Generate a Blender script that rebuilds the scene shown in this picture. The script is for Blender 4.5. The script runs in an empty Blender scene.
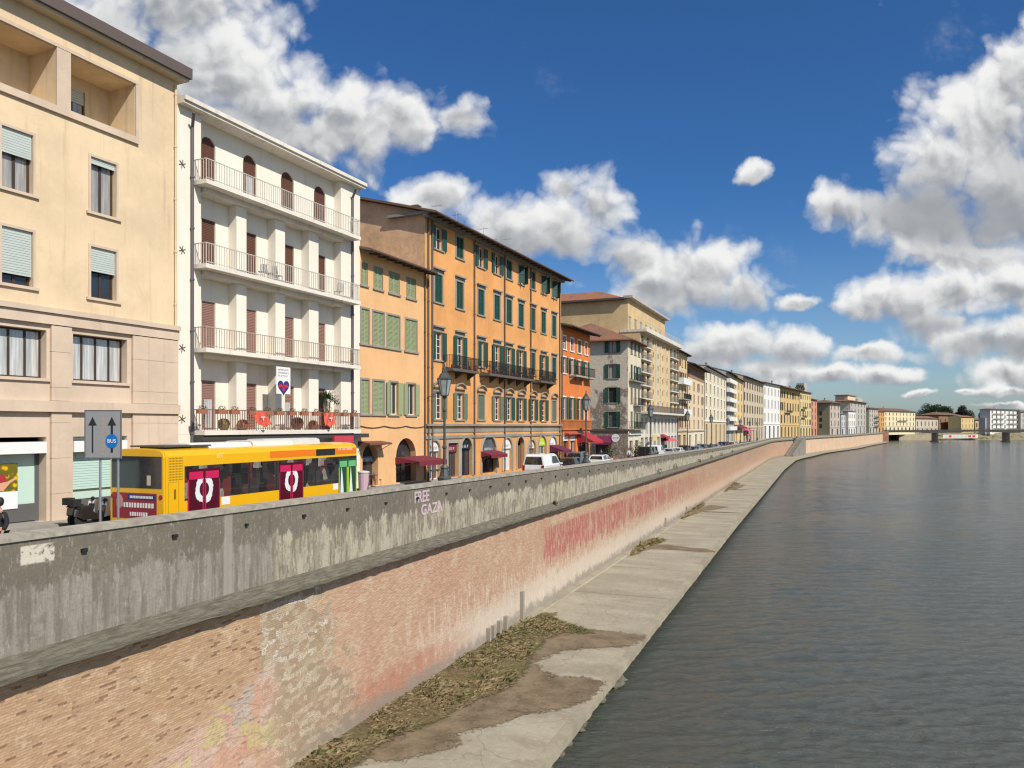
import bpy, math, random
from mathutils import Vector
random.seed(7)
R = math.radians
F, CX, HY = 769.0, 512.0, 426.0          # focal length in pixels, optical centre, horizon row
SC = bpy.context.scene
COL = SC.collection

# ---------------------------------------------------------------- tagging
def tag(o, label=None, cat=None, group=None, kind=None):
    if label: o['label'] = label
    if cat: o['category'] = cat
    if group: o['group'] = group
    if kind: o['kind'] = kind
    return o
def empty(name, loc, rz=0):
    o = bpy.data.objects.new(name, None); COL.objects.link(o)
    o.location = loc; o.rotation_euler = (0, 0, rz); o.empty_display_size = .3
    return o
def copy_tree(o, parent=None):
    c = o.copy(); COL.objects.link(c)
    if parent: c.parent = parent
    for ch in o.children: copy_tree(ch, c)
    return c

# ---------------------------------------------------------------- mesh builder
class MB:
    def __init__(s): s.v = []; s.f = []; s.m = []; s.uv = None
    def add(s, vs, fs, mi=0):
        n = len(s.v); s.v += [tuple(p) for p in vs]
        for f in fs: s.f.append(tuple(i + n for i in f)); s.m.append(mi)
    def quad(s, a, b, c, d, mi=0): s.add([a, b, c, d], [(0, 1, 2, 3)], mi)
    def box(s, x0, y0, z0, x1, y1, z1, mi=0):
        if x0 > x1: x0, x1 = x1, x0
        if y0 > y1: y0, y1 = y1, y0
        if z0 > z1: z0, z1 = z1, z0
        s.add([(x0,y0,z0),(x1,y0,z0),(x1,y1,z0),(x0,y1,z0),(x0,y0,z1),(x1,y0,z1),(x1,y1,z1),(x0,y1,z1)],
              [(0,3,2,1),(4,5,6,7),(0,1,5,4),(1,2,6,5),(2,3,7,6),(3,0,4,7)], mi)
    def prism(s, pts, fn, mi=0):
        """pts: 2d outline; fn(p,k) -> 3d for k=0,1"""
        n = len(pts)
        a = [fn(p, 0) for p in pts]; b = [fn(p, 1) for p in pts]
        s.add(a + b, [tuple(range(n))[::-1], tuple(range(n, 2*n))] + [(i, (i+1) % n, n+(i+1) % n, n+i) for i in range(n)], mi)
    def xprism(s, yz, x0, x1, mi=0): s.prism(yz, lambda p, k: ((x0, x1)[k], p[0], p[1]), mi)
    def yprism(s, xz, y0, y1, mi=0): s.prism(xz, lambda p, k: (p[0], (y0, y1)[k], p[1]), mi)
    def zprism(s, xy, z0, z1, mi=0): s.prism(xy, lambda p, k: (p[0], p[1], (z0, z1)[k]), mi)
    def tube(s, p, q, r, n=6, r2=None, mi=0):
        p = Vector(p); q = Vector(q); d = (q - p).normalized()
        a = d.orthogonal().normalized(); b = d.cross(a); r2 = r if r2 is None else r2
        vs = [p + r*(a*math.cos(2*math.pi*i/n) + b*math.sin(2*math.pi*i/n)) for i in range(n)]
        vs += [q + r2*(a*math.cos(2*math.pi*i/n) + b*math.sin(2*math.pi*i/n)) for i in range(n)]
        s.add(vs, [(i, (i+1) % n, n+(i+1) % n, n+i) for i in range(n)] + [tuple(range(n))[::-1], tuple(range(n, 2*n))], mi)
    def lathe(s, prof, c=(0, 0, 0), n=12, mi=0, ph=0):
        vs = []; fs = []
        for (r, z) in prof:
            for i in range(n):
                a = 2*math.pi*i/n + ph; vs.append((c[0]+r*math.cos(a), c[1]+r*math.sin(a), c[2]+z))
        for k in range(len(prof)-1):
            for i in range(n): fs.append((k*n+i, k*n+(i+1) % n, (k+1)*n+(i+1) % n, (k+1)*n+i))
        fs.append(tuple(range(n))[::-1]); fs.append(tuple(range((len(prof)-1)*n, len(prof)*n)))
        s.add(vs, fs, mi)
    def mesh(s, name, mats, smooth=False):
        me = bpy.data.meshes.new(name); me.from_pydata(s.v, [], s.f)
        for m in (mats if isinstance(mats, (list, tuple)) else [mats]): me.materials.append(m)
        me.polygons.foreach_set('material_index', s.m)
        if smooth: me.polygons.foreach_set('use_smooth', [True]*len(s.f))
        if s.uv:
            l = me.uv_layers.new(name='UVMap')
            for poly in me.polygons:
                for li in poly.loop_indices: l.data[li].uv = s.uv[me.loops[li].vertex_index]
        me.update(); return me
    def build(s, name, mats, parent=None, smooth=False, loc=None):
        o = bpy.data.objects.new(name, s.mesh(name, mats, smooth)); COL.objects.link(o)
        if parent: o.parent = parent
        if loc: o.location = loc
        return o
def inst(name, me, parent=None, loc=(0, 0, 0), rz=0):
    o = bpy.data.objects.new(name, me); COL.objects.link(o)
    if parent: o.parent = parent
    o.location = loc; o.rotation_euler = (0, 0, rz); return o

# ---------------------------------------------------------------- materials
class NT:
    def __init__(s, m): s.t = m.node_tree; s.n = s.t.nodes; s.l = s.t.links
    def node(s, ty, **kw):
        n = s.n.new(ty)
        for k, v in kw.items():
            if k == 'inp':
                for a, b in v.items():
                    if isinstance(b, bpy.types.NodeSocket): s.l.new(b, n.inputs[a])
                    else: n.inputs[a].default_value = b
            else: setattr(n, k, v)
        return n
    def math(s, op, a, b=0.0, c=None, clamp=False):
        n = s.node('ShaderNodeMath', operation=op, use_clamp=clamp)
        for i, x in enumerate((a, b) if c is None else (a, b, c)):
            if isinstance(x, bpy.types.NodeSocket): s.l.new(x, n.inputs[i])
            else: n.inputs[i].default_value = x
        return n.outputs[0]
    def ss(s, x, a, b):     # smoothstep a..b
        n = s.node('ShaderNodeMapRange', interpolation_type='SMOOTHSTEP')
        s.l.new(x, n.inputs[0]); n.inputs[1].default_value = a; n.inputs[2].default_value = b
        return n.outputs[0]
    def mix(s, f, a, b, mode='MIX'):
        n = s.node('ShaderNodeMix', data_type='RGBA', blend_type=mode)
        for i, x in ((0, f), (6, a), (7, b)):
            if isinstance(x, bpy.types.NodeSocket): s.l.new(x, n.inputs[i])
            elif i == 0: n.inputs[0].default_value = x
            else: n.inputs[i].default_value = (*x, 1) if len(x) == 3 else x
        return n.outputs[2]
    def noise(s, vec, scale, detail=4, rough=.55, sc=None, dist=0):
        if sc is not None:
            m = s.node('ShaderNodeMapping'); s.l.new(vec, m.inputs[0]); m.inputs['Scale'].default_value = sc; vec = m.outputs[0]
        n = s.node('ShaderNodeTexNoise'); s.l.new(vec, n.inputs['Vector'])
        n.inputs['Scale'].default_value = scale; n.inputs['Detail'].default_value = detail
        n.inputs['Roughness'].default_value = rough; n.inputs['Distortion'].default_value = dist
        return n.outputs['Fac']
    def bump(s, h, strength=.3, dist=.02):
        n = s.node('ShaderNodeBump'); s.l.new(h, n.inputs['Height'])
        n.inputs['Strength'].default_value = strength; n.inputs['Distance'].default_value = dist
        return n.outputs[0]
def new_mat(name):
    m = bpy.data.materials.new(name); m.use_nodes = True
    t = NT(m); b = t.n['Principled BSDF']; return m, t, b
def setc(t, b, c):
    if isinstance(c, bpy.types.NodeSocket): t.l.new(c, b.inputs['Base Color'])
    else: b.inputs['Base Color'].default_value = (*c, 1)
def mul(c, k): return tuple(min(1, x*k) for x in c)
_pc = {}
def plain(name, c, rough=.6, metal=0, var=.12, spec=.5, coat=0):
    k = (name, c)
    if k in _pc: return _pc[k]
    m, t, b = new_mat(name); b.inputs['Roughness'].default_value = rough; b.inputs['Metallic'].default_value = metal
    b.inputs['Specular IOR Level'].default_value = spec; b.inputs['Coat Weight'].default_value = coat
    if var:
        co = t.node('ShaderNodeTexCoord').outputs['Object']
        setc(t, b, t.mix(t.noise(co, 3, 5), mul(c, 1-var), mul(c, 1+var)))
    else: setc(t, b, c)
    _pc[k] = m; return m
def plaster(name, c, stain=.25, dirt=(.16, .13, .10), streak=.35, bump=.15):
    streak = min(.7, streak*1.5)
    k = (name, c)
    if k in _pc: return _pc[k]
    m, t, b = new_mat(name); b.inputs['Roughness'].default_value = .88; b.inputs['Specular IOR Level'].default_value = .25
    co = t.node('ShaderNodeTexCoord').outputs['Object']
    big = t.noise(co, .35, 5, .6); mid = t.noise(co, 2.2, 6, .65)
    fine = t.noise(co, 30, 3, .6)
    st = t.noise(co, 1.0, 5, .6, sc=(2.6, 2.6, .18))
    col = t.mix(t.ss(big, .3, .72), mul(c, 1-stain*.55), mul(c, 1+stain*.35))
    col = t.mix(t.math('MULTIPLY', t.ss(mid, .45, .75), stain), col, mul(c, 1.22))
    col = t.mix(t.math('MULTIPLY', t.ss(st, .52, .80), streak), col, dirt)
    col = t.mix(t.math('MULTIPLY', t.ss(fine, .35, .7), .10), col, mul(c, .7))
    pch = t.noise(co, .55, 7, .72, dist=.8); col = t.mix(t.math('MULTIPLY', t.ss(pch, .56, .60), stain*.9), col, mul(c, .74)); col = t.mix(t.math('MULTIPLY', t.ss(pch, .42, .38), stain*.6), col, tuple(min(1, x*.9+.08) for x in c))
    setc(t, b, col)
    t.l.new(t.bump(t.math('ADD', mid, t.math('MULTIPLY', fine, .4)), bump, .03), b.inputs['Normal'])
    _pc[k] = m; return m
def tiles(name, c=(.30, .135, .075)):
    m, t, b = new_mat(name); b.inputs['Roughness'].default_value = .9
    co = t.node('ShaderNodeTexCoord').outputs['Object']
    w = t.node('ShaderNodeTexWave', wave_type='BANDS', bands_direction='X'); t.l.new(co, w.inputs['Vector'])
    w.inputs['Scale'].default_value = 1.3; w.inputs['Distortion'].default_value = .6
    n = t.noise(co, 2.5, 6, .7); n2 = t.noise(co, .5, 4)
    col = t.mix(n, mul(c, .55), mul(c, 1.5)); col = t.mix(t.ss(n2, .45, .75), col, (.16, .13, .10))
    setc(t, b, t.mix(t.math('MULTIPLY', w.outputs['Fac'], .5), col, mul(c, .35)))
    t.l.new(t.bump(w.outputs['Fac'], .8, .08), b.inputs['Normal']); return m
def glassm(name, c=(.02, .025, .03), rough=.06, curtain=None, spec=.8):
    m, t, b = new_mat(name); b.inputs['Roughness'].default_value = rough; b.inputs['Specular IOR Level'].default_value = spec
    co = t.node('ShaderNodeTexCoord').outputs['Object']
    if curtain:
        w = t.noise(co, 1, 4, .6, sc=(9, 1, .5))
        setc(t, b, t.mix(t.ss(w, .3, .8), mul(curtain, .5), curtain)); b.inputs['Coat Weight'].default_value = 1; b.inputs['Coat Roughness'].default_value = .03
    else:
        setc(t, b, t.mix(t.noise(co, 1.5, 3), mul(c, .4), mul(c, 2.0)))
    t.l.new(t.bump(t.noise(co, .8, 2), .12, .05), b.inputs['Normal' if not curtain else 'Coat Normal']); return m

G_DARK = glassm('dark_glass'); G_CURT = glassm('curtained_glass', curtain=(.42, .40, .36)); G_GREY = glassm('grey_glass', (.07, .08, .09))
G_LIGHT = glassm('pale_curtained_glass', curtain=(.62, .62, .60))
SHOPG = glassm('shop_glass', (.03, .03, .035), .1)
GREEN_D = plain('dark_green_paint', (.012, .062, .042), .5); GREEN_L = plain('faded_green_paint', (.27, .31, .17), .6)
GREEN_G = plain('grey_green_paint', (.13, .15, .09), .6)
BROWN = plain('brown_wood', (.13, .055, .035), .6); BROWN_D = plain('dark_brown_wood', (.045, .028, .02), .6)
MAUVE = plain('mauve_brown_wood', (.26, .14, .11), .6)
WHITE = plain('white_paint', (.72, .71, .67), .6, var=.06); OFFW = plain('off_white_frame', (.62, .60, .54), .6)
STONE = plaster('grey_stone', (.36, .32, .26), .3); PSTONE = plaster('pietra_serena', (.27, .255, .22), .35)
IRON = plain('dark_iron', (.025, .025, .025), .5, .3); PIPE = plain('drainpipe_brown', (.11, .075, .055), .5)
PIPEG = plain('drainpipe_grey', (.10, .085, .09), .5)
TILE = tiles('roof_tiles'); TILEB = tiles('brown_roof_tiles', (.20, .115, .075)); TILEO = tiles('orange_roof_tiles', (.36, .15, .075))
EAVE = plain('dark_eave_wood', (.07, .05, .04), .8); GUTTER = plain('copper_gutter', (.12, .08, .06), .5)
BLACK = plain('black_matt', (.012, .012, .012), .7); DARKIN = plain('dark_interior', (.02, .018, .016), .9)
MAROON = plain('maroon_canvas', (.16, .015, .03), .8); RED = plain('red_canvas', (.36, .02, .03), .75); PURPLE = plain('purple_canvas', (.12, .012, .045), .8)
ROLL = plain('pale_roller_blind', (.46, .51, .47), .6); STEEL = plain('galvanised_steel', (.32, .33, .34), .45, .6)

# ---------------------------------------------------------------- embankment line
TW = R(22.0); SW, CW = math.sin(TW), math.cos(TW); P = 18.0
_pts = []
s = -30.0
while s <= 300: _pts.append((s*SW - P*CW, s*CW + P*SW)); s += 6
_curve = [(99.5, 293), (106, 305.5), (113, 318), (128.6, 343), (146, 371), (165, 400), (198, 450), (233, 510), (270, 570), (311, 640)]
def cr(a, b, c, d, t):
    return tuple(.5*((2*b[i]) + (-a[i]+c[i])*t + (2*a[i]-5*b[i]+4*c[i]-d[i])*t*t + (-a[i]+3*b[i]-3*c[i]+d[i])*t**3) for i in (0, 1))
cc = [_pts[-1]] + _curve + [(330, 670)]
for i in range(1, len(cc)-2):
    for k in range(4): _pts.append(cr(cc[i-1], cc[i], cc[i+1], cc[i+2], k/4))
_pts.append(_curve[-1])
WPTS = _pts; WS = [-30.0]
for a, b in zip(WPTS, WPTS[1:]): WS.append(WS[-1] + math.dist(a, b))
WN = []
for i in range(len(WPTS)):
    a = WPTS[max(0, i-2)]; b = WPTS[min(len(WPTS)-1, i+2)]; L = math.dist(a, b)
    WN.append(((b[1]-a[1])/L, -(b[0]-a[0])/L))      # towards the river
def wp(s, off=0.0):
    if s <= WS[0]: i, t = 0, (s-WS[0])/(WS[1]-WS[0])
    else:
        i = 0
        while i < len(WS)-2 and WS[i+1] < s: i += 1
        t = (s-WS[i])/(WS[i+1]-WS[i])
    x = WPTS[i][0]*(1-t)+WPTS[i+1][0]*t; y = WPTS[i][1]*(1-t)+WPTS[i+1][1]*t
    tt = min(max(t, 0), 1)
    nx = WN[i][0]*(1-tt)+WN[i+1][0]*tt; ny = WN[i][1]*(1-tt)+WN[i+1][1]*tt
    return x+nx*off, y+ny*off
def wang(s):
    a = wp(s-1); b = wp(s+1); return math.atan2(b[0]-a[0], b[1]-a[1])     # heading from +Y
def lerp(tab, x):
    if x <= tab[0][0]: return tab[0][1]
    for (a, p), (b, q) in zip(tab, tab[1:]):
        if x <= b: return p+(q-p)*(x-a)/(b-a)
    return tab[-1][1]
ZT = [(-30, -2.2), (12.3, -2.635), (81, -3.34), (155, -4.0), (232, -4.45), (360, -4.55), (690, -4.85)]
def ztop(s): return lerp(ZT, s)
def gz(s): return ztop(s) - 1.07
def s_at(px, perp):     # arc position where the sight line px meets the straight line offset perp
    t = (px-CX)/F; d = perp/(SW-CW*t); return d*(CW+SW*t), d
WATER, WALK = -13.3, -12.5
def wid(s): return lerp([(0, 8.6), (30, 8.4), (100, 7.8), (240, 7.5), (300, 8.5), (345, 8.0), (400, 5.0), (700, 4.0)], s)

def strip(name, mats, prof, s0, s1, parent=None, step=3.0, matfn=None, jit=None, close=False, vs=None):
    """sweep a cross-section prof(s)->[(off,z),...] along the embankment; UV = (s, distance across)"""
    mb = MB(); uv = []; n = max(1, int(round((s1-s0)/step))); k = None
    for i in range(n+1):
        s = s0+(s1-s0)*i/n; pr = prof(s)
        if jit: pr = [(o+jit(s, j)[0], z+jit(s, j)[1]) for j, (o, z) in enumerate(pr)]
        k = len(pr); acc = 0
        for j, (o, z) in enumerate(pr):
            x, y = wp(s, o); mb.v.append((x, y, z))
            if vs is not None: uv.append((s, vs(o, z, j)))
            else: uv.append((s, z))
    for i in range(n):
        for j in range(k-1):
            a = i*k+j; mb.f.append((a, a+k, a+k+1, a+1)); mb.m.append(matfn(j) if matfn else 0)
    mb.uv = uv
    return mb.build(name, mats, parent)
# ---------------------------------------------------------------- building kit
class Bld:
    def __init__(s, name, label, p0, th, L, g, group=None, cat='building'):
        s.P0 = p0; s.th = th; s.L = L; s.g = g
        s.X = (math.sin(th), math.cos(th)); s.Y = (-math.cos(th), math.sin(th))
        s.root = empty(name, (p0[0], p0[1], g), math.pi/2-th)
        tag(s.root, label, cat, group)
    def u(s, px, off=0.0):
        t = (px-CX)/F; ox = s.P0[0]+off*s.Y[0]; oy = s.P0[1]+off*s.Y[1]
        u = (t*oy-ox)/(s.X[0]-t*s.X[1]); return u
    def d(s, px, off=0.0): return s.P0[1]+off*s.Y[1]+s.u(px, off)*s.X[1]
    def z(s, px, py, off=0.0): return (HY-py)*s.d(px, off)/F - s.g
    def part(s, mb, name, mats, parent=None, smooth=False): return mb.build(name, mats, parent or s.root, smooth)
def bld_pts(name, label, a, b, g=None, **kw):     # a,b = (px, depth)
    p = ((a[0]-CX)/F*a[1], a[1]); q = ((b[0]-CX)/F*b[1], b[1])
    th = math.atan2(q[0]-p[0], q[1]-p[1])
    return Bld(name, label, p, th, math.dist(p, q), g, **kw)

def facade(mb, x0, x1, z0, z1, ops, y=0.0, zs=(), mi=None):
    """front plane with real openings and reveals. ops: dict x0,x1,z0,z1,r,arch"""
    xs = sorted({x0, x1, *[o['x0'] for o in ops], *[o['x1'] for o in ops]})
    zz = sorted({z0, z1, *[o['z0'] for o in ops], *[o['z1'] for o in ops], *zs})
    xs = [x for x in xs if x0 <= x <= x1]; zz = [z for z in zz if z0 <= z <= z1]
    for i in range(len(xs)-1):
        for j in range(len(zz)-1):
            cx = (xs[i]+xs[i+1])/2; cz = (zz[j]+zz[j+1])/2
            if any(o['x0'] < cx < o['x1'] and o['z0'] < cz < o['z1'] for o in ops): continue
            mb.quad((xs[i], y, zz[j]), (xs[i+1], y, zz[j]), (xs[i+1], y, zz[j+1]), (xs[i], y, zz[j+1]), mi(cz) if mi else 0)
    for o in ops:
        r = o.get('r', .2); a, b, c, d = o['x0'], o['x1'], o['z0'], o['z1']; m = mi((c+d)/2) if mi else 0
        if o.get('arch'):
            w = (b-a)/2; rise = o.get('rise', w); zc = d-rise; n = 10; cx = (a+b)/2
            arc = [(cx-w*math.cos(math.pi*k/n), zc+rise*math.sin(math.pi*k/n)) for k in range(n+1)]
            for (p, q) in zip(arc, arc[1:]):
                mb.quad((p[0], y, p[1]), (q[0], y, q[1]), (q[0], y, d), (p[0], y, d), m)
                mb.quad((p[0], y, p[1]), (q[0], y, q[1]), (q[0], y+r, q[1]), (p[0], y+r, p[1]), m)
            top = zc
        else:
            top = d; mb.quad((a, y, d), (b, y, d), (b, y+r, d), (a, y+r, d), m)
        mb.quad((a, y, c), (a, y, top), (a, y+r, top), (a, y+r, c), m)
        mb.quad((b, y, c), (b, y, top), (b, y+r, top), (b, y+r, c), m)
        mb.quad((a, y, c), (b, y, c), (b, y+r, c), (a, y+r, c), m)
def shell(mb, L, D, z0, H, ops, zs=(), mi=None, sideops=(), y=0.0, gable=0.0, side_mi=None):
    facade(mb, 0, L, z0, H, ops, y, zs, mi)
    sm = side_mi if side_mi is not None else (mi(H*.6) if mi else 0)
    def side(x):
        mb.quad((x, y, z0), (x, D, z0), (x, D, H), (x, y, H), sm)
        if gable: mb.add([(x, y, H), (x, D/2, H+gable), (x, D, H)], [(0, 1, 2)], sm)
    side(0); side(L)
    mb.quad((0, D, z0), (L, D, z0), (L, D, H), (0, D, H), sm)
    mb.quad((0, y, H), (L, y, H), (L, D, H), (0, D, H), sm)

_mc = {}
def cached(key, fn):
    if key not in _mc: _mc[key] = fn()
    return _mc[key]
def rr(x): return round(x*20)/20
def frame_mesh(w, h, nx, nz, mat, t=.06, arch=False):
    def f():
        mb = MB(); a = -w/2
        mb.box(a, 0, 0, a+t, .06, h); mb.box(-a-t, 0, 0, -a, .06, h)
        mb.box(a+t, 0, 0, -a-t, .06, t); mb.box(a+t, 0, h-t, -a-t, .06, h)
        for i in range(1, nx): x = a+w*i/nx; mb.box(x-t*.6, -.003, t, x+t*.6, .057, h-t)
        for i in range(1, nz): z = h*i/nz; mb.box(a+t, .005, z-t*.3, -a-t, .055, z+t*.3)
        return mb.mesh('window_frame', mat)
    return cached(('f', rr(w), rr(h), nx, nz, mat.name, t), f)
def pane_mesh(w, h, mat):
    def f():
        mb = MB(); mb.quad((-w/2, .03, 0), (w/2, .03, 0), (w/2, .03, h), (-w/2, .03, h)); return mb.mesh('pane', mat)
    return cached(('p', rr(w), rr(h), mat.name), f)
def leaf_mesh(w, h, mat, fine=True):   # hinge at x=0, extends +x
    def f():
        mb = MB(); t = .07
        mb.box(0, -.02, 0, t, .02, h); mb.box(w-t, -.02, 0, w, .02, h)
        for z in (0, h*.5-t/2, h-t): mb.box(t, -.02, z, w-t, .02, z+t)
        if fine:
            n = int(h/.085)
            for i in range(n):
                z = t+(h-2*t)*(i+.5)/n
                mb.add([(t, -.015, z-.03), (w-t, -.015, z-.03), (w-t, .012, z+.035), (t, .012, z+.035)], [(0, 1, 2, 3)])
            mb.quad((t, .018, t), (w-t, .018, t), (w-t, .018, h-t), (t, .018, h-t))
        else: mb.box(t, -.008, t, w-t, .008, h-t)
        return mb.mesh('shutter', mat)
    return cached(('l', rr(w), rr(h), mat.name, fine), f)
def window(b, x0, x1, z0, z1, r=.2, frame=OFFW, nx=2, nz=1, glass=None, sh=None, shm=GREEN_D, fine=True,
           sill=True, sur=None, surm=STONE, cap=0, y=0.0, name='window', t=.06, sillm=None, roll=0, pane=True):
    w, h = x1-x0, z1-z0; x = (x0+x1)/2
    o = inst(name, frame_mesh(w, h, nx, nz, frame, t), b.root, (x, y+r-.06, z0))
    glass = glass or random.choice((G_DARK, G_DARK, G_CURT, G_GREY))
    if pane: inst('pane', pane_mesh(w, h, glass), o)
    Y = -(r-.06)                      # facade plane in window coordinates
    if sill:
        sillm = sillm or surm
        def fs():
            mb = MB(); mb.box(-w/2-.1-(sur or 0), Y-.10, -.12, w/2+.1+(sur or 0), Y-.004, -.01); return mb.mesh('sill', sillm)
        inst('sill', cached(('s', rr(w), rr(r), rr(sur or 0), sillm.name), fs), o)
    if sur:
        def fr():
            mb = MB(); k = sur; yy = Y-.035
            mb.box(-w/2-k, yy, 0, -w/2+.003, Y+.01, h); mb.box(w/2-.003, yy, 0, w/2+k, Y+.01, h); mb.box(-w/2-k, yy, h-.003, w/2+k, Y+.01, h+k)
            if cap == 1: mb.box(-w/2-k-.1, Y-.22, h+k+.16, w/2+k+.1, Y, h+k+.28); mb.box(-w/2-k, Y-.06, h+k+.003, w/2+k, Y, h+k+.157)
            if cap == 2:
                mb.box(-w/2-k-.1, Y-.2, h+k+.12, w/2+k+.1, Y, h+k+.2)
                n = 8; W = w/2+k+.08
                arc = [(-W*math.cos(math.pi*i/n), h+k+.2+.38*math.sin(math.pi*i/n)) for i in range(n+1)]
                for p, q in zip(arc, arc[1:]): mb.yprism([(p[0], p[1]-.02), (q[0], q[1]-.02), (q[0], q[1]+.08), (p[0], p[1]+.08)], Y-.2, Y)
            return mb.mesh('window_surround', surm)
        inst('window_surround', cached(('r', rr(w), rr(h), rr(sur), cap, rr(r), surm.name), fr), o)
    if roll:
        def fo():
            mb = MB(); n = max(2, int(h*roll/.09))
            for i in range(n): z = h-h*roll*(i+1)/n; mb.box(-w/2+.03, Y+.05, z+.006, w/2-.03, Y+.08, z+h*roll/n-.006)
            mb.quad((-w/2+.03, Y+.085, h-h*roll), (w/2-.03, Y+.085, h-h*roll), (w/2-.03, Y+.085, h), (-w/2+.03, Y+.085, h))
            return mb.mesh('roller_blind', ROLL)
        inst('roller_blind', cached(('o', rr(w), rr(h), round(roll, 1), rr(r)), fo), o)
    if sh:
        me = leaf_mesh(w/2-.005, h, shm, fine); yy = Y-.06
        if sh == 'closed': a1, a2 = 0, 0; yy = Y+.05
        elif sh == 'open': a1, a2 = 178-random.random()*6, 178-random.random()*6
        elif sh == 'ajar': a1, a2 = 60, 75; yy = Y-.02
        elif sh == 'half': a1, a2 = 0, 175
        l1 = inst('shutter', me, o, (-w/2+.003, yy, 0), -R(a1))
        l2 = inst('shutter', me, o, (w/2-.003, yy, 0), R(a2)); l2.scale = (-1, 1, 1)
        l2.rotation_euler.z = R(a2)
    return o
def balcony(b, x0, x1, z, proj=.9, th=.18, rail=IRON, slab=STONE, h=1.0, y=0.0, step=.13, sides=True, solid=None, bar=.012, brackets=False, yin=None):
    mb = MB(); mb.box(x0, y-proj, z-th, x1, y-.004 if yin is None else yin, z)
    if brackets:
        n = max(2, int((x1-x0)/1.6)+1)
        for i in range(n):
            x = x0+.15+(x1-x0-.3)*i/(n-1)
            mb.xprism([(y-.004, z-th-.003), (y-proj*.8, z-th-.003), (y-.004, z-th-.5)], x-.08, x+.08)
    o = b.part(mb, 'balcony', slab); m = MB()
    if solid:
        m.box(x0, y-proj, z+.002, x1, y-proj+.06, z+h)
        if sides: m.box(x0, y-proj+.061, z+.002, x0+.06, y-.005, z+h); m.box(x1-.06, y-proj+.061, z+.002, x1, y-.005, z+h)
        m.build('parapet_panel', solid, o); return o
    yy = y-proj+.05; x0 += .05; x1 -= .05
    m.box(x0, yy-.02, z+h-.04, x1, yy+.02, z+h); m.box(x0, yy-.015, z+.08, x1, yy+.015, z+.11)
    n = int((x1-x0)/step)
    for i in range(n+1):
        x = x0+(x1-x0)*i/n; k = bar*(1.8 if i % 8 == 0 else 1); m.box(x-k, yy-bar, z, x+k, yy+bar, z+h-.041)
    if sides:
        for x in (x0, x1):
            m.box(x-.018, yy+.021, z+h-.038, x+.018, y, z+h-.002)
            n = max(1, int((proj-.1)/step))
            for i in range(1, n+1): yq = yy+(y-yy)*i/(n+.5); m.box(x-bar, yq-bar, z, x+bar, yq+bar, z+h-.041)
    m.build('railing', rail, o); return o
def roof(b, L, D, H, oh=.8, pitch=.30, mat=None, end=.1, kind='gable', th=.16, fascia=None, y=0.0, raft=True):
    mat = mat or TILE; mb = MB(); h = (D/2)*pitch; yr = D/2
    zf = H+.02-(oh)*pitch
    if kind == 'gable':
        pr = [(y-oh, zf), (yr, H+.02+h), (D+oh, zf), (D+oh, zf+th), (yr, H+.02+h+th), (y-oh, zf+th)]
        mb.xprism([pr[0], pr[1], pr[4], pr[5]], -end, L+end); mb.xprism([(yr+.002, pr[1][1]), pr[2], pr[3], (yr+.002, pr[4][1])], -end, L+end)
    else:
        hx = min(D/2, L/2-.1); a = [(-oh, y-oh), (L+oh, y-oh), (L+oh, D+oh), (-oh, D+oh)]
        lo = [(p[0], p[1], zf) for p in a]; l2 = [(p[0], p[1], zf+th) for p in a]
        r1 = (hx, yr, H+h+th); r2 = (L-hx, yr, H+h+th)
        mb.add(lo+l2+[r1, r2], [(3, 2, 1, 0), (0, 1, 5, 4), (1, 2, 6, 5), (2, 3, 7, 6), (3, 0, 4, 7), (4, 5, 9, 8), (5, 6, 9), (6, 7, 8, 9), (7, 4, 8)])
    o = b.part(mb, 'roof', mat)
    g = MB(); g.tube((-end, y-oh-.06, zf+.06), (L+end, y-oh-.06, zf+.06), .07, 6); g.build('gutter', GUTTER, o)
    if not raft: return o
    e = MB(); n = int(L/.9)
    for i in range(n+1):
        x = L*i/max(n, 1); e.xprism([(y-oh+.05, zf+.0), (y-.005, H-.0), (y-.005, H-.14), (y-oh+.05, zf-.13)], x-.05, x+.05)
    e.build('rafter', EAVE, o)
    return o
def chimney(b, rf, x, y, z, h=1.2, w=.6, mat=None):
    mb = MB(); mb.box(x-w/2, y-w/2, z, x+w/2, y+w/2, z+h); mb.box(x-w/2-.08, y-w/2-.08, z+h+.002, x+w/2+.08, y+w/2+.08, z+h+.1)
    for k in (-1, 1): mb.box(x+k*w*.3-.05, y-w*.4, z+h+.102, x+k*w*.3+.05, y+w*.4, z+h+.3)
    mb.box(x-w/2-.05, y-w/2-.05, z+h+.302, x+w/2+.05, y+w/2+.05, z+h+.36)
    mb.build('chimney', mat or STONE, rf)
def antenna(b, rf, x, y, z, h=2.2):
    mb = MB(); mb.tube((x, y, z), (x, y, z+h), .025, 5)
    mb.tube((x, y-.5, z+h*.9), (x, y+.5, z+h*.9), .015, 4)
    for i in range(6): q = y-.45+.18*i; mb.tube((x-.28, q, z+h*.9), (x+.28, q, z+h*.9), .01, 4)
    mb.tube((x-.3, y, z+h*.7), (x+.3, y, z+h*.7), .012, 4)
    mb.build('antenna', STEEL, rf)
def pipe(b, x, z0, z1, y=0.0, r=.055, mat=PIPE, kink=.0):
    mb = MB(); mb.tube((x, y-.09, z0), (x, y-.09, z1-kink), r, 7)
    if kink: mb.tube((x, y-.09, z1-kink-.02), (x-kink*.6, y-.5, z1), r, 7)
    z = z0+1
    while z < z1-kink-.3: mb.tube((x, y-.09, z), (x, y-.09, z+.08), r*1.35, 7); z += 2.4
    return b.part(mb, 'drainpipe', mat)
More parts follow.
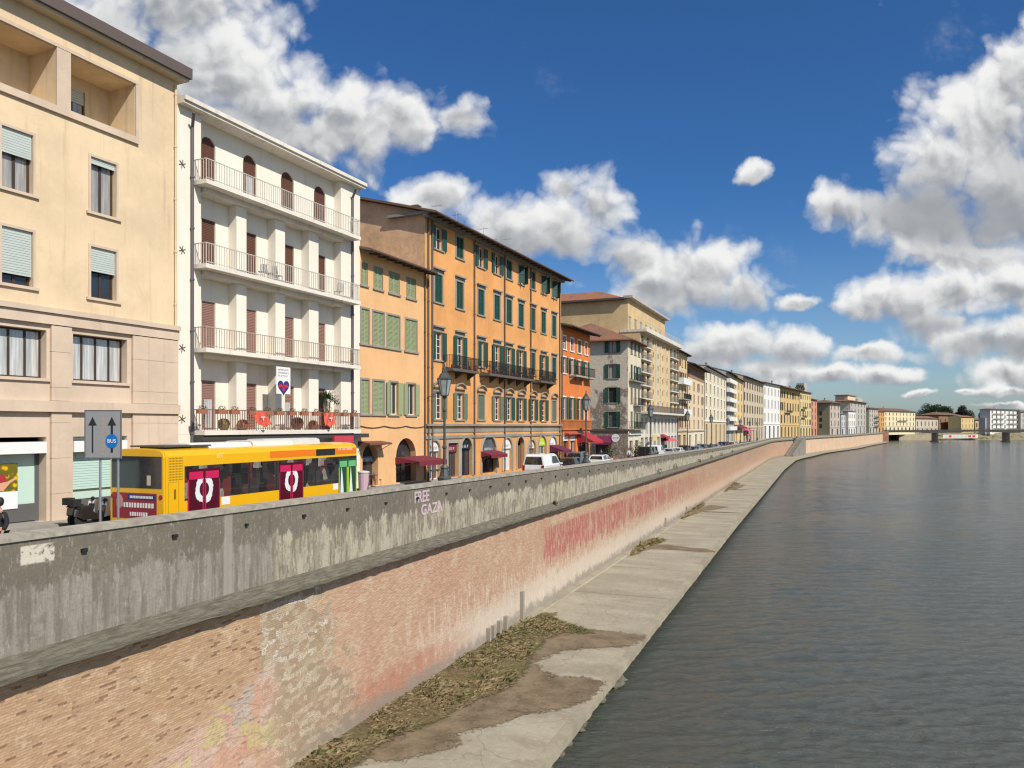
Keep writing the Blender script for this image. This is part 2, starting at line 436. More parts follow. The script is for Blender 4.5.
def awning(b, x0, x1, z, proj, drop, mat, y=0.0, val=.25):
    mb = MB(); t = .03
    mb.xprism([(y-.01, z), (y-proj, z-drop), (y-proj, z-drop-t), (y-.01, z-t)], x0, x1)
    n = max(3, int((x1-x0)/.3))
    for i in range(n):
        a = x0+(x1-x0)*i/n; c = x0+(x1-x0)*(i+1)/n; yy = y-proj
        mb.add([(a, yy, z-drop-t), (c, yy, z-drop-t), (c, yy, z-drop-val), ((a+c)/2, yy-.01, z-drop-val-.05), (a, yy, z-drop-val)], [(0, 1, 2, 3, 4)])
    for x in (x0, x1): mb.add([(x, y-.01, z-t), (x, y-proj, z-drop-t), (x, y-.01, z-drop-.2)], [(0, 1, 2)])
    for x in (x0+.05, x1-.05): mb.tube((x, y-.02, z-drop-.5), (x, y-proj, z-drop-.04), .02, 5)
    return b.part(mb, 'awning', mat)
def shopfront(b, x0, x1, z0, z1, r=.3, frame=BROWN_D, glass=None, nx=2, y=0.0, sign=None, signh=.5, name='shop_window'):
    o = window(b, x0, x1, z0, z1-(signh if sign else 0), r=r, frame=frame, nx=nx, glass=glass or SHOPG, sill=False, y=y, name=name, t=.08)
    if sign:
        mb = MB(); mb.box(x0+.002, y+.05, z1-signh, x1-.002, y+r, z1-.002); b.part(mb, 'shop_sign', sign)
    return o
def letters(b_or_parent, text, loc, size, mat, rx=90, rz=0, depth=.004, name='lettering', sx=1.0, align='CENTER', bold=0):
    cu = bpy.data.curves.new('t', 'FONT'); cu.body = text; cu.size = size; cu.align_x = align; cu.align_y = 'CENTER'; cu.extrude = depth; cu.offset = bold
    o = bpy.data.objects.new('t', cu); COL.objects.link(o); dg = bpy.context.evaluated_depsgraph_get(); dg.update()
    me = bpy.data.meshes.new_from_object(o.evaluated_get(dg)); bpy.data.objects.remove(o); me.materials.clear(); me.materials.append(mat)
    q = bpy.data.objects.new(name, me); COL.objects.link(q); q.location = loc; q.rotation_euler = (R(rx), 0, R(rz)); q.scale = (sx, 1, 1)
    q.parent = b_or_parent; return q
def smalltext(mb, x0, x1, z, h, y, mi=0, rng=random):   # row of small letter-like marks
    x = x0
    while x < x1:
        w = h*rng.choice((.4, .5, .6, .5)); 
        if rng.random() < .12: x += h*.5; continue
        mb.box(x, y-.004, z, x+h*.14, y, z+h, mi)
        k = rng.random()
        if k < .6: mb.box(x+h*.142, y-.004, z+h*.84, x+w, y, z+h, mi)
        if k > .3: mb.box(x+h*.142, y-.004, z+h*.42, x+w*.9, y, z+h*.56, mi)
        if k > .5: mb.box(x+h*.142, y-.004, z, x+w, y, z+h*.15, mi)
        x += w+h*.22

# ================================================================ FACADE LINE A (angle 24.35, 28.6 m from the viewpoint)
TA = R(24.35); BA = 28.6
def ptA(s): return (s*math.sin(TA)-BA*math.cos(TA), s*math.cos(TA)+BA*math.sin(TA))
def sA(px):
    t = (px-CX)/F; d = BA/(math.sin(TA)-math.cos(TA)*t); return d*(math.cos(TA)+math.sin(TA)*t)

# ---------------------------------------------------------------- 1 yellow modern block
Y1 = plaster('yellow_plaster', (.68, .525, .34), .22, streak=.25); PK = plaster('pink_travertine', (.58, .46, .35), .22, streak=.15)
FASC = plain('brown_fascia', (.10, .075, .065), .7)
g = -3.72
b = Bld('apartment_building', 'pale yellow apartment block with top floor loggias and pinkish stone base at the left edge', ptA(6.0), TA, sA(177)-6.0, g)
L1 = b.L; H1 = b.z(172, 80)
zb1 = b.z(173, 340); zb2 = b.z(173, 414)
cols = [b.u(103.5)+.0 - 3.58*i for i in range(5)]
ops = []; w1 = .59
r1 = (b.z(90.6, 211), b.z(90.6, 156)); r2 = (b.z(90.6, 297), b.z(90.6, 246))
for c in cols:
    for (a, z) in (r1, r2): ops.append(dict(x0=c-w1, x1=c+w1, z0=a, z1=z, r=.28))
lz0, lz1 = b.z(70, 111), b.z(70, 54.5)
lu0, lu1 = b.u(70), b.u(134.5); lw = lu1-lu0; lc = (lu0+lu1)/2
lcs = [lc-3.58*i for i in range(5)]
for c in lcs: ops.append(dict(x0=c-lw/2, x1=c+lw/2, z0=lz0, z1=lz1, r=1.6))
mz0, mz1 = b.z(73, 380), b.z(73, 333.5); mw = (b.u(127)-b.u(73))/2; mc = (b.u(127)+b.u(73))/2
mcs = [mc-3.58*i for i in range(5)]
for c in mcs: ops.append(dict(x0=c-mw, x1=c+mw, z0=mz0, z1=mz1, r=.4))
sz1 = b.z(39, 437)
for c in mcs: ops.append(dict(x0=c-mw, x1=c+mw, z0=.05, z1=sz1, r=.5))
mb = MB(); shell(mb, L1, 14, -2, H1, ops, zs=(zb1,), mi=lambda z: 0 if z > zb1 else 1, side_mi=0)
for c in lcs:      # loggia back walls with a window hole
    facade(mb, c-lw/2, c+lw/2, lz0, lz1, [dict(x0=c-.75, x1=c+.35, z0=lz0+.7, z1=lz1-.5, r=.15)], y=1.6)
b.part(mb, 'wall', [Y1, PK])
for c in lcs: window(b, c-.75, c+.35, lz0+.7, lz1-.5, r=.15, y=1.6, frame=BROWN_D, roll=.55, sill=False)
for i, c in enumerate(cols):
    for k, (a, z) in enumerate((r1, r2)):
        window(b, c-w1, c+w1, a, z, r=.28, frame=BROWN_D, nx=2, roll=[(.12, .48), (.42, .82), (.9, .4), (.3, .6), (.7, .3)][i][k], sur=.1, surm=PK, glass=G_CURT if k == 0 else G_DARK, t=.09)
for c in mcs: window(b, c-mw, c+mw, mz0, mz1, r=.4, frame=BROWN_D, nx=4, glass=G_LIGHT, sill=True, surm=PK, roll=0, t=.07)
mb = MB()
mb.box(-.3, -.55, H1+.002, L1+.2, 14.3, H1+.12); b.part(mb, 'soffit', plaster('soffit_plaster', (.50, .42, .30), .1))
mb = MB(); mb.box(-.45, -.68, H1+.122, L1+.27, 14.4, H1+.60); b.part(mb, 'roof', FASC)
mb = MB()
for (zt, h, p) in ((zb1, .42, .16), (zb1+.43, .2, .26), (zb2, .42, .22)): mb.box(-.0, -p, zt, L1+.001, -.004, zt+h)
mb.box(0, -.12, lz0-.3, b.u(137.5), -.004, lz0-.02); mb.box(0, -.10, lz1+.03, b.u(137.5), -.004, lz1+.17)
mb.box(b.u(134.5)+.01, -.09, lz0-.02, b.u(137.5), -.004, lz1+.03)
for c in lcs: mb.box(c-lw/2-.6, -.085, lz0-.018, c-lw/2-.02, -.004, lz1+.028)
b.part(mb, 'stone_band', PK)
pilw = (3.58-2*mw)*.78
pl = [c+mw+(3.58-2*mw)/2 for c in mcs[1:]]+[mcs[-1]-mw-.5]
def blocks(x0, x1, ncol):
    m = MB(); z = -.3; W = (x1-x0)/ncol; m.box(x0+.03, -.105, -.29, x1-.03, -.004, zb1-.03)
    while z < zb1-.05:
        z2 = min(z+1.38, zb1-.02)
        for lo, hi in ((z, min(z2, zb2-.02)), (max(z, zb2+.43), z2)):
            if hi-lo > .1:
                for i in range(ncol): m.box(x0+W*i+.01, -.12, lo+.012, x0+W*(i+1)-.01, -.003, hi-.012)
        z = z2
    return m
for x in pl: b.part(blocks(x-pilw/2, x+pilw/2, 1), 'pilaster', PK)
b.part(blocks(b.u(131), L1-.02, 3), 'pilaster', PK)
# shops of the ground floor
SIGNW = plain('white_sign_box', (.75, .74, .72), .4, var=.03); GREYF = plain('grey_shop_frame', (.10, .10, .10), .5)
SHOPW = plain('mint_film_glass', (.47, .62, .55), .25, var=.05)
POST1 = plain('poster_white', (.70, .74, .76), .4, var=.04)
for i, c in enumerate(mcs):
    o = window(b, c-mw, c+mw, .05, sz1-.35, r=.5, frame=GREYF, nx=1, glass=SHOPW, sill=False, name='shop_window', t=.16)
    mb = MB(); mb.box(c-mw+.02, -.05, sz1-.62, c+mw-.02, .40, sz1-.18); b.part(mb, 'awning_box', SIGNW)
    mb = MB(); mb.box(c-mw+.17, .40, .1, c+mw-.17, .45, .75); mb.build('stall_riser', GREYF, o).location = (-c, -.44, -.05)
    if i == 0:
        mb = MB()
        for k in range(24): mb.box(c-mw+.2, .36, 1.15+k*.105, c+mw-.2, .39, 1.15+k*.105+.095)
        b.part(mb, 'roller_shutter', plain('mint_roller_shutter', (.46, .64, .58), .5, var=.04))
    if i == 1:   # poster with yellow flowers, a red pack and a hand
        X0 = c-mw+.2; X1 = b.u(17, .4); za = b.z(10, 509, .4); zm = b.z(10, 491, .4); zt = b.z(10, 463, .4)
        mb = MB(); mb.box(X0, .36, za, X1, .40, zt); po = b.part(mb, 'poster', POST1)
        m, t, bs = new_mat('poster_picture'); co = t.node('ShaderNodeTexCoord').outputs['Object']; bs.inputs['Roughness'].default_value = .4
        v = t.node('ShaderNodeTexVoronoi'); v.inputs['Scale'].default_value = 4.5; t.l.new(co, v.inputs['Vector'])
        n = t.noise(co, 3, 3)
        setc(t, bs, t.mix(t.ss(n, .5, .6), t.mix(t.ss(v.outputs['Distance'], .2, .5), (.75, .42, .01), (.14, .12, .01)), (.10, .11, .02)))
        mb = MB(); mb.box(X0+.01, .345, zm, X1-.01, .359, zt-.01); mb.build('poster_picture', m, po)
        mb = MB(); W = X1-X0
        mb.yprism([(X1-W*.62, zm+.38), (X1-.42, zm+.32), (X1-.5, zm+.62), (X1-W*.62, zm+.66)], .335, .344); mb.build('red_pack', RED, po)
        mb = MB(); mb.yprism([(X1-W*.9, zm+.01), (X1-W*.4, zm+.02), (X1-.3, zm+.3), (X1-.1, zm+.42), (X1-.12, zm+.5), (X1-.4, zm+.36), (X1-W*.9, zm+.24)], .33, .3345); mb.build('hand_picture', plain('skin_print', (.62, .33, .2), .5), po)
pipe(b, L1-.15, zb1+.6, H1-.2, mat=Y1)
B1 = b

# ---------------------------------------------------------------- 2 white block with long balconies
W2 = plaster('white_plaster', (.76, .70, .60), .10, streak=.12); W2S = plaster('white_slab_paint', (.70, .65, .57), .16, streak=.3)
s0 = sA(177)+.01
b = Bld('balcony_building', 'white plaster block with four long railed balconies and square piers beside the yellow block', ptA(s0), TA, sA(360)-s0, g-.05)
L = b.L; B = .55; xl = b.u(201); xr = b.u(341)
slabs = [b.z(194.7, 174, -.8), b.z(194.7, 260, -.8), b.z(194.7, 346, -.8), b.z(194.7, 430.5, -.8)]   # top faces
H = b.z(178, 104)
def dr(p0, p1): return b.u(p0, B), b.u(p1, B)
ops = []; doors = []
tops = [137, 219.5, 301.5, 380.5]
for k in range(4):
    for j, (p0, p1) in enumerate(((201.5, 215.5), (243.5, 256.5), (281.5, 294), (314.5, 325.5))):
        x0, x1 = dr(p0, p1)
        if k == 0: x0, x1 = dr(p0-.5, p1+.0)
        zt = b.z(208, tops[k], B); z0 = slabs[k]+.02
        ops.append(dict(x0=x0, x1=x1, z0=z0, z1=zt, r=.2, arch=(k == 0))); doors.append((k, j, x0, x1, z0, zt))
gtop = slabs[3]-.45
gops = []
gx = [(xl+.3, xl+2.9), (xl+3.2, xl+5.8), (xl+6.1, xl+8.6), (xl+8.9, L-.9)]
for (a, c) in gx: gops.append(dict(x0=a, x1=c, z0=0.02, z1=gtop-.35, r=.5))
mb = MB()
facade(mb, xl-.01, xr+.01, slabs[3], H, ops, y=B)
facade(mb, 0, L, -2, slabs[3]-.2, gops, y=0)
mb.box(0, 0, slabs[3]-.195, xl, 13, H); mb.box(xr, 0, slabs[3]-.195, L, 13, H)
mb.quad((0, 0, -2), (0, 13, -2), (0, 13, slabs[3]-.2), (0, 0, slabs[3]-.2)); mb.quad((L, 0, -2), (L, 13, -2), (L, 13, slabs[3]-.2), (L, 0, slabs[3]-.2))
b.part(mb, 'wall', W2)
for (k, j, x0, x1, z0, zt) in doors:
    o = window(b, x0, x1, z0, zt, r=.2, y=B, frame=BROWN if k < 3 else MAUVE, nx=2, glass=BROWN if k < 3 else MAUVE, sill=False, name='balcony_door')
    me = leaf_mesh(x1-x0-.02, zt-z0, BROWN if k < 2 else MAUVE); inst('shutter', me, o, (-(x1-x0)/2+.01, -.05, 0))
    if (k, j) in ((3, 0), (3, 2), (0, 1)):
        m = MB(); m.quad((-.25, -.09, .1), (.25, -.09, .1), (.25, -.09, 1.5), (-.25, -.09, 1.5)); m.build('pane', G_LIGHT, o)
for p0, p1 in ((236.5, 246.5), (275.5, 285), (309, 318.5)):
    x0, x1 = b.u(p0), b.u(p1)
    for k in (0, 1, 2):
        mb = MB(); mb.box(x0, .0, slabs[k+1]+.002, x1, B-.003, slabs[k]-.2); b.part(mb, 'pier', W2)
for k, z in enumerate(slabs):
    if k == 3: balcony(b, xl-.55, b.u(361, -.8), z, proj=.8, th=.22, rail=plain('rusty_railing', (.16, .08, .06), .6), slab=W2S, yin=B-.004, y=0, step=.16)
    else: balcony(b, xl-.45, b.u(361, -.8), z, proj=.8, th=.20, rail=plain('pale_railing', (.50, .46, .40), .6) if k < 2 else plain('beige_railing', (.36, .29, .22), .6), slab=W2S, yin=B-.004, y=0, step=.16)
    mb = MB(); mb.box(xl+.02, -.25, z-.42, xr-.02, B-.006, z-.223 if k == 3 else z-.203); b.part(mb, 'balcony_beam', W2S)
mb = MB(); mb.box(0, -.42, H+.002, L+.02, 13.2, H+.14); mb.box(-.0, -.52, H+.142, L+.05, 13.3, H+.34); b.part(mb, 'eave', W2S)
rf = roof(b, L, 13, H+.30, oh=-.35, pitch=.10, mat=TILEB, raft=False, th=.08)
pipe(b, b.u(191), 0, H-.3, r=.075, mat=PIPEG, kink=.5); pipe(b, b.u(351.5), 0, H-.3, r=.075, mat=PIPEG, kink=.4)
for p in (164, 250, 348, 419):      # star shaped wall anchors
    z = b.z(182, p); mb = MB(); x = b.u(182)
    if z < 1 or z > H-.5: continue
    for a in (20, 80, 140): q = R(a); mb.tube((x-.2*math.cos(q), -.02, z-.2*math.sin(q)), (x+.2*math.cos(q), -.02, z+.2*math.sin(q)), .018, 4)
    b.part(mb, 'wall_anchor', plain('rusty_anchor', (.12, .07, .045), .7))
for (a, c), sg in zip(gx, (BLACK, BROWN_D, MAROON, plain('blue_grey_sign', (.10, .12, .15), .5))): shopfront(b, a, c, .02, gtop-.35, r=.5, nx=3, sign=sg, signh=.55)
for i, (a, c) in enumerate(gx):
    mb = MB(); smalltext(mb, a+.5, c-.5, gtop-.35-.42, .26, .045); b.part(mb, 'lettering', WHITE)
mb = MB(); mb.box(xl-.6, -.7, slabs[3]-.50, L-.02, -.01, slabs[3]-.26); b.part(mb, 'shop_canopy', plain('dark_canopy', (.05, .045, .04), .7))
mb = MB(); mb.box(b.u(334, -.9), -.95, b.z(340, 445, -.9), b.u(353, -.9), -.8, b.z(340, 441, -.9)); mb.box(b.u(334, -.9), -.949, b.z(340, 441, -.9)+.002, b.u(353, -.9), -.8, b.z(340, 436, -.9)); o = b.part(mb, 'hanging_sign', plain('red_white_sign', (.5, .05, .07), .5))
B2 = b; zB = slabs[3]
# banner, flower boxes, palm, flags, chairs on the first balcony (things of their own)
def local(b, u, off, z=0.0):
    return (b.P0[0]+u*b.X[0]+off*b.Y[0], b.P0[1]+u*b.X[1]+off*b.Y[1], b.g+z)
RZ = math.pi/2-TA
x0, x1 = b.u(275.5, -.85), b.u(289.5, -.85); w = x1-x0; z0, z1 = b.z(282, 394, -.85), b.z(282, 367, -.85)
mb = MB(); mb.box(-w/2, -.01, 0, w/2, .01, z1-z0)
bn = mb.build('hanging_banner', WHITE, loc=local(b, (x0+x1)/2, -.9, z0)); bn.rotation_euler.z = RZ
tag(bn, 'white vertical banner with a heart shaped union flag hanging above the lowest balcony', 'banner')
h = z1-z0; NAVY = plain('navy_print', (.02, .03, .16), .6); REDP = plain('red_print', (.55, .02, .05), .6)
def heart(k, w=w, h=h): 
    r = []
    for i in range(24):
        t = 2*math.pi*i/24; r.append((k*w*.026*16*math.sin(t)**3, h*.26+k*w*.026*(13*math.cos(t)-5*math.cos(2*t)-2*math.cos(3*t)-math.cos(4*t))))
    return r
m = MB(); m.yprism(heart(1), -.016, -.011); m.build('flag_heart', NAVY, bn)
m = MB(); m.box(-w*.06, -.022, h*.1, w*.06, -.0165, h*.36); m.box(-w*.36, -.022, h*.25, w*.36, -.017, h*.30)
for sx in (-1, 1): m.yprism([(sx*w*.33, h*.345), (sx*w*.24, h*.365), (sx*w*.05, h*.29), (sx*w*.07, h*.265)], -.0215, -.0172)
m.build('flag_cross', REDP, bn)
m = MB()
for k in range(3): smalltext(m, -w*.38, w*.36, h*(.86-.11*k), h*.055, -.012)
m.build('lettering', NAVY, bn)
# ---------------------------------------------------------------- leaves / plants
def leafcloud(mb, c, rad, n, size, rng, mi=0, flat=1.0):
    for i in range(n):
        while True:
            p = Vector((rng.uniform(-1, 1), rng.uniform(-1, 1), rng.uniform(-1, 1)))
            if .25 < p.length < 1: break
        q = Vector((c[0]+p.x*rad[0], c[1]+p.y*rad[1], c[2]+p.z*rad[2]))
        a = Vector((rng.uniform(-1, 1), rng.uniform(-1, 1), rng.uniform(-.6, 1))).normalized()*size*rng.uniform(.6, 1.3)
        b_ = a.orthogonal().normalized()*size*rng.uniform(.3, .6); r = rng.random()*6.28
        b_ = (b_*math.cos(r)+a.normalized().cross(b_)*math.sin(r))
        mb.add([q-a*.5, q+b_*.5, q+a*.5, q-b_*.5], [(0, 1, 2, 3)], mi)
def foliage(name, c, var=.6):
    m, t, b = new_mat(name); b.inputs['Roughness'].default_value = .7; b.inputs['Specular IOR Level'].default_value = .2
    co = t.node('ShaderNodeTexCoord').outputs['Object']; g = t.node('ShaderNodeNewGeometry')
    rp = g.outputs['Random Per Island']
    col = t.mix(rp, mul(c, 1-var), mul(c, 1+var)); setc(t, b, t.mix(t.ss(t.noise(co, .9, 6, .7), .35, .65), t.mix(1.0, col, (.62, .60, .56), 'MULTIPLY'), col)); return m
LEAF = foliage('leaf_green', (.06, .10, .025)); LEAFD = foliage('leaf_dark_green', (.03, .055, .018)); LEAFY = foliage('leaf_yellow_green', (.13, .15, .04))
TERRA = plain('terracotta', (.30, .11, .06), .8); SOILM = plain('soil', (.05, .035, .02), .9)
rng = random.Random(3)
# flower boxes on the first balcony
def flowerbox():
    mb = MB(); mb.box(-.28, -.1, -.2, .28, .1, 0); m2 = MB(); leafcloud(m2, (0, 0, .05), (.3, .14, .14), 90, .09, rng)
    m3 = MB(); leafcloud(m3, (0, -.03, .1), (.28, .14, .12), 14, .06, rng)
    o = mb.build('flower_box', TERRA); m2.build('foliage', LEAF, o); m3.build('flower', REDP, o); return o
fb = None
words = ['leftmost', 'second', 'third', 'fourth', 'fifth', 'sixth', 'seventh', 'eighth', 'ninth', 'tenth', 'eleventh', 'twelfth', 'thirteenth', 'fourteenth', 'fifteenth', 'sixteenth', 'seventeenth', 'eighteenth', 'nineteenth', 'twentieth', 'twenty-first', 'twenty-second', 'twenty-third', 'twenty-fourth']
for i, px in enumerate((202, 221.5, 234.5, 252, 267, 279, 292, 304, 316, 327, 336, 345, 354)):
    if fb is None: o = fb = flowerbox()
    else: o = copy_tree(fb)
    o.location = local(B2, B2.u(px, -.9), -.91, zB+.98); o.rotation_euler.z = RZ
    tag(o, '%s terracotta flower box from the left on the rail of the lowest white balcony' % words[i], 'flower box', 'flower boxes on the lowest balcony rail')
# hanging red cloths
def cloth(px, wd, hh, sk, lab):
    mb = MB(); n = 8; V = []
    for i in range(n+1):
        for j in range(n+1):
            x = (i/n-.5)*wd+sk*(j/n); V.append((x, .05*math.sin(i*1.7+j*.5)-.02, -hh*j/n*(1-.12*math.sin(i*1.1))))
    fs = [(i*(n+1)+j, (i+1)*(n+1)+j, (i+1)*(n+1)+j+1, i*(n+1)+j+1) for i in range(n) for j in range(n)]
    mb.add(V, fs); o = mb.build('hanging_cloth', plain('coral_red_cloth', (.62, .10, .06), .8))
    o.location = local(B2, B2.u(px, -.9), -1.0, zB+.95); o.rotation_euler.z = RZ
    m = MB(); m.box(-.12+sk*.4, -.09, -hh*.42, .18+sk*.4, -.08, -hh*.36); m.box(.0+sk*.4, -.09, -hh*.62, .05+sk*.4, -.08, -hh*.425); m.build('emblem', WHITE, o)
    tag(o, lab, 'flag')
cloth(258, .95, .75, .35, 'coral red flag slung slanting over the lowest balcony rail left of the banner')
cloth(328, .95, .75, .05, 'coral red flag hanging square from the lowest balcony rail below the palm')
# potted palm
t_ = empty('potted_palm', local(B2, B2.u(326, .2), .15, zB+.01))
tag(t_, 'tall potted palm with bushy crown at the right end of the lowest white balcony', 'plant')
m = MB(); m.lathe([(.2, 0), (.28, .4), (.3, .42)], n=10); m.build('pot', TERRA, t_)
for dx in (-.12, .0, .13):
    m = MB(); m.tube((dx*.6, 0, .4), (dx*1.6, 0, 1.75), .05, 6, .035); m.build('trunk', plain('palm_trunk', (.30, .25, .19), .9), t_)
m = MB()
for i in range(46):
    a = rng.random()*6.28; el = rng.uniform(-.3, 1.1); l = rng.uniform(.6, 1.0); p = Vector((0, 0, 1.9)); d = Vector((math.cos(a)*math.cos(el), math.sin(a)*math.cos(el), math.sin(el)))
    for k in range(5):
        q = p+d*l/5; d.z -= .18; s_ = Vector((-math.sin(a), math.cos(a), 0))*.05*(1-k/6); m.add([p-s_, p+s_, q+s_*.8, q-s_*.8], [(0, 1, 2, 3)]); 
        for sg in (-1, 1):
            e = p+s_.normalized()*sg*.22+Vector((0, 0, -.08))+d*.1; m.add([p, p+d*.05, e], [(0, 1, 2)])
        p = q
m.build('crown', LEAFD, t_)
# balcony furniture: round tables and chairs seen through the railings
def garden_chair():
    o = empty('garden_chair', (0, 0, 0)); m = MB(); m.box(-.2, -.2, .42, .2, .2, .45); m.build('seat', STEEL, o)
    m = MB(); m.tube((-.2, .2, .45), (-.2, .26, .9), .015, 5); m.tube((.2, .2, .45), (.2, .26, .9), .015, 5); m.tube((-.2, .26, .9), (.2, .26, .9), .015, 5)
    for k in range(3): m.box(-.18+.14*k, .215, .46, -.14+.14*k, .235, .86)
    m.build('backrest', STEEL, o)
    for x in (-.18, .18):
        for y in (-.18, .18): m = MB(); m.tube((x, y, 0), (x, y, .42), .013, 5); m.build('leg', STEEL, o)
    return o
gc = garden_chair()
spots = [(262, 1, 'left'), (268.5, 1, 'middle'), (277, 1, 'right'), (338, 1, 'far end')]
for i, (px, k, w_) in enumerate(spots):
    o = gc if i == 0 else copy_tree(gc); o.location = local(B2, B2.u(px, -.1), -.15, slabs[k]+.002); o.rotation_euler.z = i*1.3
    tag(o, 'metal garden chair at the %s of the group on the second highest white balcony' % w_, 'chair', 'garden chairs on the white balcony')
def round_thing(px, r, c, lab, nm, cat):
    m = MB(); m.lathe([(r*.5, 0), (r*.85, r*.4), (r, r), (r*.85, r*1.6), (r*.4, r*1.9)], n=12); o = m.build(nm, c, loc=local(B2, B2.u(px, -.3), -.25, zB+.002)); tag(o, lab, cat)
round_thing(224.5, .3, plain('olive_glaze', (.16, .13, .05), .4), 'olive round pot behind the rail at the left of the lowest white balcony', 'glazed_pot', 'pot')
round_thing(243.5, .28, TERRA, 'round terracotta pot behind the rail beside the second white pier', 'round_pot', 'pot')
round_thing(298, .36, plain('brown_glaze', (.14, .06, .05), .4), 'large round brown pot right of the heart banner on the lowest balcony', 'glazed_pot', 'pot')
round_thing(314, .28, TERRA, 'round terracotta pot left of the square red flag', 'round_pot', 'pot')

# ---------------------------------------------------------------- 3 light orange house
O1 = plaster('apricot_plaster', (.72, .42, .20), .18, streak=.12)
s0 = sA(360)+.01; b = Bld('apricot_house', 'low apricot plaster house with pale green shutters between the white and orange buildings', ptA(s0), TA, sA(425)-s0, g-.15)
L = b.L; H = b.z(361, 250); ops = []; wins = []
for (px0, px1, row) in ((359.5, 367, 0), (374, 382.2, 0), (389.2, 399, 0), (406.8, 415.3, 0), (359.5, 368.6, 1), (373, 383.8, 1), (387.4, 399.3, 1), (405.6, 416.6, 1), (359.5, 368.6, 2), (373, 383.8, 2), (389.6, 397.5, 2), (407, 415, 2)):
    x0, x1 = max(.12, b.u(px0)), b.u(px1)
    z1, z0 = [(b.z(378, 268), b.z(378, 289)), (b.z(373, 311), b.z(373, 345)), (b.z(373, 380.5), b.z(373, 414))][row]
    ops.append(dict(x0=x0, x1=x1, z0=z0, z1=z1, r=.2)); wins.append((x0, x1, z0, z1, row))
dx = [(b.u(362.5), b.u(378), b.z(370, 444)), (b.u(396), b.u(416), b.z(405, 438))]
for (x0, x1, z1) in dx: ops.append(dict(x0=x0, x1=x1, z0=.02, z1=z1, r=.5, arch=True))
mb = MB(); shell(mb, L, 12, -2, H, ops); b.part(mb, 'wall', O1)
for i, (x0, x1, z0, z1, row) in enumerate(wins):
    sh = 'closed' if row < 2 or i in (8, 9) else 'open'
    window(b, x0, x1, z0, z1, sh=sh, shm=GREEN_L, sur=.12 if row else .06, surm=PSTONE, cap=0, glass=G_DARK if row == 2 else None)
rf = roof(b, L, 12, H+.05, oh=.9, pitch=.25, mat=TILEB)
mb = MB(); mb.box(0, -.75, H-.02, L, -.003, H+.04); b.part(mb, 'soffit', WHITE)
x0, x1, z1 = dx[0]; shopfront(b, x0, x1, .02, z1, r=.5, frame=GREYF, nx=1); awning(b, x0-.5, x1+.3, b.z(370, 441), .9, .12, plain('brown_canopy', (.16, .06, .04), .8), val=.08)
mb = MB(); mb.box(x0+.05, .25, z1-1.15, x1-.05, .3, z1-.8); o = b.part(mb, 'shop_sign', GREYF); mb = MB(); smalltext(mb, x0+.35, x1-.3, z1-1.1, .2, .249); mb.build('lettering', WHITE, o)
x0, x1, z1 = dx[1]; shopfront(b, x0, x1, .02, z1, r=.5, frame=BROWN_D, nx=2)
awning(b, x0-.1, b.u(424), b.z(400, 457), 1.9, .25, MAROON, val=.3)
mb = MB(); zc = b.z(370, 426); n = 12
for i in range(n): mb.tube((L*i/n, -.05, zc-.12*math.sin(math.pi*((i*3) % n)/n)), (L*(i+1)/n, -.05, zc-.12*math.sin(math.pi*(((i+1)*3) % n)/n)), .025, 4)
b.part(mb, 'cable', IRON)
pipe(b, L-.12, 0, H, mat=PIPE)
B3 = b

# ---------------------------------------------------------------- 4 orange palazzo
O2 = plaster('orange_plaster', (.67, .325, .115), .28, streak=.22); BRK = plaster('brown_stone_gable', (.68, .43, .25), .5, streak=.2, bump=.8)
s0 = sA(425)+.01; b = Bld('orange_palazzo', 'long bright orange five storey palazzo with dark green shutters and iron balconies', ptA(s0), TA, sA(561)-s0, g-.25)
L = b.L; H = b.z(427.5, 213); D = 15
cx = [b.u(p) for p in (438.5, 459.8, 481, 497, 509, 521, 532.8, 543.5, 554)]
rows = [(b.z(438.5, 249.5), b.z(438.5, 227.5)), (b.z(438.5, 302.5), b.z(438.5, 274.5)), (b.z(438.5, 360), b.z(438.5, 332)), (b.z(438.5, 419), b.z(438.5, 391.5))]
ops = []; W = .55
st = [['open', 'closed', 'open', 'open', 'closed', 'ajar', 'closed', 'ajar', 'ajar'], ['closed']*9,
      ['open', 'open', 'half', 'open', 'open', 'open', 'closed', 'open', 'closed'], ['open', 'open', 'closed', 'open', 'open', 'open', 'open', 'open', 'closed']]
zstr = b.z(427.5, 426)
for r, (z0, z1) in enumerate(rows):
    for i, x in enumerate(cx):
        a = z0-.55 if (r == 2 and i in (1, 3, 4, 5, 7)) else z0
        ops.append(dict(x0=x-W, x1=x+W, z0=a, z1=z1, r=.22, R=r, I=i))
gr = []
za = b.z(435, 440.5)
for i, (p, wd, arch, zt) in enumerate(((434.5, 1.6, True, za), (453, 1.6, False, b.z(453, 443)), (466.5, 1.8, True, b.z(467, 438)), (489, 2.7, True, b.z(489, 436)), (507.5, 1.9, True, b.z(507, 438)), (520.5, 1.5, True, b.z(520.5, 437)),
                                       (532, 1.6, True, b.z(532, 440)), (542.5, 1.9, True, b.z(542.5, 436)), (553, 2.0, True, b.z(553, 436.5)))):
    x = b.u(p); gr.append((x, wd, zt, arch)); ops.append(dict(x0=x-wd/2, x1=x+wd/2, z0=.02, z1=zt, r=.35, arch=arch, G=1))
mb = MB(); shell(mb, L, D, -2, H, [dict(o) for o in ops], side_mi=1, gable=2.0)
b.part(mb, 'wall', [O2, BRK])
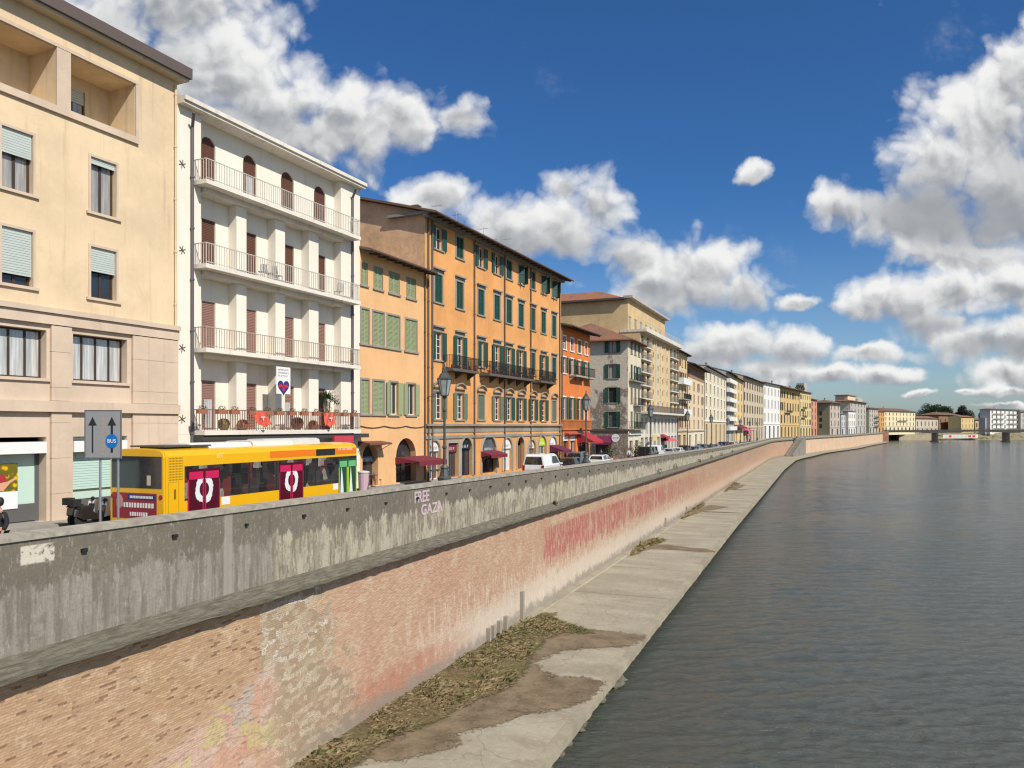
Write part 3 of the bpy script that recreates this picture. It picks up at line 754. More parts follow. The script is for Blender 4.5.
for o in ops:
    if 'R' not in o: continue
    r, i = o['R'], o['I']
    window(b, o['x0'], o['x1'], o['z0'], o['z1'], r=.22, nx=2, nz=4 if r > 1 else 2, sh=st[r][i], shm=GREEN_D if not (r == 3 and i in (0, 1, 2, 3, 8)) else GREEN_G,
           sur=.16, surm=PSTONE, cap=(0, 1, 1, 2)[r], frame=WHITE, glass=G_DARK if st[r][i] != 'closed' else G_GREY)
for i, (a, c) in enumerate(((b.u(453, -.95), b.u(479, -.95)), (b.u(489.5, -.95), b.u(534.5, -.95)), (b.u(541, -.95), b.u(556.5, -.95)))):
    balcony(b, a, c, rows[2][0]-.57, proj=.95, th=.2, rail=IRON, slab=plain('dark_balcony_stone', (.10, .085, .07), .8), brackets=True, step=.13, bar=.014)
    m = MB(); n = int((c-a)/.8)
    for k in range(n):
        x = a+.3+(c-a-.6)*k/max(1, n-1); m.lathe([(.1, 0), (.16, .26)], c=(x, -.75, rows[2][0]-.565), n=8)
    po = b.part(m, 'flower_pot', TERRA); m = MB()
    for k in range(n):
        x = a+.3+(c-a-.6)*k/max(1, n-1); leafcloud(m, (x, -.75, rows[2][0]-.1), (.25, .2, .25), 30, .12, rng)
    m.build('foliage', LEAFD, po)
mb = MB(); mb.box(-.02, -.22, zstr+.0, L+.02, -.003, zstr+.16); mb.box(-.02, -.12, zstr-.0, L+.02, -.002, zstr-.003); mb.box(-.01, -.10, zstr-.95, L+.01, -.003, zstr-.72)
mb.box(-.015, -.05, zstr-.5, L+.01, -.002, zstr-.2); b.part(mb, 'string_course', PSTONE)
for i, (x, wd, zt, arch) in enumerate(gr):   # stone surrounds of the shop openings
    mb = MB()
    for s_ in (-1, 1): mb.box(x+s_*(wd/2+.13)-.12, -.06, 0, x+s_*(wd/2+.13)+.12, -.003, zt-(wd/2 if arch else 0))
    if arch:
        n = 12; r0, r1_ = wd/2+.01, wd/2+.25; zc = zt-wd/2
        for k in range(n):
            p, q = math.pi*k/n, math.pi*(k+1)/n
            mb.yprism([(x-r0*math.cos(p), zc+r0*math.sin(p)), (x-r1_*math.cos(p), zc+r1_*math.sin(p)), (x-r1_*math.cos(q), zc+r1_*math.sin(q)), (x-r0*math.cos(q), zc+r0*math.sin(q))], -.06, -.003)
    else: mb.box(x-wd/2-.25, -.07, zt+.002, x+wd/2+.25, -.003, zt+.25)
    b.part(mb, 'arch_surround', STONE)
FAN = [WHITE, MAROON, G_DARK, G_GREY, WHITE, None, OFFW, plain('lime_sign', (.45, .62, .03), .5), WHITE]
for i, (x, wd, zt, arch) in enumerate(gr):
    zl = zt-(wd/2 if arch else .7)
    mb = MB(); mb.quad((x-wd/2, .33, zl), (x+wd/2, .33, zl), (x+wd/2, .33, zt), (x-wd/2, .33, zt))
    if FAN[i] and i != 5:
        mb = MB()
        if arch: mb.yprism([(x-wd/2+.03, zl)]+[(x-(wd/2-.03)*math.cos(math.pi*k/12), zl+(wd/2-.03)*math.sin(math.pi*k/12)) for k in range(1, 12)]+[(x+wd/2-.03, zl)], .1, .34)
        else: mb.box(x-wd/2+.02, .1, zl, x+wd/2-.02, .34, zt-.02)
        fo = b.part(mb, 'fanlight_sign', FAN[i])
        m = MB(); smalltext(m, x-wd*.28, x+wd*.28, zl+.15, .2, .098); m.build('lettering', BLACK if FAN[i] in (WHITE, OFFW) else WHITE, fo)
    glass = [G_GREY, SHOPG, SHOPG, SHOPG, plain('white_shutter', (.62, .60, .58), .5), plain('wood_door', (.17, .09, .05), .6), plain('grey_shutter', (.22, .24, .26), .5), G_GREY, SHOPG][i]
    window(b, x-wd/2+.01, x+wd/2-.01, .03, zl-.02, r=.3, frame=[OFFW, GREYF, BLACK, BLACK, OFFW, BROWN, GREYF, OFFW, BROWN_D][i], nx=2 if i != 4 else 1, sill=False, glass=glass, name='shop_door', t=.07)
x, wd, zt, _ = gr[3]; awning(b, x-wd/2-.25, x+wd/2+.25, zt-wd/2+.1, 1.0, .28, MAROON, val=.25)
x, wd, zt, _ = gr[8]; awning(b, x-wd/2-.1, x+wd/2+.3, zt-wd/2+.15, 1.6, .55, PURPLE, val=.2)
for p, m_ in ((427.5, PIPE), (431.5, PIPE), (473.7, PIPE), (504, PIPE), (530.2, PIPE), (559.2, PIPE)): pipe(b, b.u(p), 0, H-.05, mat=m_, r=.065, kink=.5)
# roof with strong eaves
mb = MB(); mb.box(-.3, -.35, H-.42, L+.2, -.003, H-.20); mb.box(-.35, -.5, H-.198, L+.25, D*.2, H-.0); b.part(mb, 'cornice', PSTONE)
rf = roof(b, L, D, H, oh=1.15, pitch=.27, end=.55, mat=TILEB)
for x in (7, 16, 22): chimney(b, rf, x, 5, H+1.2, 1.3)
for x in (9.5, 13, 18.5, 20.5, 24, 26): antenna(b, rf, x, 4.5, H+1.3, 1.8+rng.random())
m = MB(); m.tube((1.0, 10, H+1), (1.0, 10, H+3.6), .14, 8); m.build('flue', STEEL, rf)
m = MB(); m.box(.2, -.6, b.z(428, 395), .3, -.5, b.z(428, 395)+.06); m.tube((.25, -.02, b.z(428, 397)), (.25, -1.2, b.z(428, 396)), .02, 5); b.part(m, 'bracket_lamp', IRON)
B4 = b

# ---------------------------------------------------------------- 5 deep orange-red house
O3 = plaster('vermilion_plaster', (.62, .185, .05), .22, streak=.2)
s0 = sA(561)+.01; b = Bld('vermilion_house', 'deep orange red house with red awning and pharmacy cross next to the orange palazzo', ptA(s0), TA, sA(590)-s0, g-.45)
L = b.L; H = b.z(563, 325); ops = []; wn = []
for j, (p, hw) in enumerate(((564.3, .5), (572, .5), (579.3, .5), (586, .45))):
    x = b.u(p)
    for r, (y1, y0) in enumerate(((336, 349), (357, 373), (397, 420))):
        if j == 3 and r == 0: pass
        z1, z0 = b.z(564, y1), b.z(564, y0); ops.append(dict(x0=x-hw, x1=x+hw, z0=z0, z1=z1, r=.2)); wn.append((x, hw, z0, z1, r, j))
gd = [(b.u(566), 1.6), (b.u(573), 1.7), (b.u(583), 3.0)]
for (x, w_) in gd: ops.append(dict(x0=x-w_/2, x1=x+w_/2, z0=.02, z1=3.1, r=.35))
mb = MB(); shell(mb, L, 12, -2, H, ops); b.part(mb, 'wall', O3)
for (x, hw, z0, z1, r, j) in wn: window(b, x-hw, x+hw, z0, z1, sh='closed' if (r == 2 and j == 3) or (r == 0 and j == 2) else ('open' if r else None), shm=GREEN_D, fine=False, sur=.13, surm=WHITE, frame=WHITE, nz=2, cap=0)
balcony(b, b.u(569), b.u(581), wn[4][2]-.1, proj=.8, step=.16, brackets=True); balcony(b, b.u(583), b.u(589), wn[4][2]-.1, proj=.8, step=.16)
zq = b.z(564, 431); mb = MB()
n = int(L/.35)
for i in range(n): mb.box(.1+i*L/n, -.16, zq+.25, .1+i*L/n+.14, -.004, zq+1.1)
mb.box(0, -.2, zq+1.102, L, -.004, zq+1.22); mb.box(0, -.2, zq+.12, L, -.004, zq+.248); b.part(mb, 'balustrade_relief', plaster('pale_orange_stucco', (.50, .18, .06), .2))
for i, (x, w_) in enumerate(gd): shopfront(b, x-w_/2+.01, x+w_/2-.01, .03, 3.08, r=.35, frame=(BROWN, WHITE, BLACK)[i], nx=2, sign=(OFFW, OFFW, BLACK)[i], signh=.5)
awning(b, gd[2][0]-2.0, gd[2][0]+1.6, 3.5, 1.9, 1.0, RED, val=.25); awning(b, gd[0][0]-.5, gd[1][0]+1.2, 3.5, .5, .1, plain('brick_red_canopy', (.40, .08, .05), .8), val=.1)
x = b.u(581, -.4); zc = b.z(581, 433, -.4); mb = MB(); mb.box(x-.55, -.5, zc-.18, x+.55, -.35, zc+.18); mb.box(x-.18, -.5, zc-.55, x+.18, -.35, zc-.182); mb.box(x-.18, -.5, zc+.182, x+.18, -.35, zc+.55); mb.box(x-.05, -.349, zc-.05, x+.05, 0, zc+.05)
b.part(mb, 'cross_sign', plain('dark_cross_sign', (.02, .03, .025), .4))
rf = roof(b, L, 12, H, oh=1.3, pitch=.22, mat=TILEB); chimney(b, rf, 3, 7, H+.9, 1.4)
pipe(b, .15, 0, H)
B5 = b

# ---------------------------------------------------------------- 6 stone corner house (side wall faces the viewer)
b = bld_pts('corner_house', 'grey corner house with exposed stone patches on its side wall, green shutters and hipped roof', (628, 106), (641, 114), g=-4.55)
L = b.L; D = 13.0
H = b.z(628, 338); 
m, t, bs = new_mat('patched_stone_wall'); bs.inputs['Roughness'].default_value = .9
co = t.node('ShaderNodeTexCoord').outputs['Object']
vo = t.node('ShaderNodeTexVoronoi'); vo.inputs['Scale'].default_value = 3.2; t.l.new(co, vo.inputs['Vector'])
hs = t.mix(t.noise(co, 6, 3), (.26, .20, .15), (.42, .36, .28)); hs = t.mix(t.ss(vo.outputs['Distance'], .25, .5), hs, (.20, .16, .125))
sp = t.node('ShaderNodeSeparateXYZ'); t.l.new(co, sp.inputs[0])
nz_ = t.math('ADD', t.noise(co, .4, 5), t.math('MULTIPLY', sp.outputs['Z'], -.018))
setc(t, bs, t.mix(t.ss(nz_, .33, .40), t.mix(t.noise(co, .8, 5), (.44, .385, .30), (.55, .49, .39)), hs)); t.l.new(t.bump(vo.outputs['Distance'], .4, .05), bs.inputs['Normal'])
STW = m; CREAM = plaster('cream_plaster', (.64, .56, .42), .15)
rows = [b.z(628, y) for y in (352, 378, 402.5, 427)]; hts = [1.6, 1.95, 2.1, 2.1]
ops = []; wn = []
for r, z0 in enumerate(rows):
    for x in (2.2, 4.6, 7.0): ops.append(dict(x0=x-.5, x1=x+.5, z0=z0, z1=z0+hts[r], r=.2)); wn.append((x, z0, hts[r], r))
for x in (2.0, 5.6): ops.append(dict(x0=x-1, x1=x+1, z0=.02, z1=3.0, r=.3))
mb = MB(); facade(mb, 0, L, -2, H, ops); mb.quad((L, 0, -2), (L, D, -2), (L, D, H), (L, 0, H)); mb.quad((0, D, -2), (L, D, -2), (L, D, H), (0, D, H))
b.part(mb, 'front_wall', CREAM)
# the side wall in its own frame: sub-empty not allowed, so a second building-like frame with y along the side
sd = Bld.__new__(Bld); sd.P0 = (b.P0[0]+D*b.Y[0], b.P0[1]+D*b.Y[1]); sd.th = b.th+math.pi/2; sd.L = D; sd.g = b.g
sd.X = (math.sin(sd.th), math.cos(sd.th)); sd.Y = (-math.cos(sd.th), math.sin(sd.th))
sd.root = b.root
def side_fix(o0):    # move parts that were built in the side frame into the root frame
    for o in [c for c in b.root.children if c not in o0]:
        l = o.location.copy(); o.location = (l.y, D-l.x, l.z); o.rotation_euler.z = -math.pi/2
o0 = set(b.root.children)
ops = []; sw = [sd.u(612.5), sd.u(592)]
for r, z0 in enumerate(rows): ops.append(dict(x0=sw[0]-.55, x1=sw[0]+.55, z0=z0, z1=z0+hts[r], r=.22))
ops.append(dict(x0=D-4.6, x1=D-2.8, z0=.02, z1=2.9, r=.3)); ops.append(dict(x0=D-9, x1=D-6.0, z0=.02, z1=2.9, r=.3))
mb = MB(); facade(mb, 0, D, -2, H, ops); sd.part(mb, 'side_wall', STW)
for r, z0 in enumerate(rows): window(sd, sw[0]-.55, sw[0]+.55, z0, z0+hts[r], r=.22, sh='open', shm=GREEN_D, fine=False, frame=GREEN_D, nx=2, sur=.12, surm=PSTONE, glass=(G_LIGHT, G_CURT, G_DARK, G_GREY)[r], cap=0)
zb_ = b.z(628, 431.5); mb = MB(); mb.box(0, -.15, zb_, D+.15, -.004, zb_+.3); sd.part(mb, 'string_course', EAVE)
shopfront(sd, D-4.6, D-2.8, .03, 2.9, frame=BLACK, sign=BLACK); shopfront(sd, D-9, D-6, .03, 2.9, frame=BLACK, sign=MAROON)
awning(sd, D-4.2, D-2.2, 3.2, 1.2, .9, PURPLE, val=.3)
mb = MB(); mb.lathe([(0.01, 0), (.55, .0), (.55, .08), (.01, .08)], n=16); o = sd.part(mb, 'round_sign', WHITE); o.data.transform(__import__('mathutils').Matrix.Rotation(R(90), 4, 'X')); o.location = (D-1.6, -.6, 2.9)
mb = MB(); smalltext(mb, -.35, .35, -.1, .2, -.09); o2 = mb.build('lettering', IRON, o)
mb = MB(); mb.box(D-7.6, -.2, 3.1, D-4.9, -.1, 3.7); o = sd.part(mb, 'shop_sign', GREYF); mb = MB(); smalltext(mb, D-7.3, D-5.2, 3.25, .3, -.202); mb.build('lettering', WHITE, o)
side_fix(o0)
for (x, z0, h, r) in wn: window(b, x-.5, x+.5, z0, z0+h, sh='open' if r in (1, 3) and x > 4 else 'closed', shm=GREEN_D if r == 1 else GREEN_G, fine=False, frame=WHITE, sur=.1, surm=PSTONE)
for r in (1, 2, 3): balcony(b, .4 if r != 2 else 3.2, L-.3, rows[r]-.25, proj=.8, step=.18, rail=IRON, slab=PSTONE)
for x in (2.0, 5.6): shopfront(b, x-1, x+1, .03, 3.0, frame=BROWN, sign=OFFW)
mb = MB(); mb.box(0, -.25, 3.3, L, -.004, 3.6); b.part(mb, 'string_course', OFFW)
roof(b, L, D, H, oh=.9, pitch=.42, kind='hip', mat=TILE)
B6 = b

# ---------------------------------------------------------------- 7 tall yellow hotel
YH = plaster('ochre_yellow_plaster', (.60, .45, .25), .15, streak=.15); YHS = plaster('side_ochre_plaster', (.56, .41, .22), .3, streak=.3); CON = plaster('pale_concrete', (.60, .565, .49), .2)
b = bld_pts('tall_apartment_block', 'tall ochre modern block with projecting terrace slabs and tiled attic behind the corner house', (640, 114.5), (677, 141), g=-4.75)
L = b.L; D = 26.0; H = b.z(641, 332)
zter = b.z(641, 411); nfl = 6; fh = (H-zter)/nfl
ops = []; wn = []
ncol = 8
for k in range(nfl):
    for i in range(ncol):
        x = L*(i+.5)/ncol; w_ = .42 if 1 < i < 6 else .9; z0 = zter+fh*k+(.8 if 1 < i < 6 else .05)
        ops.append(dict(x0=x-w_, x1=x+w_, z0=z0, z1=zter+fh*k+fh*.82, r=.25)); wn.append((x, w_, z0, zter+fh*k+fh*.82, i))
for i in range(10):
    x = L*(i+.5)/10; ops.append(dict(x0=x-.95, x1=x+.95, z0=.02, z1=3.0, r=.8)); ops.append(dict(x0=x-.8, x1=x+.8, z0=3.5, z1=zter-1.0, r=.5))
mb = MB(); shell(mb, L, D, -2, H, ops, mi=lambda z: 0 if z > zter-.3 else 2, side_mi=1, zs=(zter-.3,)); b.part(mb, 'wall', [YH, YHS, CON])
for (x, w_, z0, z1, i) in wn: window(b, x-w_, x+w_, z0, z1, r=.25, frame=BROWN if 1 < i < 6 else GREYF, sill=False, nx=2, glass=(G_GREY, G_DARK)[i % 2], y=0)
for i in range(10):
    x = L*(i+.5)/10; window(b, x-.95, x+.95, .03, 3.0, r=.8, frame=GREYF, sill=False, name='shop_window', glass=SHOPG); window(b, x-.8, x+.8, 3.5, zter-1, r=.5, frame=OFFW, sill=False, glass=G_CURT)
for k in range(nfl):     # terraces at the two ends and stripes
    z = zter+fh*k
    if k:
        balcony(b, .1, L*.24, z, proj=.4, step=.25, rail=STEEL, slab=CON, bar=.012); balcony(b, L*.76, L-.1, z, proj=.4, step=.25, rail=STEEL, slab=CON, bar=.012)
        mb = MB()
        for i in range(5): mb.box(L*.27+i*L*.105, -.12, z-.1, L*.27+i*L*.105+.5, -.004, z+.05)
        b.part(mb, 'ledge', CON)
balcony(b, -.2, L+.2, zter-.1, proj=1.3, step=.3, rail=GREYF, slab=CON, bar=.02, th=.3)
for i in range(5):
    mb = MB(); x = L*.25+i*L*.125; mb.box(x-.12, -.14, zter+.2, x+.12, -.004, H-.1); b.part(mb, 'rib', CON)
mb = MB(); mb.box(-.1, -1.0, H+.002, L+.1, 3, H+.4); b.part(mb, 'terrace_slab', CON)
m = MB(); n = int(L/.5)
for i in range(n+1): m.box(i*L/n-.015, -.9, H+.4, i*L/n+.015, -.87, H+1.4)
m.box(-.05, -.92, H+1.402, L+.05, -.86, H+1.46); m.box(-.05, -.9, H+.402, L+.05, -.88, H+.7); b.part(m, 'railing', CON)
H2 = b.z(636, 303, 2.0); mb = MB(); ops = [dict(x0=L*(i+.3)/8, x1=L*(i+.75)/8, z0=H+.6, z1=H+2.6, r=.15) for i in range(7)]
facade(mb, .6, L-1, H+.401, H2, ops, y=2.0); 
for x in (.6, L-1): mb.quad((x, 2, H), (x, D, H), (x, D, H2), (x, 2, H2))
mb.quad((.6, D, H), (L-1, D, H), (L-1, D, H2), (.6, D, H2)); mb.quad((.6, 2, H2), (L-1, 2, H2), (L-1, D, H2), (.6, D, H2)); at = b.part(mb, 'attic_wall', YHS)
for o in ops: window(b, o['x0'], o['x1'], o['z0'], o['z1'], r=.15, y=2.0, frame=WHITE, sill=False, glass=G_GREY)
mb = MB(); mb.box(.2, 1.2, H2+.002, L-.6, 2.6, H2+.35); b.part(mb, 'attic_eave', plaster('grey_attic_eave', (.42, .39, .34), .2))
mb = MB(); mb.add([(0, 2.6, H2+.05), (L-.6, 2.6, H2+.05), (L-.6, D+.4, H2+.05), (0, D+.4, H2+.05), (3, 7, H2+1.7), (L-4, 7, H2+1.7), (3, D-5, H2+1.7), (L-4, D-5, H2+1.7)], [(0, 1, 5, 4), (1, 2, 7, 5), (2, 3, 6, 7), (3, 0, 4, 6), (4, 5, 7, 6)]); rf = b.part(mb, 'roof', TILEO)
mb = MB(); mb.box(-.25, 2.4, H2-.25, .55, D+.3, H2+.05); b.part(mb, 'side_eave', EAVE)
chimney(b, rf, 4, 20, H2+.8, 1.6); antenna(b, rf, 6, 12, H2+1.6, 3); antenna(b, rf, 10, 16, H2+1.6, 2.4)
mb = MB(); mb.box(-.2, D-5, H-2.2, .0, D-3.8, H-.6); mb.box(-.25, D-3.3, H-2.2, .0, D-2.3, H-.6); b.part(mb, 'side_window', G_DARK)
mb = MB(); mb.box(3.5, -1.2, 2.5, 6.5, -1.1, 3.4); b.part(mb, 'shop_sign', plain('yellow_sign', (.65, .50, .16), .5))
m = MB(); awn = None
awning(b, L*.50, L*.60, 3.4, 1.0, .5, plain('pinkish_red_canvas', (.30, .04, .06), .8), val=.3)
B7 = b
# ---------------------------------------------------------------- the rest of the row, receding
def row_house(name, label, a, c, ys, col, nfl, ncol, hg=4.2, D=13, g=None, sh='closed', shm=BROWN, roofm=None, kind='gable', ww=None, bal=(), side=None, pitch=.28, oh=.9, awn=None,
              nzw=1, frame=None, sur=.12, wfr=.62, sol=None, gc=None, topc=None, cornice=True, glass=None, grd=True, group=None):
    g = g if g is not None else -5.0
    b = bld_pts(name, label, a, c, g=g, group=group); L = b.L; H = (HY-ys)*a[1]/F-g if ys > 0 else -ys
    fh = (H-hg-.3)/nfl; ops = []; wn = []; ww = ww or min(.32*L/ncol, .75)
    for k in range(nfl):
        for i in range(ncol):
            x = L*(i+.5)/ncol; z0 = hg+fh*k+fh*.18; z1 = z0+fh*wfr*(.8 if k == nfl-1 else 1)
            ops.append(dict(x0=x-ww, x1=x+ww, z0=z0, z1=z1, r=.25)); wn.append((x, z0, z1, k, i))
    ng = max(2, ncol-1); gw = min(.36*L/ng, 1.5); gn = []
    if grd:
        for i in range(ng):
            x = L*(i+.5)/ng; ops.append(dict(x0=x-gw, x1=x+gw, z0=.02, z1=hg-.9, r=.35)); gn.append(x)
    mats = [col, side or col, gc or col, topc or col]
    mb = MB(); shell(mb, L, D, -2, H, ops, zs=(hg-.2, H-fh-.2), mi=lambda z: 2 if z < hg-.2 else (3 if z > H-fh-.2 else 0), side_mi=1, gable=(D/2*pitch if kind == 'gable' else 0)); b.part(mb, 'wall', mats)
    for (x, z0, z1, k, i) in wn:
        q = sh
        if sh == 'mix': q = random.choice(('closed', 'closed', 'open', None))
        window(b, x-ww, x+ww, z0, z1, r=.25, sh=q, shm=shm, fine=False, frame=frame or OFFW, sill=True, sur=sur, surm=sol or STONE, nz=nzw, glass=glass, cap=0)
    for x in gn: window(b, x-gw, x+gw, .03, hg-.92, r=.35, frame=BROWN_D, sill=False, name='shop_window', glass=SHOPG)
    if cornice:
        mb = MB(); mb.box(-.02, -.2, hg-.25, L+.02, -.004, hg-.02); mb.box(-.02, -.3, H-.35, L+.02, -.004, H-.05); b.part(mb, 'string_course', sol or STONE)
    for (f0, f1, k, solid) in bal: balcony(b, L*f0, L*f1, hg+fh*k+.1, proj=1.1, step=.3, rail=IRON, slab=WHITE if solid else STONE, solid=solid, bar=.02)
    if awn: awning(b, L*awn[0], L*awn[1], hg-.4, 1.6, .6, awn[2], val=.35)
    rf = roof(b, L, D, H, oh=oh, pitch=pitch, mat=roofm or random.choice((TILE, TILEB)), kind=kind)
    chimney(b, rf, L*.3, D*.5, H+D*.5*pitch-.2, 1.2); antenna(b, rf, L*.6, D*.45, H+D*.45*pitch-.2, 2.2)
    pipe(b, .12, 0, H, r=.07)
    b.H = H; b.rf = rf; return b
TAN = plaster('tan_plaster', (.58, .45, .28), .15); CRM = plaster('cream_wall', (.68, .60, .44), .12); PEACH = plaster('peach_wall', (.66, .52, .35), .15)
YEL = plaster('yellow_wall', (.66, .50, .24), .15); BEI = plaster('beige_wall', (.52, .44, .31), .25); WHT = plaster('bright_white_wall', (.70, .68, .64), .08)
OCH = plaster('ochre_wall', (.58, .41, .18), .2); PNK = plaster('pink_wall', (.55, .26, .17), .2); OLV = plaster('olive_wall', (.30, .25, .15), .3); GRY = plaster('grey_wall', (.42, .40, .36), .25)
GREYB = plain('grey_blue_metal', (.20, .22, .24), .5)
PT = [(677, 141.5), (687, 152), (704, 178), (726, 222), (734, 243), (743, 270), (763, 318), (780, 347), (799.5, 386), (811, 408), (817, 420)]
row_house('balcony_house', 'narrow tan house with white projecting balconies right after the tall ochre block', PT[0], PT[1], 350, TAN, 5, 3, g=-5.0, bal=((.1, .9, 1, WHITE), (.1, .9, 2, None), (.1, .9, 3, WHITE)), sh='mix', shm=BROWN, roofm=TILEB, topc=YEL)
bb = row_house('peach_house', 'pale peach house with brown windows on its top floor under a deep brown eave', PT[1], PT[2], 362, PEACH, 5, 4, g=-5.1, sh='mix', shm=MAUVE, topc=plaster('brown_top_floor', (.30, .17, .10), .2), gc=CRM, oh=1.6, roofm=TILEB)
# glazed roof storey set back behind it
mb = MB(); H0 = bb.H; mb.box(-2, 5, H0-2, bb.L+9, 12, H0+4.2); o = bb.part(mb, 'roof_storey', BEI)
mb = MB(); mb.box(-2.4, 4.4, H0+4.22, bb.L+9.4, 12.6, H0+4.6); mb.build('roof', FASC, o)
mb = MB()
for i in range(7): mb.box(-1.6+i*3.2, 4.93, H0+1.9, .8+i*3.2, 4.99, H0+3.7)
mb.build('window', G_GREY, o)
row_house('cream_block', 'long cream modern block with rows of brown windows and a flat grey eave', PT[2], PT[3], 365.5, CRM, 4, 6, hg=6.6, g=-5.3, sh=None, shm=BROWN, frame=BROWN_D, glass=G_DARK, sur=.25, sol=WHITE, gc=TAN, ww=1.3, roofm=GREYB, pitch=.1, wfr=.7)
row_house('white_balcony_block', 'narrow block with stacked white balconies left of the yellow house', PT[3], PT[4], 371, GRY, 6, 3, g=-5.4, sh=None, bal=tuple((.05, .95, k, WHITE) for k in range(0, 6)), roofm=TILEB, oh=1.2, topc=BEI)
row_house('yellow_house', 'narrow yellow house with tall dark windows and a maroon awning', PT[4], PT[5], 376.5, YEL, 4, 3, hg=6, g=-5.45, sh='closed', shm=BROWN_D, awn=(.05, .95, MAROON), ww=.9)
row_house('beige_palazzo', 'broad beige palazzo with four rows of dark windows beside the bright white palazzo', PT[5], PT[6], 375.5, BEI, 4, 8, hg=5, g=-5.5, sh='closed', shm=BROWN_D, ww=1.3, roofm=TILE, oh=1.5, glass=G_GREY, awn=(.0, .25, plain('pink_awning', (.5, .12, .18), .8)))
b = row_house('white_palazzo', 'bright white palazzo with tall grey windows and low pitched roof', PT[6], PT[7], 382, WHT, 3, 5, hg=6.5, g=-5.55, sh='closed', shm=plain('pale_grey_shutter', (.38, .38, .36), .6), ww=1.2, roofm=TILEB, sol=WHT, pitch=.18, oh=1.2)
row_house('ochre_palazzo', 'deep ochre palazzo with a wide brown eave right of the bright white palazzo', PT[7], PT[8], 386, OCH, 3, 7, hg=6, g=-5.6, sh='mix', shm=BROWN_D, ww=1.25, roofm=TILEB, oh=2.6, pitch=.3, bal=((.2, .5, 1, None),))
b = row_house('turret_house', 'pale yellow house topped by a small roof turret and plants', PT[8], PT[9], 391, plaster('light_yellow_wall', (.60, .48, .24), .12), 4, 5, hg=5.5, g=-5.65, sh='mix', shm=BROWN, roofm=TILEB, bal=((.1, .45, 1, None), (.1, .45, 2, None)))
mb = MB(); mb.box(b.L*.75, 2, b.H, b.L*.98, 6, b.H+5); b.part(mb, 'turret', GRY)
m = MB(); leafcloud(m, (b.L*.4, 2, b.H+2), (b.L*.35, 1.5, 1.8), 260, .8, rng); b.part(m, 'roof_plants', LEAFD)
row_house('pink_house', 'narrow salmon pink house just before the olive walled corner building', PT[9], PT[10], 399, PNK, 4, 2, hg=5, g=-5.7, sh='closed', shm=BROWN, roofm=TILE)
# buildings round the bend: their near side walls face the viewer
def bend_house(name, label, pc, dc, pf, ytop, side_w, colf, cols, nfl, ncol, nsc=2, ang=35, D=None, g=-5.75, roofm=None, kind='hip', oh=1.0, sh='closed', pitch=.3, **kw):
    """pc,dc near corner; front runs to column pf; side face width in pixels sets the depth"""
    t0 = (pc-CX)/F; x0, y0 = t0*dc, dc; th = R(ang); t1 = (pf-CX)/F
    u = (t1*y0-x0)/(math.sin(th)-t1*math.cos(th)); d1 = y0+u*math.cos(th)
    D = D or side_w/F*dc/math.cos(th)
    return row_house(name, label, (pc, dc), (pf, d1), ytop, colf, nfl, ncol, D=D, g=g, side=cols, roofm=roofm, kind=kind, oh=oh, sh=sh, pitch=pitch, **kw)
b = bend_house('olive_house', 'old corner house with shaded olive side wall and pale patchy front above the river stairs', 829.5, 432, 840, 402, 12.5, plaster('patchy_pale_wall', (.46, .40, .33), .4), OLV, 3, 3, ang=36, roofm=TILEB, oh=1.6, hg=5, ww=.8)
mb = MB()
for k in range(3):
    for i in range(2): mb.box(-.05, 4+i*b.L*.0+i*5, 4.6+k*3.6, -.003, 5.4+i*5, 6.8+k*3.6)
b.part(mb, 'side_window', BROWN_D)
b = bend_house('terrace_house', 'large grey and brown building with roof terraces rising behind the bright white low house', 850, 520, 866, 400.5, 10, GRY, BEI, 4, 5, ang=34, roofm=TILE, hg=6, ww=1.0, oh=1.5)
mb = MB(); mb.box(b.L*.05, 2, b.H-1, b.L*.5, 10, b.H+3.6); o = b.part(mb, 'roof_storey', PEACH); mb = MB(); mb.box(b.L*.02, 1.4, b.H+3.62, b.L*.53, 10.6, b.H+4.1); mb.build('roof', TILE, o)
mb = MB(); mb.yprism([(b.L*.5, b.H-1), (b.L*.8, b.H-1), (b.L*.8, b.H+2.2), (b.L*.65, b.H+3.4), (b.L*.5, b.H+2.2)], .5, 8); b.part(mb, 'dormer', GRY)
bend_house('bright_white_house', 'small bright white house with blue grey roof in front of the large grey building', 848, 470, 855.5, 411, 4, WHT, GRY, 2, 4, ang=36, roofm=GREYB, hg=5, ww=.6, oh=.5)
bend_house('grey_house', 'plain light grey house between the patchy corner house and the bright white house', 841, 462, 847.5, 414, 3, plaster('cool_grey_wall', (.48, .49, .50), .15), GRY, 2, 3, ang=36, roofm=GREYB, hg=5, ww=.6, oh=.4)
bend_house('dull_block', 'dull grey five storey block with balconies left of the small orange house', 869, 575, 878, 408, 5, GRY, BEI, 4, 4, ang=37, roofm=TILEB, hg=5, bal=((.5, .95, 0, None), (.5, .95, 1, None), (.5, .95, 2, None)), ww=.8)
bend_house('small_orange_house', 'small orange house attached to the long yellow palace near the bridge', 878, 640, 884.5, 411, 3, plaster('orange_wall', (.52, .30, .12), .2), TAN, 3, 3, ang=42, hg=5, ww=.9)
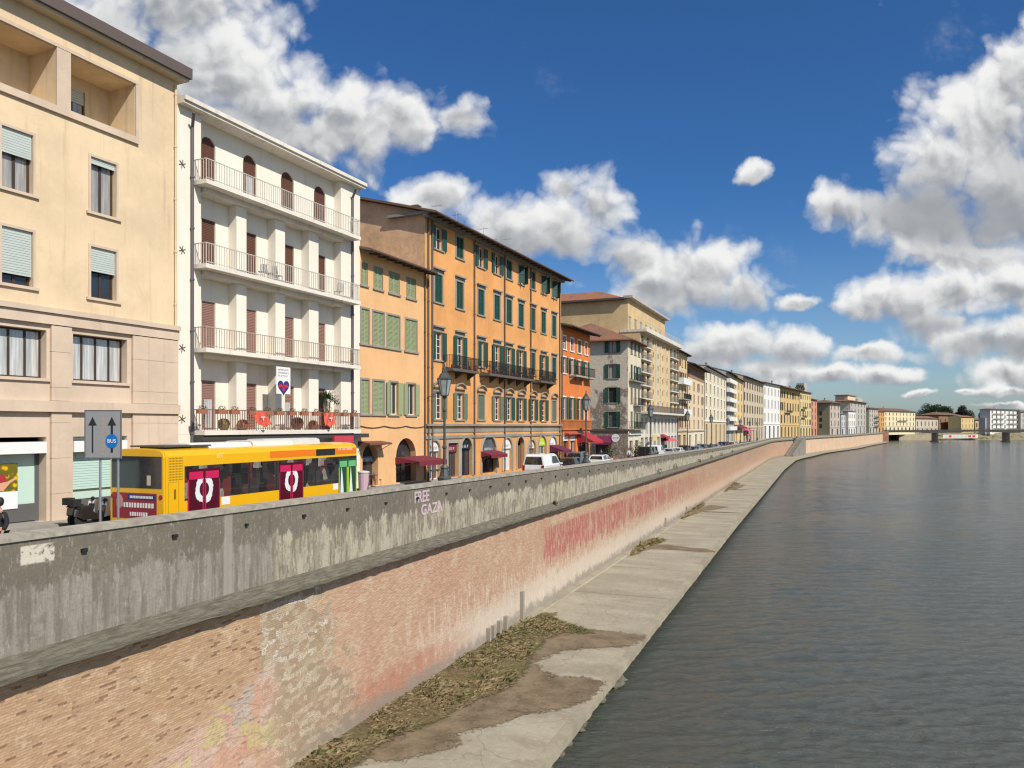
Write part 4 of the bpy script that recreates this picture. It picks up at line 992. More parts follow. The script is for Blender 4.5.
# buildings beyond the bridge: fronts face the viewer
b = row_house('yellow_palace', 'long pale yellow palace with rows of regular windows beside the far bridge end', (884, 672), (915, 725), 410.5, plaster('pale_yellow_wall', (.70, .60, .38), .1), 3, 9, hg=5.5, g=-5.8, D=18, sh='closed', shm=BROWN_D, kind='hip', roofm=TILEB, ww=.8, oh=1.2, glass=G_DARK, bal=((.4, .7, 1, None),), sur=.1)
b = row_house('low_brown_house', 'low house with brown tiled roof and dark porch between palace and trees', (915.5, 760), (938, 800), 418, plaster('low_pale_wall', (.50, .45, .36), .15), 1, 6, hg=4.5, g=-6.2, D=15, shm=BROWN_D, kind='hip', roofm=TILE, ww=1.0, oh=1.2)
b = row_house('tile_roof_shed', 'wide brown house with dark tiled roof below the round trees', (938.5, 800), (960, 840), 414.5, plaster('brown_wall', (.26, .15, .08), .3), 1, 5, hg=5, g=-6.3, D=18, shm=BROWN_D, kind='hip', roofm=TILEB, ww=1.2, oh=1.6)
b = row_house('small_yellow_house', 'small yellow gabled house left of the white hotel', (961, 790), (974, 820), 417, YEL, 2, 4, hg=3.5, g=-6.3, D=12, shm=BROWN_D, roofm=TILE, ww=.7, cornice=False)
b = row_house('white_hotel', 'large white four storey hotel with dark balconies on the far right bank', (990, 745), (1019, 795), 409, WHT, 4, 7, hg=3.0, g=-6.2, D=9, sh=None, glass=G_DARK, kind='hip', roofm=TILE, ww=1.5, oh=1.5, side=plaster('hotel_grey_side', (.5, .49, .48), .2), sol=WHT, bal=tuple((x, x+.36, k, None) for k in range(4) for x in (.08, .55)), wfr=.7, pitch=.15)
for o in (b,): 
    mb = MB(); mb.box(-3, 3, -2, -.1, 9, 14); b.part(mb, 'side_wing', plaster('grey_wing', (.36, .35, .34), .2))
row_house('far_grey_block', 'pale grey block cut by the right edge of the view behind the white hotel', (1020.5, 790), (1040, 830), 412, GRY, 3, 4, hg=3.5, g=-6.2, D=14, roofm=TILEB, ww=1.0)
row_house('far_tan_house', 'low tan house between the small yellow house and the white hotel', (975, 830), (985, 835), 420, TAN, 1, 3, hg=3.5, g=-6.3, D=12, roofm=TILE, ww=1.0)

# ---------------------------------------------------------------- trees on the far bank
def tree(px, d, w, h, label, mat, seed, g=-6.3, n=7000):
    r = random.Random(seed); x = (px-CX)/F*d
    o = empty('broadleaf_tree', (x, d, g)); tag(o, label, 'tree', 'trees on the far bank')
    m = MB(); m.tube((0, 0, 0), (0, 0, h*.55), .6, 8, .35)
    for k in range(6): a = k*1.05; m.tube((0, 0, h*(.3+.04*k)), (w*.28*math.cos(a), w*.28*math.sin(a), h*(.6+.04*k)), .25, 5, .08)
    m.build('trunk', plain('bark', (.10, .075, .055), .9), o)
    m = MB()
    for k in range(16):
        a = r.random()*6.28; rr_ = r.uniform(0, .33)*w; zz = h*r.uniform(.42, .82)
        leafcloud(m, (rr_*math.cos(a), rr_*math.sin(a), zz), (w*.2, w*.2, h*.17), n//16, 1.5, r)
    m.build('crown', mat, o)
PINE = foliage('dark_tree_leaves', (.028, .048, .018), .7); OLIVE = foliage('olive_tree_leaves', (.06, .07, .04), .6)
tree(931, 870, 34, 33, 'large round dark green tree at the left of the far bank clump', PINE, 1)
tree(944, 880, 26, 31, 'round dark green tree in the middle of the far bank clump', PINE, 2)
tree(953, 890, 16, 24, 'small dark tree filling the dip between the two rounded tree crowns', PINE, 5)
tree(963, 880, 24, 31, 'greyish green rounded tree at the right of the far bank clump', OLIVE, 3)
tree(985, 900, 14, 25, 'dark tree beside the left flank of the white hotel', PINE, 4)
tree(877, 760, 9, 13, 'dark narrow tree peeping over the small orange house', PINE, 6)

# ---------------------------------------------------------------- ground, street, river
def mapuv(t): return t.node('ShaderNodeTexCoord').outputs['UV']
m, t, bs = new_mat('asphalt'); co = t.node('ShaderNodeTexCoord').outputs['Object']; bs.inputs['Roughness'].default_value = .85
setc(t, bs, t.mix(t.noise(co, .5, 6), (.04, .04, .04), (.075, .072, .068))); ASPH = m
PAVE = plaster('pavement_stone', (.30, .275, .24), .25); GRASSG = foliage('bank_green', (.10, .11, .05), .5)
LAND = plaster('land', (.16, .15, .11), .4)
wa = [wp(s, -1.0) for s in range(-30, 700, 15)]
mb = MB(); far = [(330, 720), (420, 762), (560, 775), (760, 760), (3500, 900), (6000, 6000), (-6000, 6000), (-6000, -600), (-60, -600)]
poly = wa+far; mb.add([(x, y, -6.9) for x, y in poly], [tuple(range(len(poly)))]); tag(mb.build('ground', LAND), kind='structure')
mb = MB(); mb.add([(-6000, -600, -15), (6000, -600, -15), (6000, 6000, -15), (-6000, 6000, -15)], [(0, 1, 2, 3)]); tag(mb.build('riverbed', SOILM), kind='structure')
mb = MB(); rb = [(70, -600), (70, -60), (110, 40), (210, 180), (340, 330), (500, 480), (900, 620), (6000, 760), (6000, -600)]
mb.add([(x, y, -6.5) for x, y in rb]+[(x, y, -14) for x, y in rb], [tuple(range(9))]+[(i, i+1, i+10, i+9) for i in range(8)]); tag(mb.build('right_bank', LAND), kind='structure')
def strk(name, prof, mat, s0=-28, s1=690, **kw): return tag(strip(name, mat, prof, s0, s1, **kw), kind='structure')
strk('road', lambda s: [(-1.9, gz(s)), (-16, gz(s))], ASPH)
strk('pavement', lambda s: [(-.6, gz(s)+.13), (-1.9, gz(s)+.13), (-1.9, gz(s)-.1)], PAVE)
strk('building_pavement', lambda s: [(-8.6+.004*min(s, 150), gz(s)-.05), (-8.6+.004*min(s, 150), gz(s)+.12), (-24, gz(s)+.12)], PAVE)
# far bank slope with undergrowth
fb_ = [(322, 700), (345, 728), (420, 748), (560, 762), (760, 748), (1100, 760)]
mb = MB(); V = []
for (x, y) in fb_: V += [(x, y-14, -13.6), (x, y, -6.85), (x, y+4, -6.8)]
mb.add(V, [(3*i+k, 3*i+3+k, 3*i+4+k, 3*i+1+k) for i in range(5) for k in (0, 1)]); tag(mb.build('river_bank', plaster('dry_bank', (.24, .21, .12), .5)), kind='structure')
m = MB(); r = random.Random(9)
for (a, c) in zip(fb_, fb_[1:]):
    n = int(math.dist(a, c)/3)
    for i in range(n):
        f = i/n; x, y = a[0]+(c[0]-a[0])*f, a[1]+(c[1]-a[1])*f; k = r.random()
        leafcloud(m, (x, y-12+9*k, -12.6+4.2*k), (3, 2, 1.4), 26, 1.1, r)
tag(m.build('bank_undergrowth', GRASSG), 'scrubby green undergrowth covering the far river bank under the bridge', 'undergrowth', kind='stuff')
m, t, bs = new_mat('river_water')
co = t.node('ShaderNodeTexCoord').outputs['Object']
rt = t.node('ShaderNodeMapping'); rt.inputs['Rotation'].default_value = (0, 0, R(14)); t.l.new(co, rt.inputs[0]); co2 = rt.outputs[0]
n1 = t.noise(co2, 2.4, 5, .68, sc=(.5, 1.5, 1), dist=.5); n2 = t.noise(co2, .16, 5, .6, sc=(.5, 1.4, 1)); n3 = t.noise(co2, 3.6, 3, .6, sc=(.5, 1.3, 1)); n4 = t.noise(co, .02, 3, .5)
hgt = t.math('ADD', t.math('ADD', t.math('MULTIPLY', n1, .55), t.math('MULTIPLY', n2, .9)), t.math('MULTIPLY', n3, .14))
t.l.new(t.bump(hgt, 1.0, .32), bs.inputs['Normal']); bs.inputs['Roughness'].default_value = .12; bs.inputs['IOR'].default_value = 1.42
setc(t, bs, t.mix(t.ss(n4, .4, .65), (.072, .077, .062), (.092, .090, .068))); RIVER = m
mb = MB(); mb.add([(-40, -600, WATER), (6000, -600, WATER), (6000, 6000, WATER), (-40, 6000, WATER)], [(0, 1, 2, 3)])
mb.v = [(x, y, WATER-.25) for x, y, z in mb.v]; tag(mb.build('water', RIVER), kind='structure')
# the rippled surface: real waves, finer near the viewpoint, coarser far away
import numpy as np
def waves():
    rs = np.random.RandomState(4); d = [14.0]
    while d[-1] < 1500: d.append(d[-1]*1.0042)
    d = np.array(d); a = np.linspace(-.2, .9, 300); A, Dm = np.meshgrid(a, d); X = A*Dm; Y = Dm; Z = np.zeros_like(X); cell = Dm*.0042
    wx = .8*np.sin(X*.11+Y*.07)+.6*np.sin(X*.05-Y*.16+1); gust = .75+.25*np.sin(X*.045+Y*.03+wx)+.2*np.sin(Y*.11-X*.02+2*wx)
    for i in range(90):
        lam = .38*(11 ** (rs.rand()**1.5)); th = -math.pi/2+R(10)+rs.randn()*.55; k = 2*math.pi/lam; amp = .0115*lam/(2*math.pi)*(1 if lam < 2 else .45)*1.7
        fade = np.clip((lam/cell-1.8)/3, 0, 1); Z += amp*fade*np.sin(k*(math.cos(th)*X+math.sin(th)*Y)+rs.rand()*6.28+wx*rs.rand()*2.5)
    Z = Z*gust+WATER; n, m_ = X.shape; co = np.stack([X, Y, Z], -1).reshape(-1, 3).astype(np.float32)
    I, J = np.meshgrid(np.arange(n-1), np.arange(m_-1), indexing='ij'); q = (I*m_+J).ravel(); f = np.stack([q, q+1, q+m_+1, q+m_], -1).astype(np.int32)
    me = bpy.data.meshes.new('water'); me.vertices.add(len(co)); me.vertices.foreach_set('co', co.ravel()); me.loops.add(f.size); me.loops.foreach_set('vertex_index', f.ravel())
    me.polygons.add(len(f)); me.polygons.foreach_set('loop_start', np.arange(0, f.size, 4, dtype=np.int32)); me.polygons.foreach_set('loop_total', np.full(len(f), 4, np.int32)); me.polygons.foreach_set('use_smooth', np.ones(len(f), bool))
    me.materials.append(RIVER); me.update(); me.validate(); o = bpy.data.objects.new('river_water', me); COL.objects.link(o); tag(o, kind='structure')
waves()
# ---------------------------------------------------------------- embankment wall materials (UV: u = metres along, v = height)
def sepuv(t):
    uv = mapuv(t); s = t.node('ShaderNodeSeparateXYZ'); t.l.new(uv, s.inputs[0]); return uv, s.outputs['X'], s.outputs['Y']
m, t, bs = new_mat('weathered_brick'); bs.inputs['Roughness'].default_value = .92; bs.inputs['Specular IOR Level'].default_value = .2
uv, U, V = sepuv(t)
big = t.noise(uv, .22, 5, .6); mid = t.noise(uv, 1.3, 6, .65); fine = t.noise(uv, 9, 4, .6); st = t.noise(uv, 1, 6, .68, sc=(3.2, .55, 1))
Ud = t.math('ADD', U, t.math('MULTIPLY', t.math('SUBTRACT', mid, .5), 1.6)); Vd = t.math('ADD', V, t.math('MULTIPLY', t.math('SUBTRACT', mid, .5), 2.2))
br = t.node('ShaderNodeTexBrick'); t.l.new(uv, br.inputs['Vector']); br.inputs['Scale'].default_value = 1
br.inputs['Brick Width'].default_value = .27; br.inputs['Row Height'].default_value = .072; br.inputs['Mortar Size'].default_value = .010; br.inputs['Bias'].default_value = -.75
br.inputs['Color1'].default_value = (.50, .33, .20, 1); br.inputs['Color2'].default_value = (.21, .095, .055, 1); br.inputs['Mortar'].default_value = (.44, .31, .18, 1)
bt = t.mix(t.math('MULTIPLY', t.ss(fine, .3, .7), .45), br.outputs['Color'], (.56, .40, .25)); bt = t.mix(t.math('MULTIPLY', t.ss(t.noise(uv, 1, 5, .7, sc=(1.1, 13, 1)), .5, .66), .5), bt, (.30, .17, .10)); bt = t.mix(t.math('MULTIPLY', t.ss(t.noise(uv, 1, 6, .7, sc=(1.6, 4, 1)), .42, .7), .6), bt, (.37, .225, .14)); bt = t.mix(t.math('MULTIPLY', t.ss(t.noise(uv, 1, 6, .7, sc=(2.6, 6, 1)), .58, .72), .55), bt, (.62, .50, .34))
bt = t.mix(t.ss(big, .40, .62), bt, (.46, .29, .16)); bt = t.mix(t.math('MULTIPLY', br.outputs['Fac'], .35), bt, (.46, .35, .22))
# dark scattered bricks
vq = t.node('ShaderNodeTexBrick'); t.l.new(uv, vq.inputs['Vector']); vq.inputs['Scale'].default_value = 1; vq.inputs['Brick Width'].default_value = .27; vq.inputs['Row Height'].default_value = .072; vq.inputs['Mortar Size'].default_value = .006
vq.inputs['Color1'].default_value = (0, 0, 0, 1); vq.inputs['Color2'].default_value = (1, 1, 1, 1); vq.inputs['Mortar'].default_value = (0, 0, 0, 1); vq.inputs['Bias'].default_value = -.0
dk = t.ss(vq.outputs['Color'], .88, .92)
bt = t.mix(t.math('MULTIPLY', t.math('MULTIPLY', dk, t.ss(mid, .35, .6)), .7), bt, (.19, .085, .055))
vb = t.ss(vq.outputs['Color'], .0, 1.0); bt = t.mix(.42, bt, t.mix(vb, (.36, .225, .14), (.62, .46, .32))); bt = t.mix(t.math('MULTIPLY', t.math('MULTIPLY', dk, t.ss(mid, .30, .5)), .8), bt, (.16, .08, .05)); bt = t.mix(.16, bt, (.30, .19, .12)); bt = t.mix(t.math('MULTIPLY', t.ss(t.noise(uv, .8, 7, .75), .54, .62), .45), bt, (.62, .50, .36))
# salmon brick zone
b2 = t.mix(t.math('MULTIPLY', t.ss(fine, .3, .7), .5), (.46, .27, .175), (.56, .385, .265)); b2 = t.mix(t.ss(big, .38, .66), b2, (.53, .385, .255)); b2 = t.mix(t.ss(mid, .56, .72), b2, (.38, .185, .12))
b2 = t.mix(t.math('MULTIPLY', t.ss(t.noise(uv, 1, 6, .7, sc=(2.2, 11, 1)), .46, .68), .6), b2, (.36, .19, .125)); b2 = t.mix(t.math('MULTIPLY', t.ss(t.noise(uv, .8, 7, .72), .52, .60), .6), b2, (.60, .49, .36)); b2 = t.mix(.36, b2, t.mix(vb, (.34, .165, .105), (.66, .47, .34))); b2 = t.mix(t.math('MULTIPLY', br.outputs['Fac'], .45), b2, (.55, .42, .30)); b2 = t.mix(t.math('MULTIPLY', dk, .35), b2, (.36, .13, .08))
# rubble stone zone
vs_ = t.node('ShaderNodeTexVoronoi', distance='CHEBYCHEV'); vs_.inputs['Scale'].default_value = 1; mp = t.node('ShaderNodeMapping'); mp.inputs['Scale'].default_value = (2.6, 5.0, 1); t.l.new(uv, mp.inputs[0]); t.l.new(mp.outputs[0], vs_.inputs['Vector'])
vd = t.node('ShaderNodeTexVoronoi', feature='DISTANCE_TO_EDGE'); t.l.new(mp.outputs[0], vd.inputs['Vector'])
cv = t.node('ShaderNodeSeparateColor'); t.l.new(vs_.outputs['Color'], cv.inputs[0])
rb_ = t.mix(t.ss(cv.outputs[0], .15, .9), (.36, .27, .18), (.64, .53, .39)); rb_ = t.mix(t.math('MULTIPLY', t.ss(cv.outputs[1], .84, .88), t.ss(V, -10.5, -7.5)), rb_, (.72, .68, .60)); rb_ = t.mix(t.math('MULTIPLY', t.ss(cv.outputs[2], .70, .75), .5), rb_, (.44, .25, .16)); rb_ = t.mix(t.math('MULTIPLY', t.ss(fine, .4, .7), .2), rb_, (.56, .47, .33))
rb_ = t.mix(t.ss(vd.outputs['Distance'], .15, .04), rb_, (.30, .235, .16))
z1 = t.ss(t.math('ADD', U, t.math('MULTIPLY', t.math('SUBTRACT', fine, .5), .8)), 21.3, 21.5); col = t.mix(z1, bt, rb_)
z2 = t.ss(t.math('ADD', t.math('ADD', U, t.math('MULTIPLY', V, .55)), t.math('MULTIPLY', t.math('SUBTRACT', t.noise(uv, .7, 7, .75), .5), 9.0)), 21.0, 21.3); col = t.mix(z2, col, b2)
# second strip of rubble
# pale efflorescence rising from the foot
pal = t.ss(t.math('ADD', Vd, t.math('MULTIPLY', st, 3.0)), -8.3, -9.6)
pm = t.math('MULTIPLY', t.math('MULTIPLY', pal, t.ss(U, 30, 40)), t.ss(U, 330, 200)); col = t.mix(t.math('MULTIPLY', pm, .80), col, (.66, .57, .46))
pm2 = t.math('MULTIPLY', t.math('MULTIPLY', t.ss(st, .5, .62), t.ss(V, -8.4, -9.3)), t.ss(U, 27, 36)); col = t.mix(t.math('MULTIPLY', pm2, .40), col, (.76, .67, .55))
# faded red paint of an old graffito
ra = t.math('MULTIPLY', t.ss(Ud, 50.3, 50.9), t.ss(U, 150, 75)); rv = t.math('MULTIPLY', t.ss(Vd, -9.9, -9.2), t.ss(V, -7.0, -7.35))
letr = t.noise(uv, 1, 3, .6, sc=(.75, .05, 1))
rm = t.math('MULTIPLY', t.math('MULTIPLY', ra, rv), t.math('MULTIPLY', t.ss(t.noise(uv, 1, 7, .75, sc=(2.6, .9, 1)), .38, .56), t.ss(letr, .36, .43)))
rm = t.math('MULTIPLY', rm, .8); col = t.mix(rm, col, (.42, .10, .10))
red2 = t.math('MULTIPLY', t.math('MULTIPLY', t.ss(U, 24.5, 30), t.ss(U, 40, 34)), t.math('MULTIPLY', t.ss(V, -10.6, -11.2), t.ss(mid, .35, .5))); col = t.mix(t.math('MULTIPLY', red2, .5), col, (.42, .14, .085))
org = t.math('MULTIPLY', t.ss(U, 90, 140), t.ss(V, -8.6, -9.6)); col = t.mix(t.math('MULTIPLY', org, .35), col, (.58, .31, .18))
# pastel wall painting on the near foot
gm = t.math('MULTIPLY', t.math('MULTIPLY', t.ss(Ud, 16.0, 17.0), t.ss(Ud, 22.8, 21.6)), t.ss(t.math('ADD', Vd, t.math('MULTIPLY', U, -.30)), -14.6, -15.3))
gn = t.node('ShaderNodeTexVoronoi'); gn.inputs['Scale'].default_value = 1.3; gnv = t.node('ShaderNodeTexNoise'); gnv.inputs['Scale'].default_value = 1.5; t.l.new(uv, gnv.inputs['Vector']); gva = t.node('ShaderNodeVectorMath', operation='ADD'); t.l.new(uv, gva.inputs[0]); t.l.new(gnv.outputs['Color'], gva.inputs[1]); t.l.new(gva.outputs[0], gn.inputs['Vector']); gc_ = t.node('ShaderNodeSeparateColor'); t.l.new(gn.outputs['Color'], gc_.inputs[0])
gcol = t.mix(t.ss(gc_.outputs[0], .45, .5), (.62, .33, .26), (.64, .46, .42)); gcol = t.mix(t.ss(gc_.outputs[1], .75, .78), gcol, (.58, .52, .25)); gcol = t.mix(t.ss(gc_.outputs[2], .8, .83), gcol, (.46, .46, .46))
ln = t.node('ShaderNodeTexWave', wave_type='RINGS'); t.l.new(uv, ln.inputs['Vector']); ln.inputs['Scale'].default_value = .6; ln.inputs['Distortion'].default_value = 9; ln.inputs['Detail Scale'].default_value = .8
gcol = t.mix(t.math('MULTIPLY', t.ss(ln.outputs['Fac'], .04, .0), .6), gcol, (.20, .15, .19))
col = t.mix(t.math('MULTIPLY', gm, t.math('ADD', .15, t.math('MULTIPLY', t.ss(fine, .3, .7), .5))), col, gcol)
# dark damp foot and stains
ft = t.math('MULTIPLY', t.ss(t.math('ADD', V, t.math('MULTIPLY', t.math('SUBTRACT', mid, .5), 1.8)), -11.6, -12.2), t.ss(U, 22, 27)); col = t.mix(t.math('MULTIPLY', ft, .75), col, (.27, .24, .20))
dst = t.math('MULTIPLY', t.ss(st, .63, .74), .35); col = t.mix(dst, col, (.30, .24, .18))
setc(t, bs, col); t.l.new(t.bump(t.math('ADD', t.math('MULTIPLY', br.outputs['Fac'], -.8), t.math('ADD', fine, t.math('MULTIPLY', mid, 1.5))), .9, .045), bs.inputs['Normal']); BRICK = m
m, t, bs = new_mat('weathered_concrete'); bs.inputs['Roughness'].default_value = .9; bs.inputs['Specular IOR Level'].default_value = .25
uv, U, V = sepuv(t)   # v = metres below the coping
big = t.noise(uv, .35, 5, .6); mid = t.noise(uv, 1.6, 7, .68); fine = t.noise(uv, 14, 4, .65); st = t.noise(uv, 1, 6, .62, sc=(4.2, .35, 1)); st2 = t.noise(uv, 1, 6, .7, sc=(1.6, .5, 1))
base = t.mix(t.ss(big, .3, .7), (.135, .118, .09), (.21, .185, .14)); base = t.mix(t.ss(fine, .3, .75), base, (.14, .125, .10))
low = t.mix(t.ss(st, .35, .68), (.165, .15, .125), (.31, .285, .24)); low = t.mix(t.ss(U, 22.1, 22.4), low, t.mix(t.ss(st, .42, .58), (.20, .175, .13), (.34, .30, .22)))
pt = t.math('MULTIPLY', t.ss(U, 22.2, 22.5), t.ss(t.math('ADD', st2, t.math('MULTIPLY', t.ss(U, 28, 90), .05)), .50, .55)); low = t.mix(pt, low, (.40, .36, .275))
edge = t.math('ADD', V, t.math('MULTIPLY', t.math('SUBTRACT', st2, .5), 2.2)); thr = t.ss(edge, 1.15, 1.3)
col = t.mix(thr, base, low); col = t.mix(t.math('MULTIPLY', t.ss(fine, .45, .7), .35), col, mul((.20, .18, .14), .6)); col = t.mix(t.math('MULTIPLY', t.ss(t.noise(uv, 5, 6, .75, sc=(1.6, .5, 1)), .52, .68), .5), col, (.44, .41, .34)); col = t.mix(t.math('MULTIPLY', t.ss(t.noise(uv, 1.1, 7, .75), .5, .66), .5), col, (.12, .105, .08)); col = t.mix(t.math('MULTIPLY', t.ss(st, .56, .72), .55), col, (.09, .08, .065))
col = t.mix(t.math('MULTIPLY', t.ss(mid, .58, .74), .35), col, (.42, .39, .32))
Uw = t.math('ADD', U, t.math('MULTIPLY', fine, .08)); wl = t.math('MULTIPLY', t.math('MULTIPLY', t.ss(Uw, 12.9, 12.96), t.ss(Uw, 13.85, 13.79)), t.math('MULTIPLY', t.ss(V, .15, .19), t.ss(V, .68, .62))); wl = t.math('MULTIPLY', wl, t.ss(mid, .34, .44)); col = t.mix(t.math('MULTIPLY', wl, t.ss(t.noise(uv, 6, 5, .7), .34, .46)), col, (.55, .50, .41))
mc_ = t.math('MULTIPLY', t.math('MULTIPLY', t.ss(U, 19.75, 19.8), t.ss(U, 20.18, 20.12)), .7); col = t.mix(mc_, col, (.30, .28, .235))
setc(t, bs, col); t.l.new(t.bump(t.math('ADD', t.math('ADD', mid, t.math('MULTIPLY', st, .5)), t.math('MULTIPLY', fine, .5)), .5, .03), bs.inputs['Normal']); CONC = m
m, t, bs = new_mat('coping_concrete'); bs.inputs['Roughness'].default_value = .9
uv, U, V = sepuv(t); n = t.noise(uv, 2.5, 6, .65); setc(t, bs, t.mix(t.ss(n, .3, .7), (.23, .205, .165), (.40, .365, .30))); t.l.new(t.bump(n, .4, .03), bs.inputs['Normal']); COPE = m
m, t, bs = new_mat('mossy_ledge'); bs.inputs['Roughness'].default_value = .95
uv, U, V = sepuv(t); n = t.noise(uv, 1, 8, .72, sc=(1.4, 14, 1)); n2 = t.noise(uv, 12, 6, .75); n3 = t.noise(uv, 3.2, 5)
c_ = t.mix(t.ss(n, .35, .68), (.085, .075, .052), (.20, .18, .135)); c_ = t.mix(t.ss(n2, .62, .72), c_, (.45, .41, .33)); c_ = t.mix(t.math('MULTIPLY', t.ss(n3, .5, .7), .4), c_, (.075, .065, .05))
setc(t, bs, c_); t.l.new(t.bump(t.math('ADD', n, n2), .8, .05), bs.inputs['Normal']); LEDGE = m
m, t, bs = new_mat('walkway_concrete'); bs.inputs['Roughness'].default_value = .9; bs.inputs['Specular IOR Level'].default_value = .25
uv, U, V = sepuv(t); big = t.noise(uv, .25, 5, .6, sc=(1.4, .7, 1)); mid = t.noise(uv, 1.2, 6, .65); fine = t.noise(uv, 12, 4, .65)
c_ = t.mix(t.ss(big, .35, .68), (.28, .25, .185), (.385, .345, .26)); c_ = t.mix(t.math('MULTIPLY', t.ss(fine, .35, .75), .35), c_, (.30, .26, .19))
stn = t.ss(t.noise(uv, .33, 4, .6, sc=(1, .55, 1)), .57, .64); c_ = t.mix(t.math('MULTIPLY', stn, .6), c_, (.25, .215, .155)); c_ = t.mix(t.math('MULTIPLY', t.ss(mid, .5, .68), .35), c_, (.27, .23, .165)); c_ = t.mix(t.math('MULTIPLY', t.ss(t.noise(uv, 4, 7, .75), .5, .7), .4), c_, (.58, .52, .40))
jt = t.math('PINGPONG', t.math('ADD', U, t.math('MULTIPLY', mid, .35)), 5.6); c_ = t.mix(t.math('MULTIPLY', t.ss(jt, .16, .05), .6), c_, (.16, .13, .09))
ck = t.node('ShaderNodeTexVoronoi', feature='DISTANCE_TO_EDGE'); ck.inputs['Scale'].default_value = .16; nn = t.node('ShaderNodeVectorMath', operation='ADD'); t.l.new(uv, nn.inputs[0]); nc = t.node('ShaderNodeTexNoise'); nc.inputs['Scale'].default_value = .8; t.l.new(uv, nc.inputs['Vector']); t.l.new(nc.outputs['Color'], nn.inputs[1]); t.l.new(nn.outputs[0], ck.inputs['Vector'])
c_ = t.mix(t.math('MULTIPLY', t.ss(ck.outputs['Distance'], .006, .001), .4), c_, (.15, .12, .08))
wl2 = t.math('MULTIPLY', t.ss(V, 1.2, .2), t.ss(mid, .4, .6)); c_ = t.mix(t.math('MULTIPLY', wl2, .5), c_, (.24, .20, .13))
setc(t, bs, c_); t.l.new(t.bump(t.math('ADD', mid, t.math('MULTIPLY', fine, .4)), .3, .03), bs.inputs['Normal']); WALKM = m
EDGEM = plaster('walkway_edge_concrete', (.33, .29, .21), .4, streak=.5); MUD = plain('mud', (.055, .045, .03), .9)

# ---------------------------------------------------------------- embankment geometry
S1 = 352.0
def tz(s): return ztop(s)
rj = random.Random(5); _lip = {}
def lipj(s):
    def h(k): 
        x = math.sin(k*127.1)*43758.5453; return x-math.floor(x)
    k = math.floor(s/.5); f = s/.5-k; return (h(k)*(1-f)+h(k+1)*f)
def wallpair(name, label, s0, s1, step, cat='wall'):
    root = empty(name, (0, 0, 0)); tag(root, label, cat)
    zf = -5.55
    strip('concrete_parapet', CONC, lambda s: [(-.12, tz(s)-.14), (-.15, zf)], s0, s1, root, step, vs=lambda o, z, j: 0 if j == 0 else 2.9)
    o = strip('coping', COPE, lambda s: [(-.06, tz(s)-.16), (-.06, tz(s)), (-.58, tz(s)+.01), (-.58, gz(s)-.3)], s0, s1, root, step)
    strip('coping_soffit', COPE, lambda s: [(-.06, tz(s)-.16), (-.125, tz(s)-.16)], s0, s1, root, step)
    strip('ledge', LEDGE, lambda s: [(-.15, zf+.01), (.12, zf-.13), (.47+.06*lipj(s), -5.83-.03*lipj(s*.8+3)), (.48+.06*lipj(s*1.3+5), -5.93-.06*lipj(s)), (.0, -6.14), (-.02, -6.16)], s0, s1, root, min(step, .5) if s0 < 100 else 2, vs=lambda o, z, j: j*.25)
    return root
A = wallpair('river_parapet', 'long grey weathered concrete parapet with drain holes and mossy ledge along the street', -28, S1, .5)
bw = strip('embankment_wall', BRICK, lambda s: [(-.0, -6.1), (.0, -9.5), (.03, WALK-.1)], -28, S1, None, .5, vs=lambda o, z, j: z)
tag(bw, 'tall pinkish brick embankment wall with faded red graffiti rising from the walkway', 'wall')
A2 = wallpair('far_parapet', 'pale parapet with coping on the far river wall beyond the stone stairs', S1+9, 688, 3)
bw2 = strip('far_embankment_wall', plaster('far_pink_brick', (.56, .40, .27), .2), lambda s: [(-.0, -6.1), (.03, WALK-.1)], S1+9, 688, None, 3)
tag(bw2, 'pale pink far embankment wall between the stone stairs and the bridge', 'wall')
# buttress-like stone stairs sloping down at the bend
st_root = empty('river_stairs', (0, 0, 0)); tag(st_root, 'stone stairs slanting down the embankment wall at the river bend', 'stairs')
mb = MB(); N = 22
for i in range(N):
    s = S1+8-i*1.15; zt_ = -5.2+(-7.2)*i/N; a, c, d_, e = wp(s, -.3), wp(s-1.15, -.3), wp(s-1.15, 3.0), wp(s, 3.0)
    mb.zprism([a, c, d_, e], WALK-.2, zt_)
mb.build('steps', STONE, st_root)
mb = MB()
for off in (3.0, .6):
    a0, a1 = wp(S1+9, off), wp(S1+8-N*1.15, off); b0, b1 = wp(S1+9, off+.5), wp(S1+8-N*1.15, off+.5)
    mb.add([(*a0, -4.6), (*a1, -11.8), (*b1, -11.8), (*b0, -4.6), (*a0, WALK-.2), (*a1, WALK-.2), (*b1, WALK-.2), (*b0, WALK-.2)], [(0, 1, 2, 3), (0, 1, 5, 4), (3, 2, 6, 7), (0, 3, 7, 4), (1, 2, 6, 5)])
mb.build('side_wall', plaster('dark_stair_wall', (.22, .20, .17), .3), st_root)
mb = MB(); a, c = wp(S1+8, .0), wp(S1+11, .0); d_, e = wp(S1+11, 3.5), wp(S1+8, 3.5); mb.zprism([a, c, wp(S1+11, .6), wp(S1+8, .6)], WALK-.2, -5.15); mb.build('landing', GRY, st_root)
# drain spouts
m = MB(); m.box(-.09, -.10, -.06, .09, .0, .05)
dm = m.mesh('drain_spout', BLACK)
s = 14.6
while s < 200:
    x, y = wp(s, -.14); o = inst('drain_spout', dm, A, (x, y, tz(s)-.62), math.pi/2-wang(s)); o.scale = (rj.uniform(.6, 1), 1, rj.uniform(.6, 1)); s += 2.98+rj.uniform(-.15, .15)
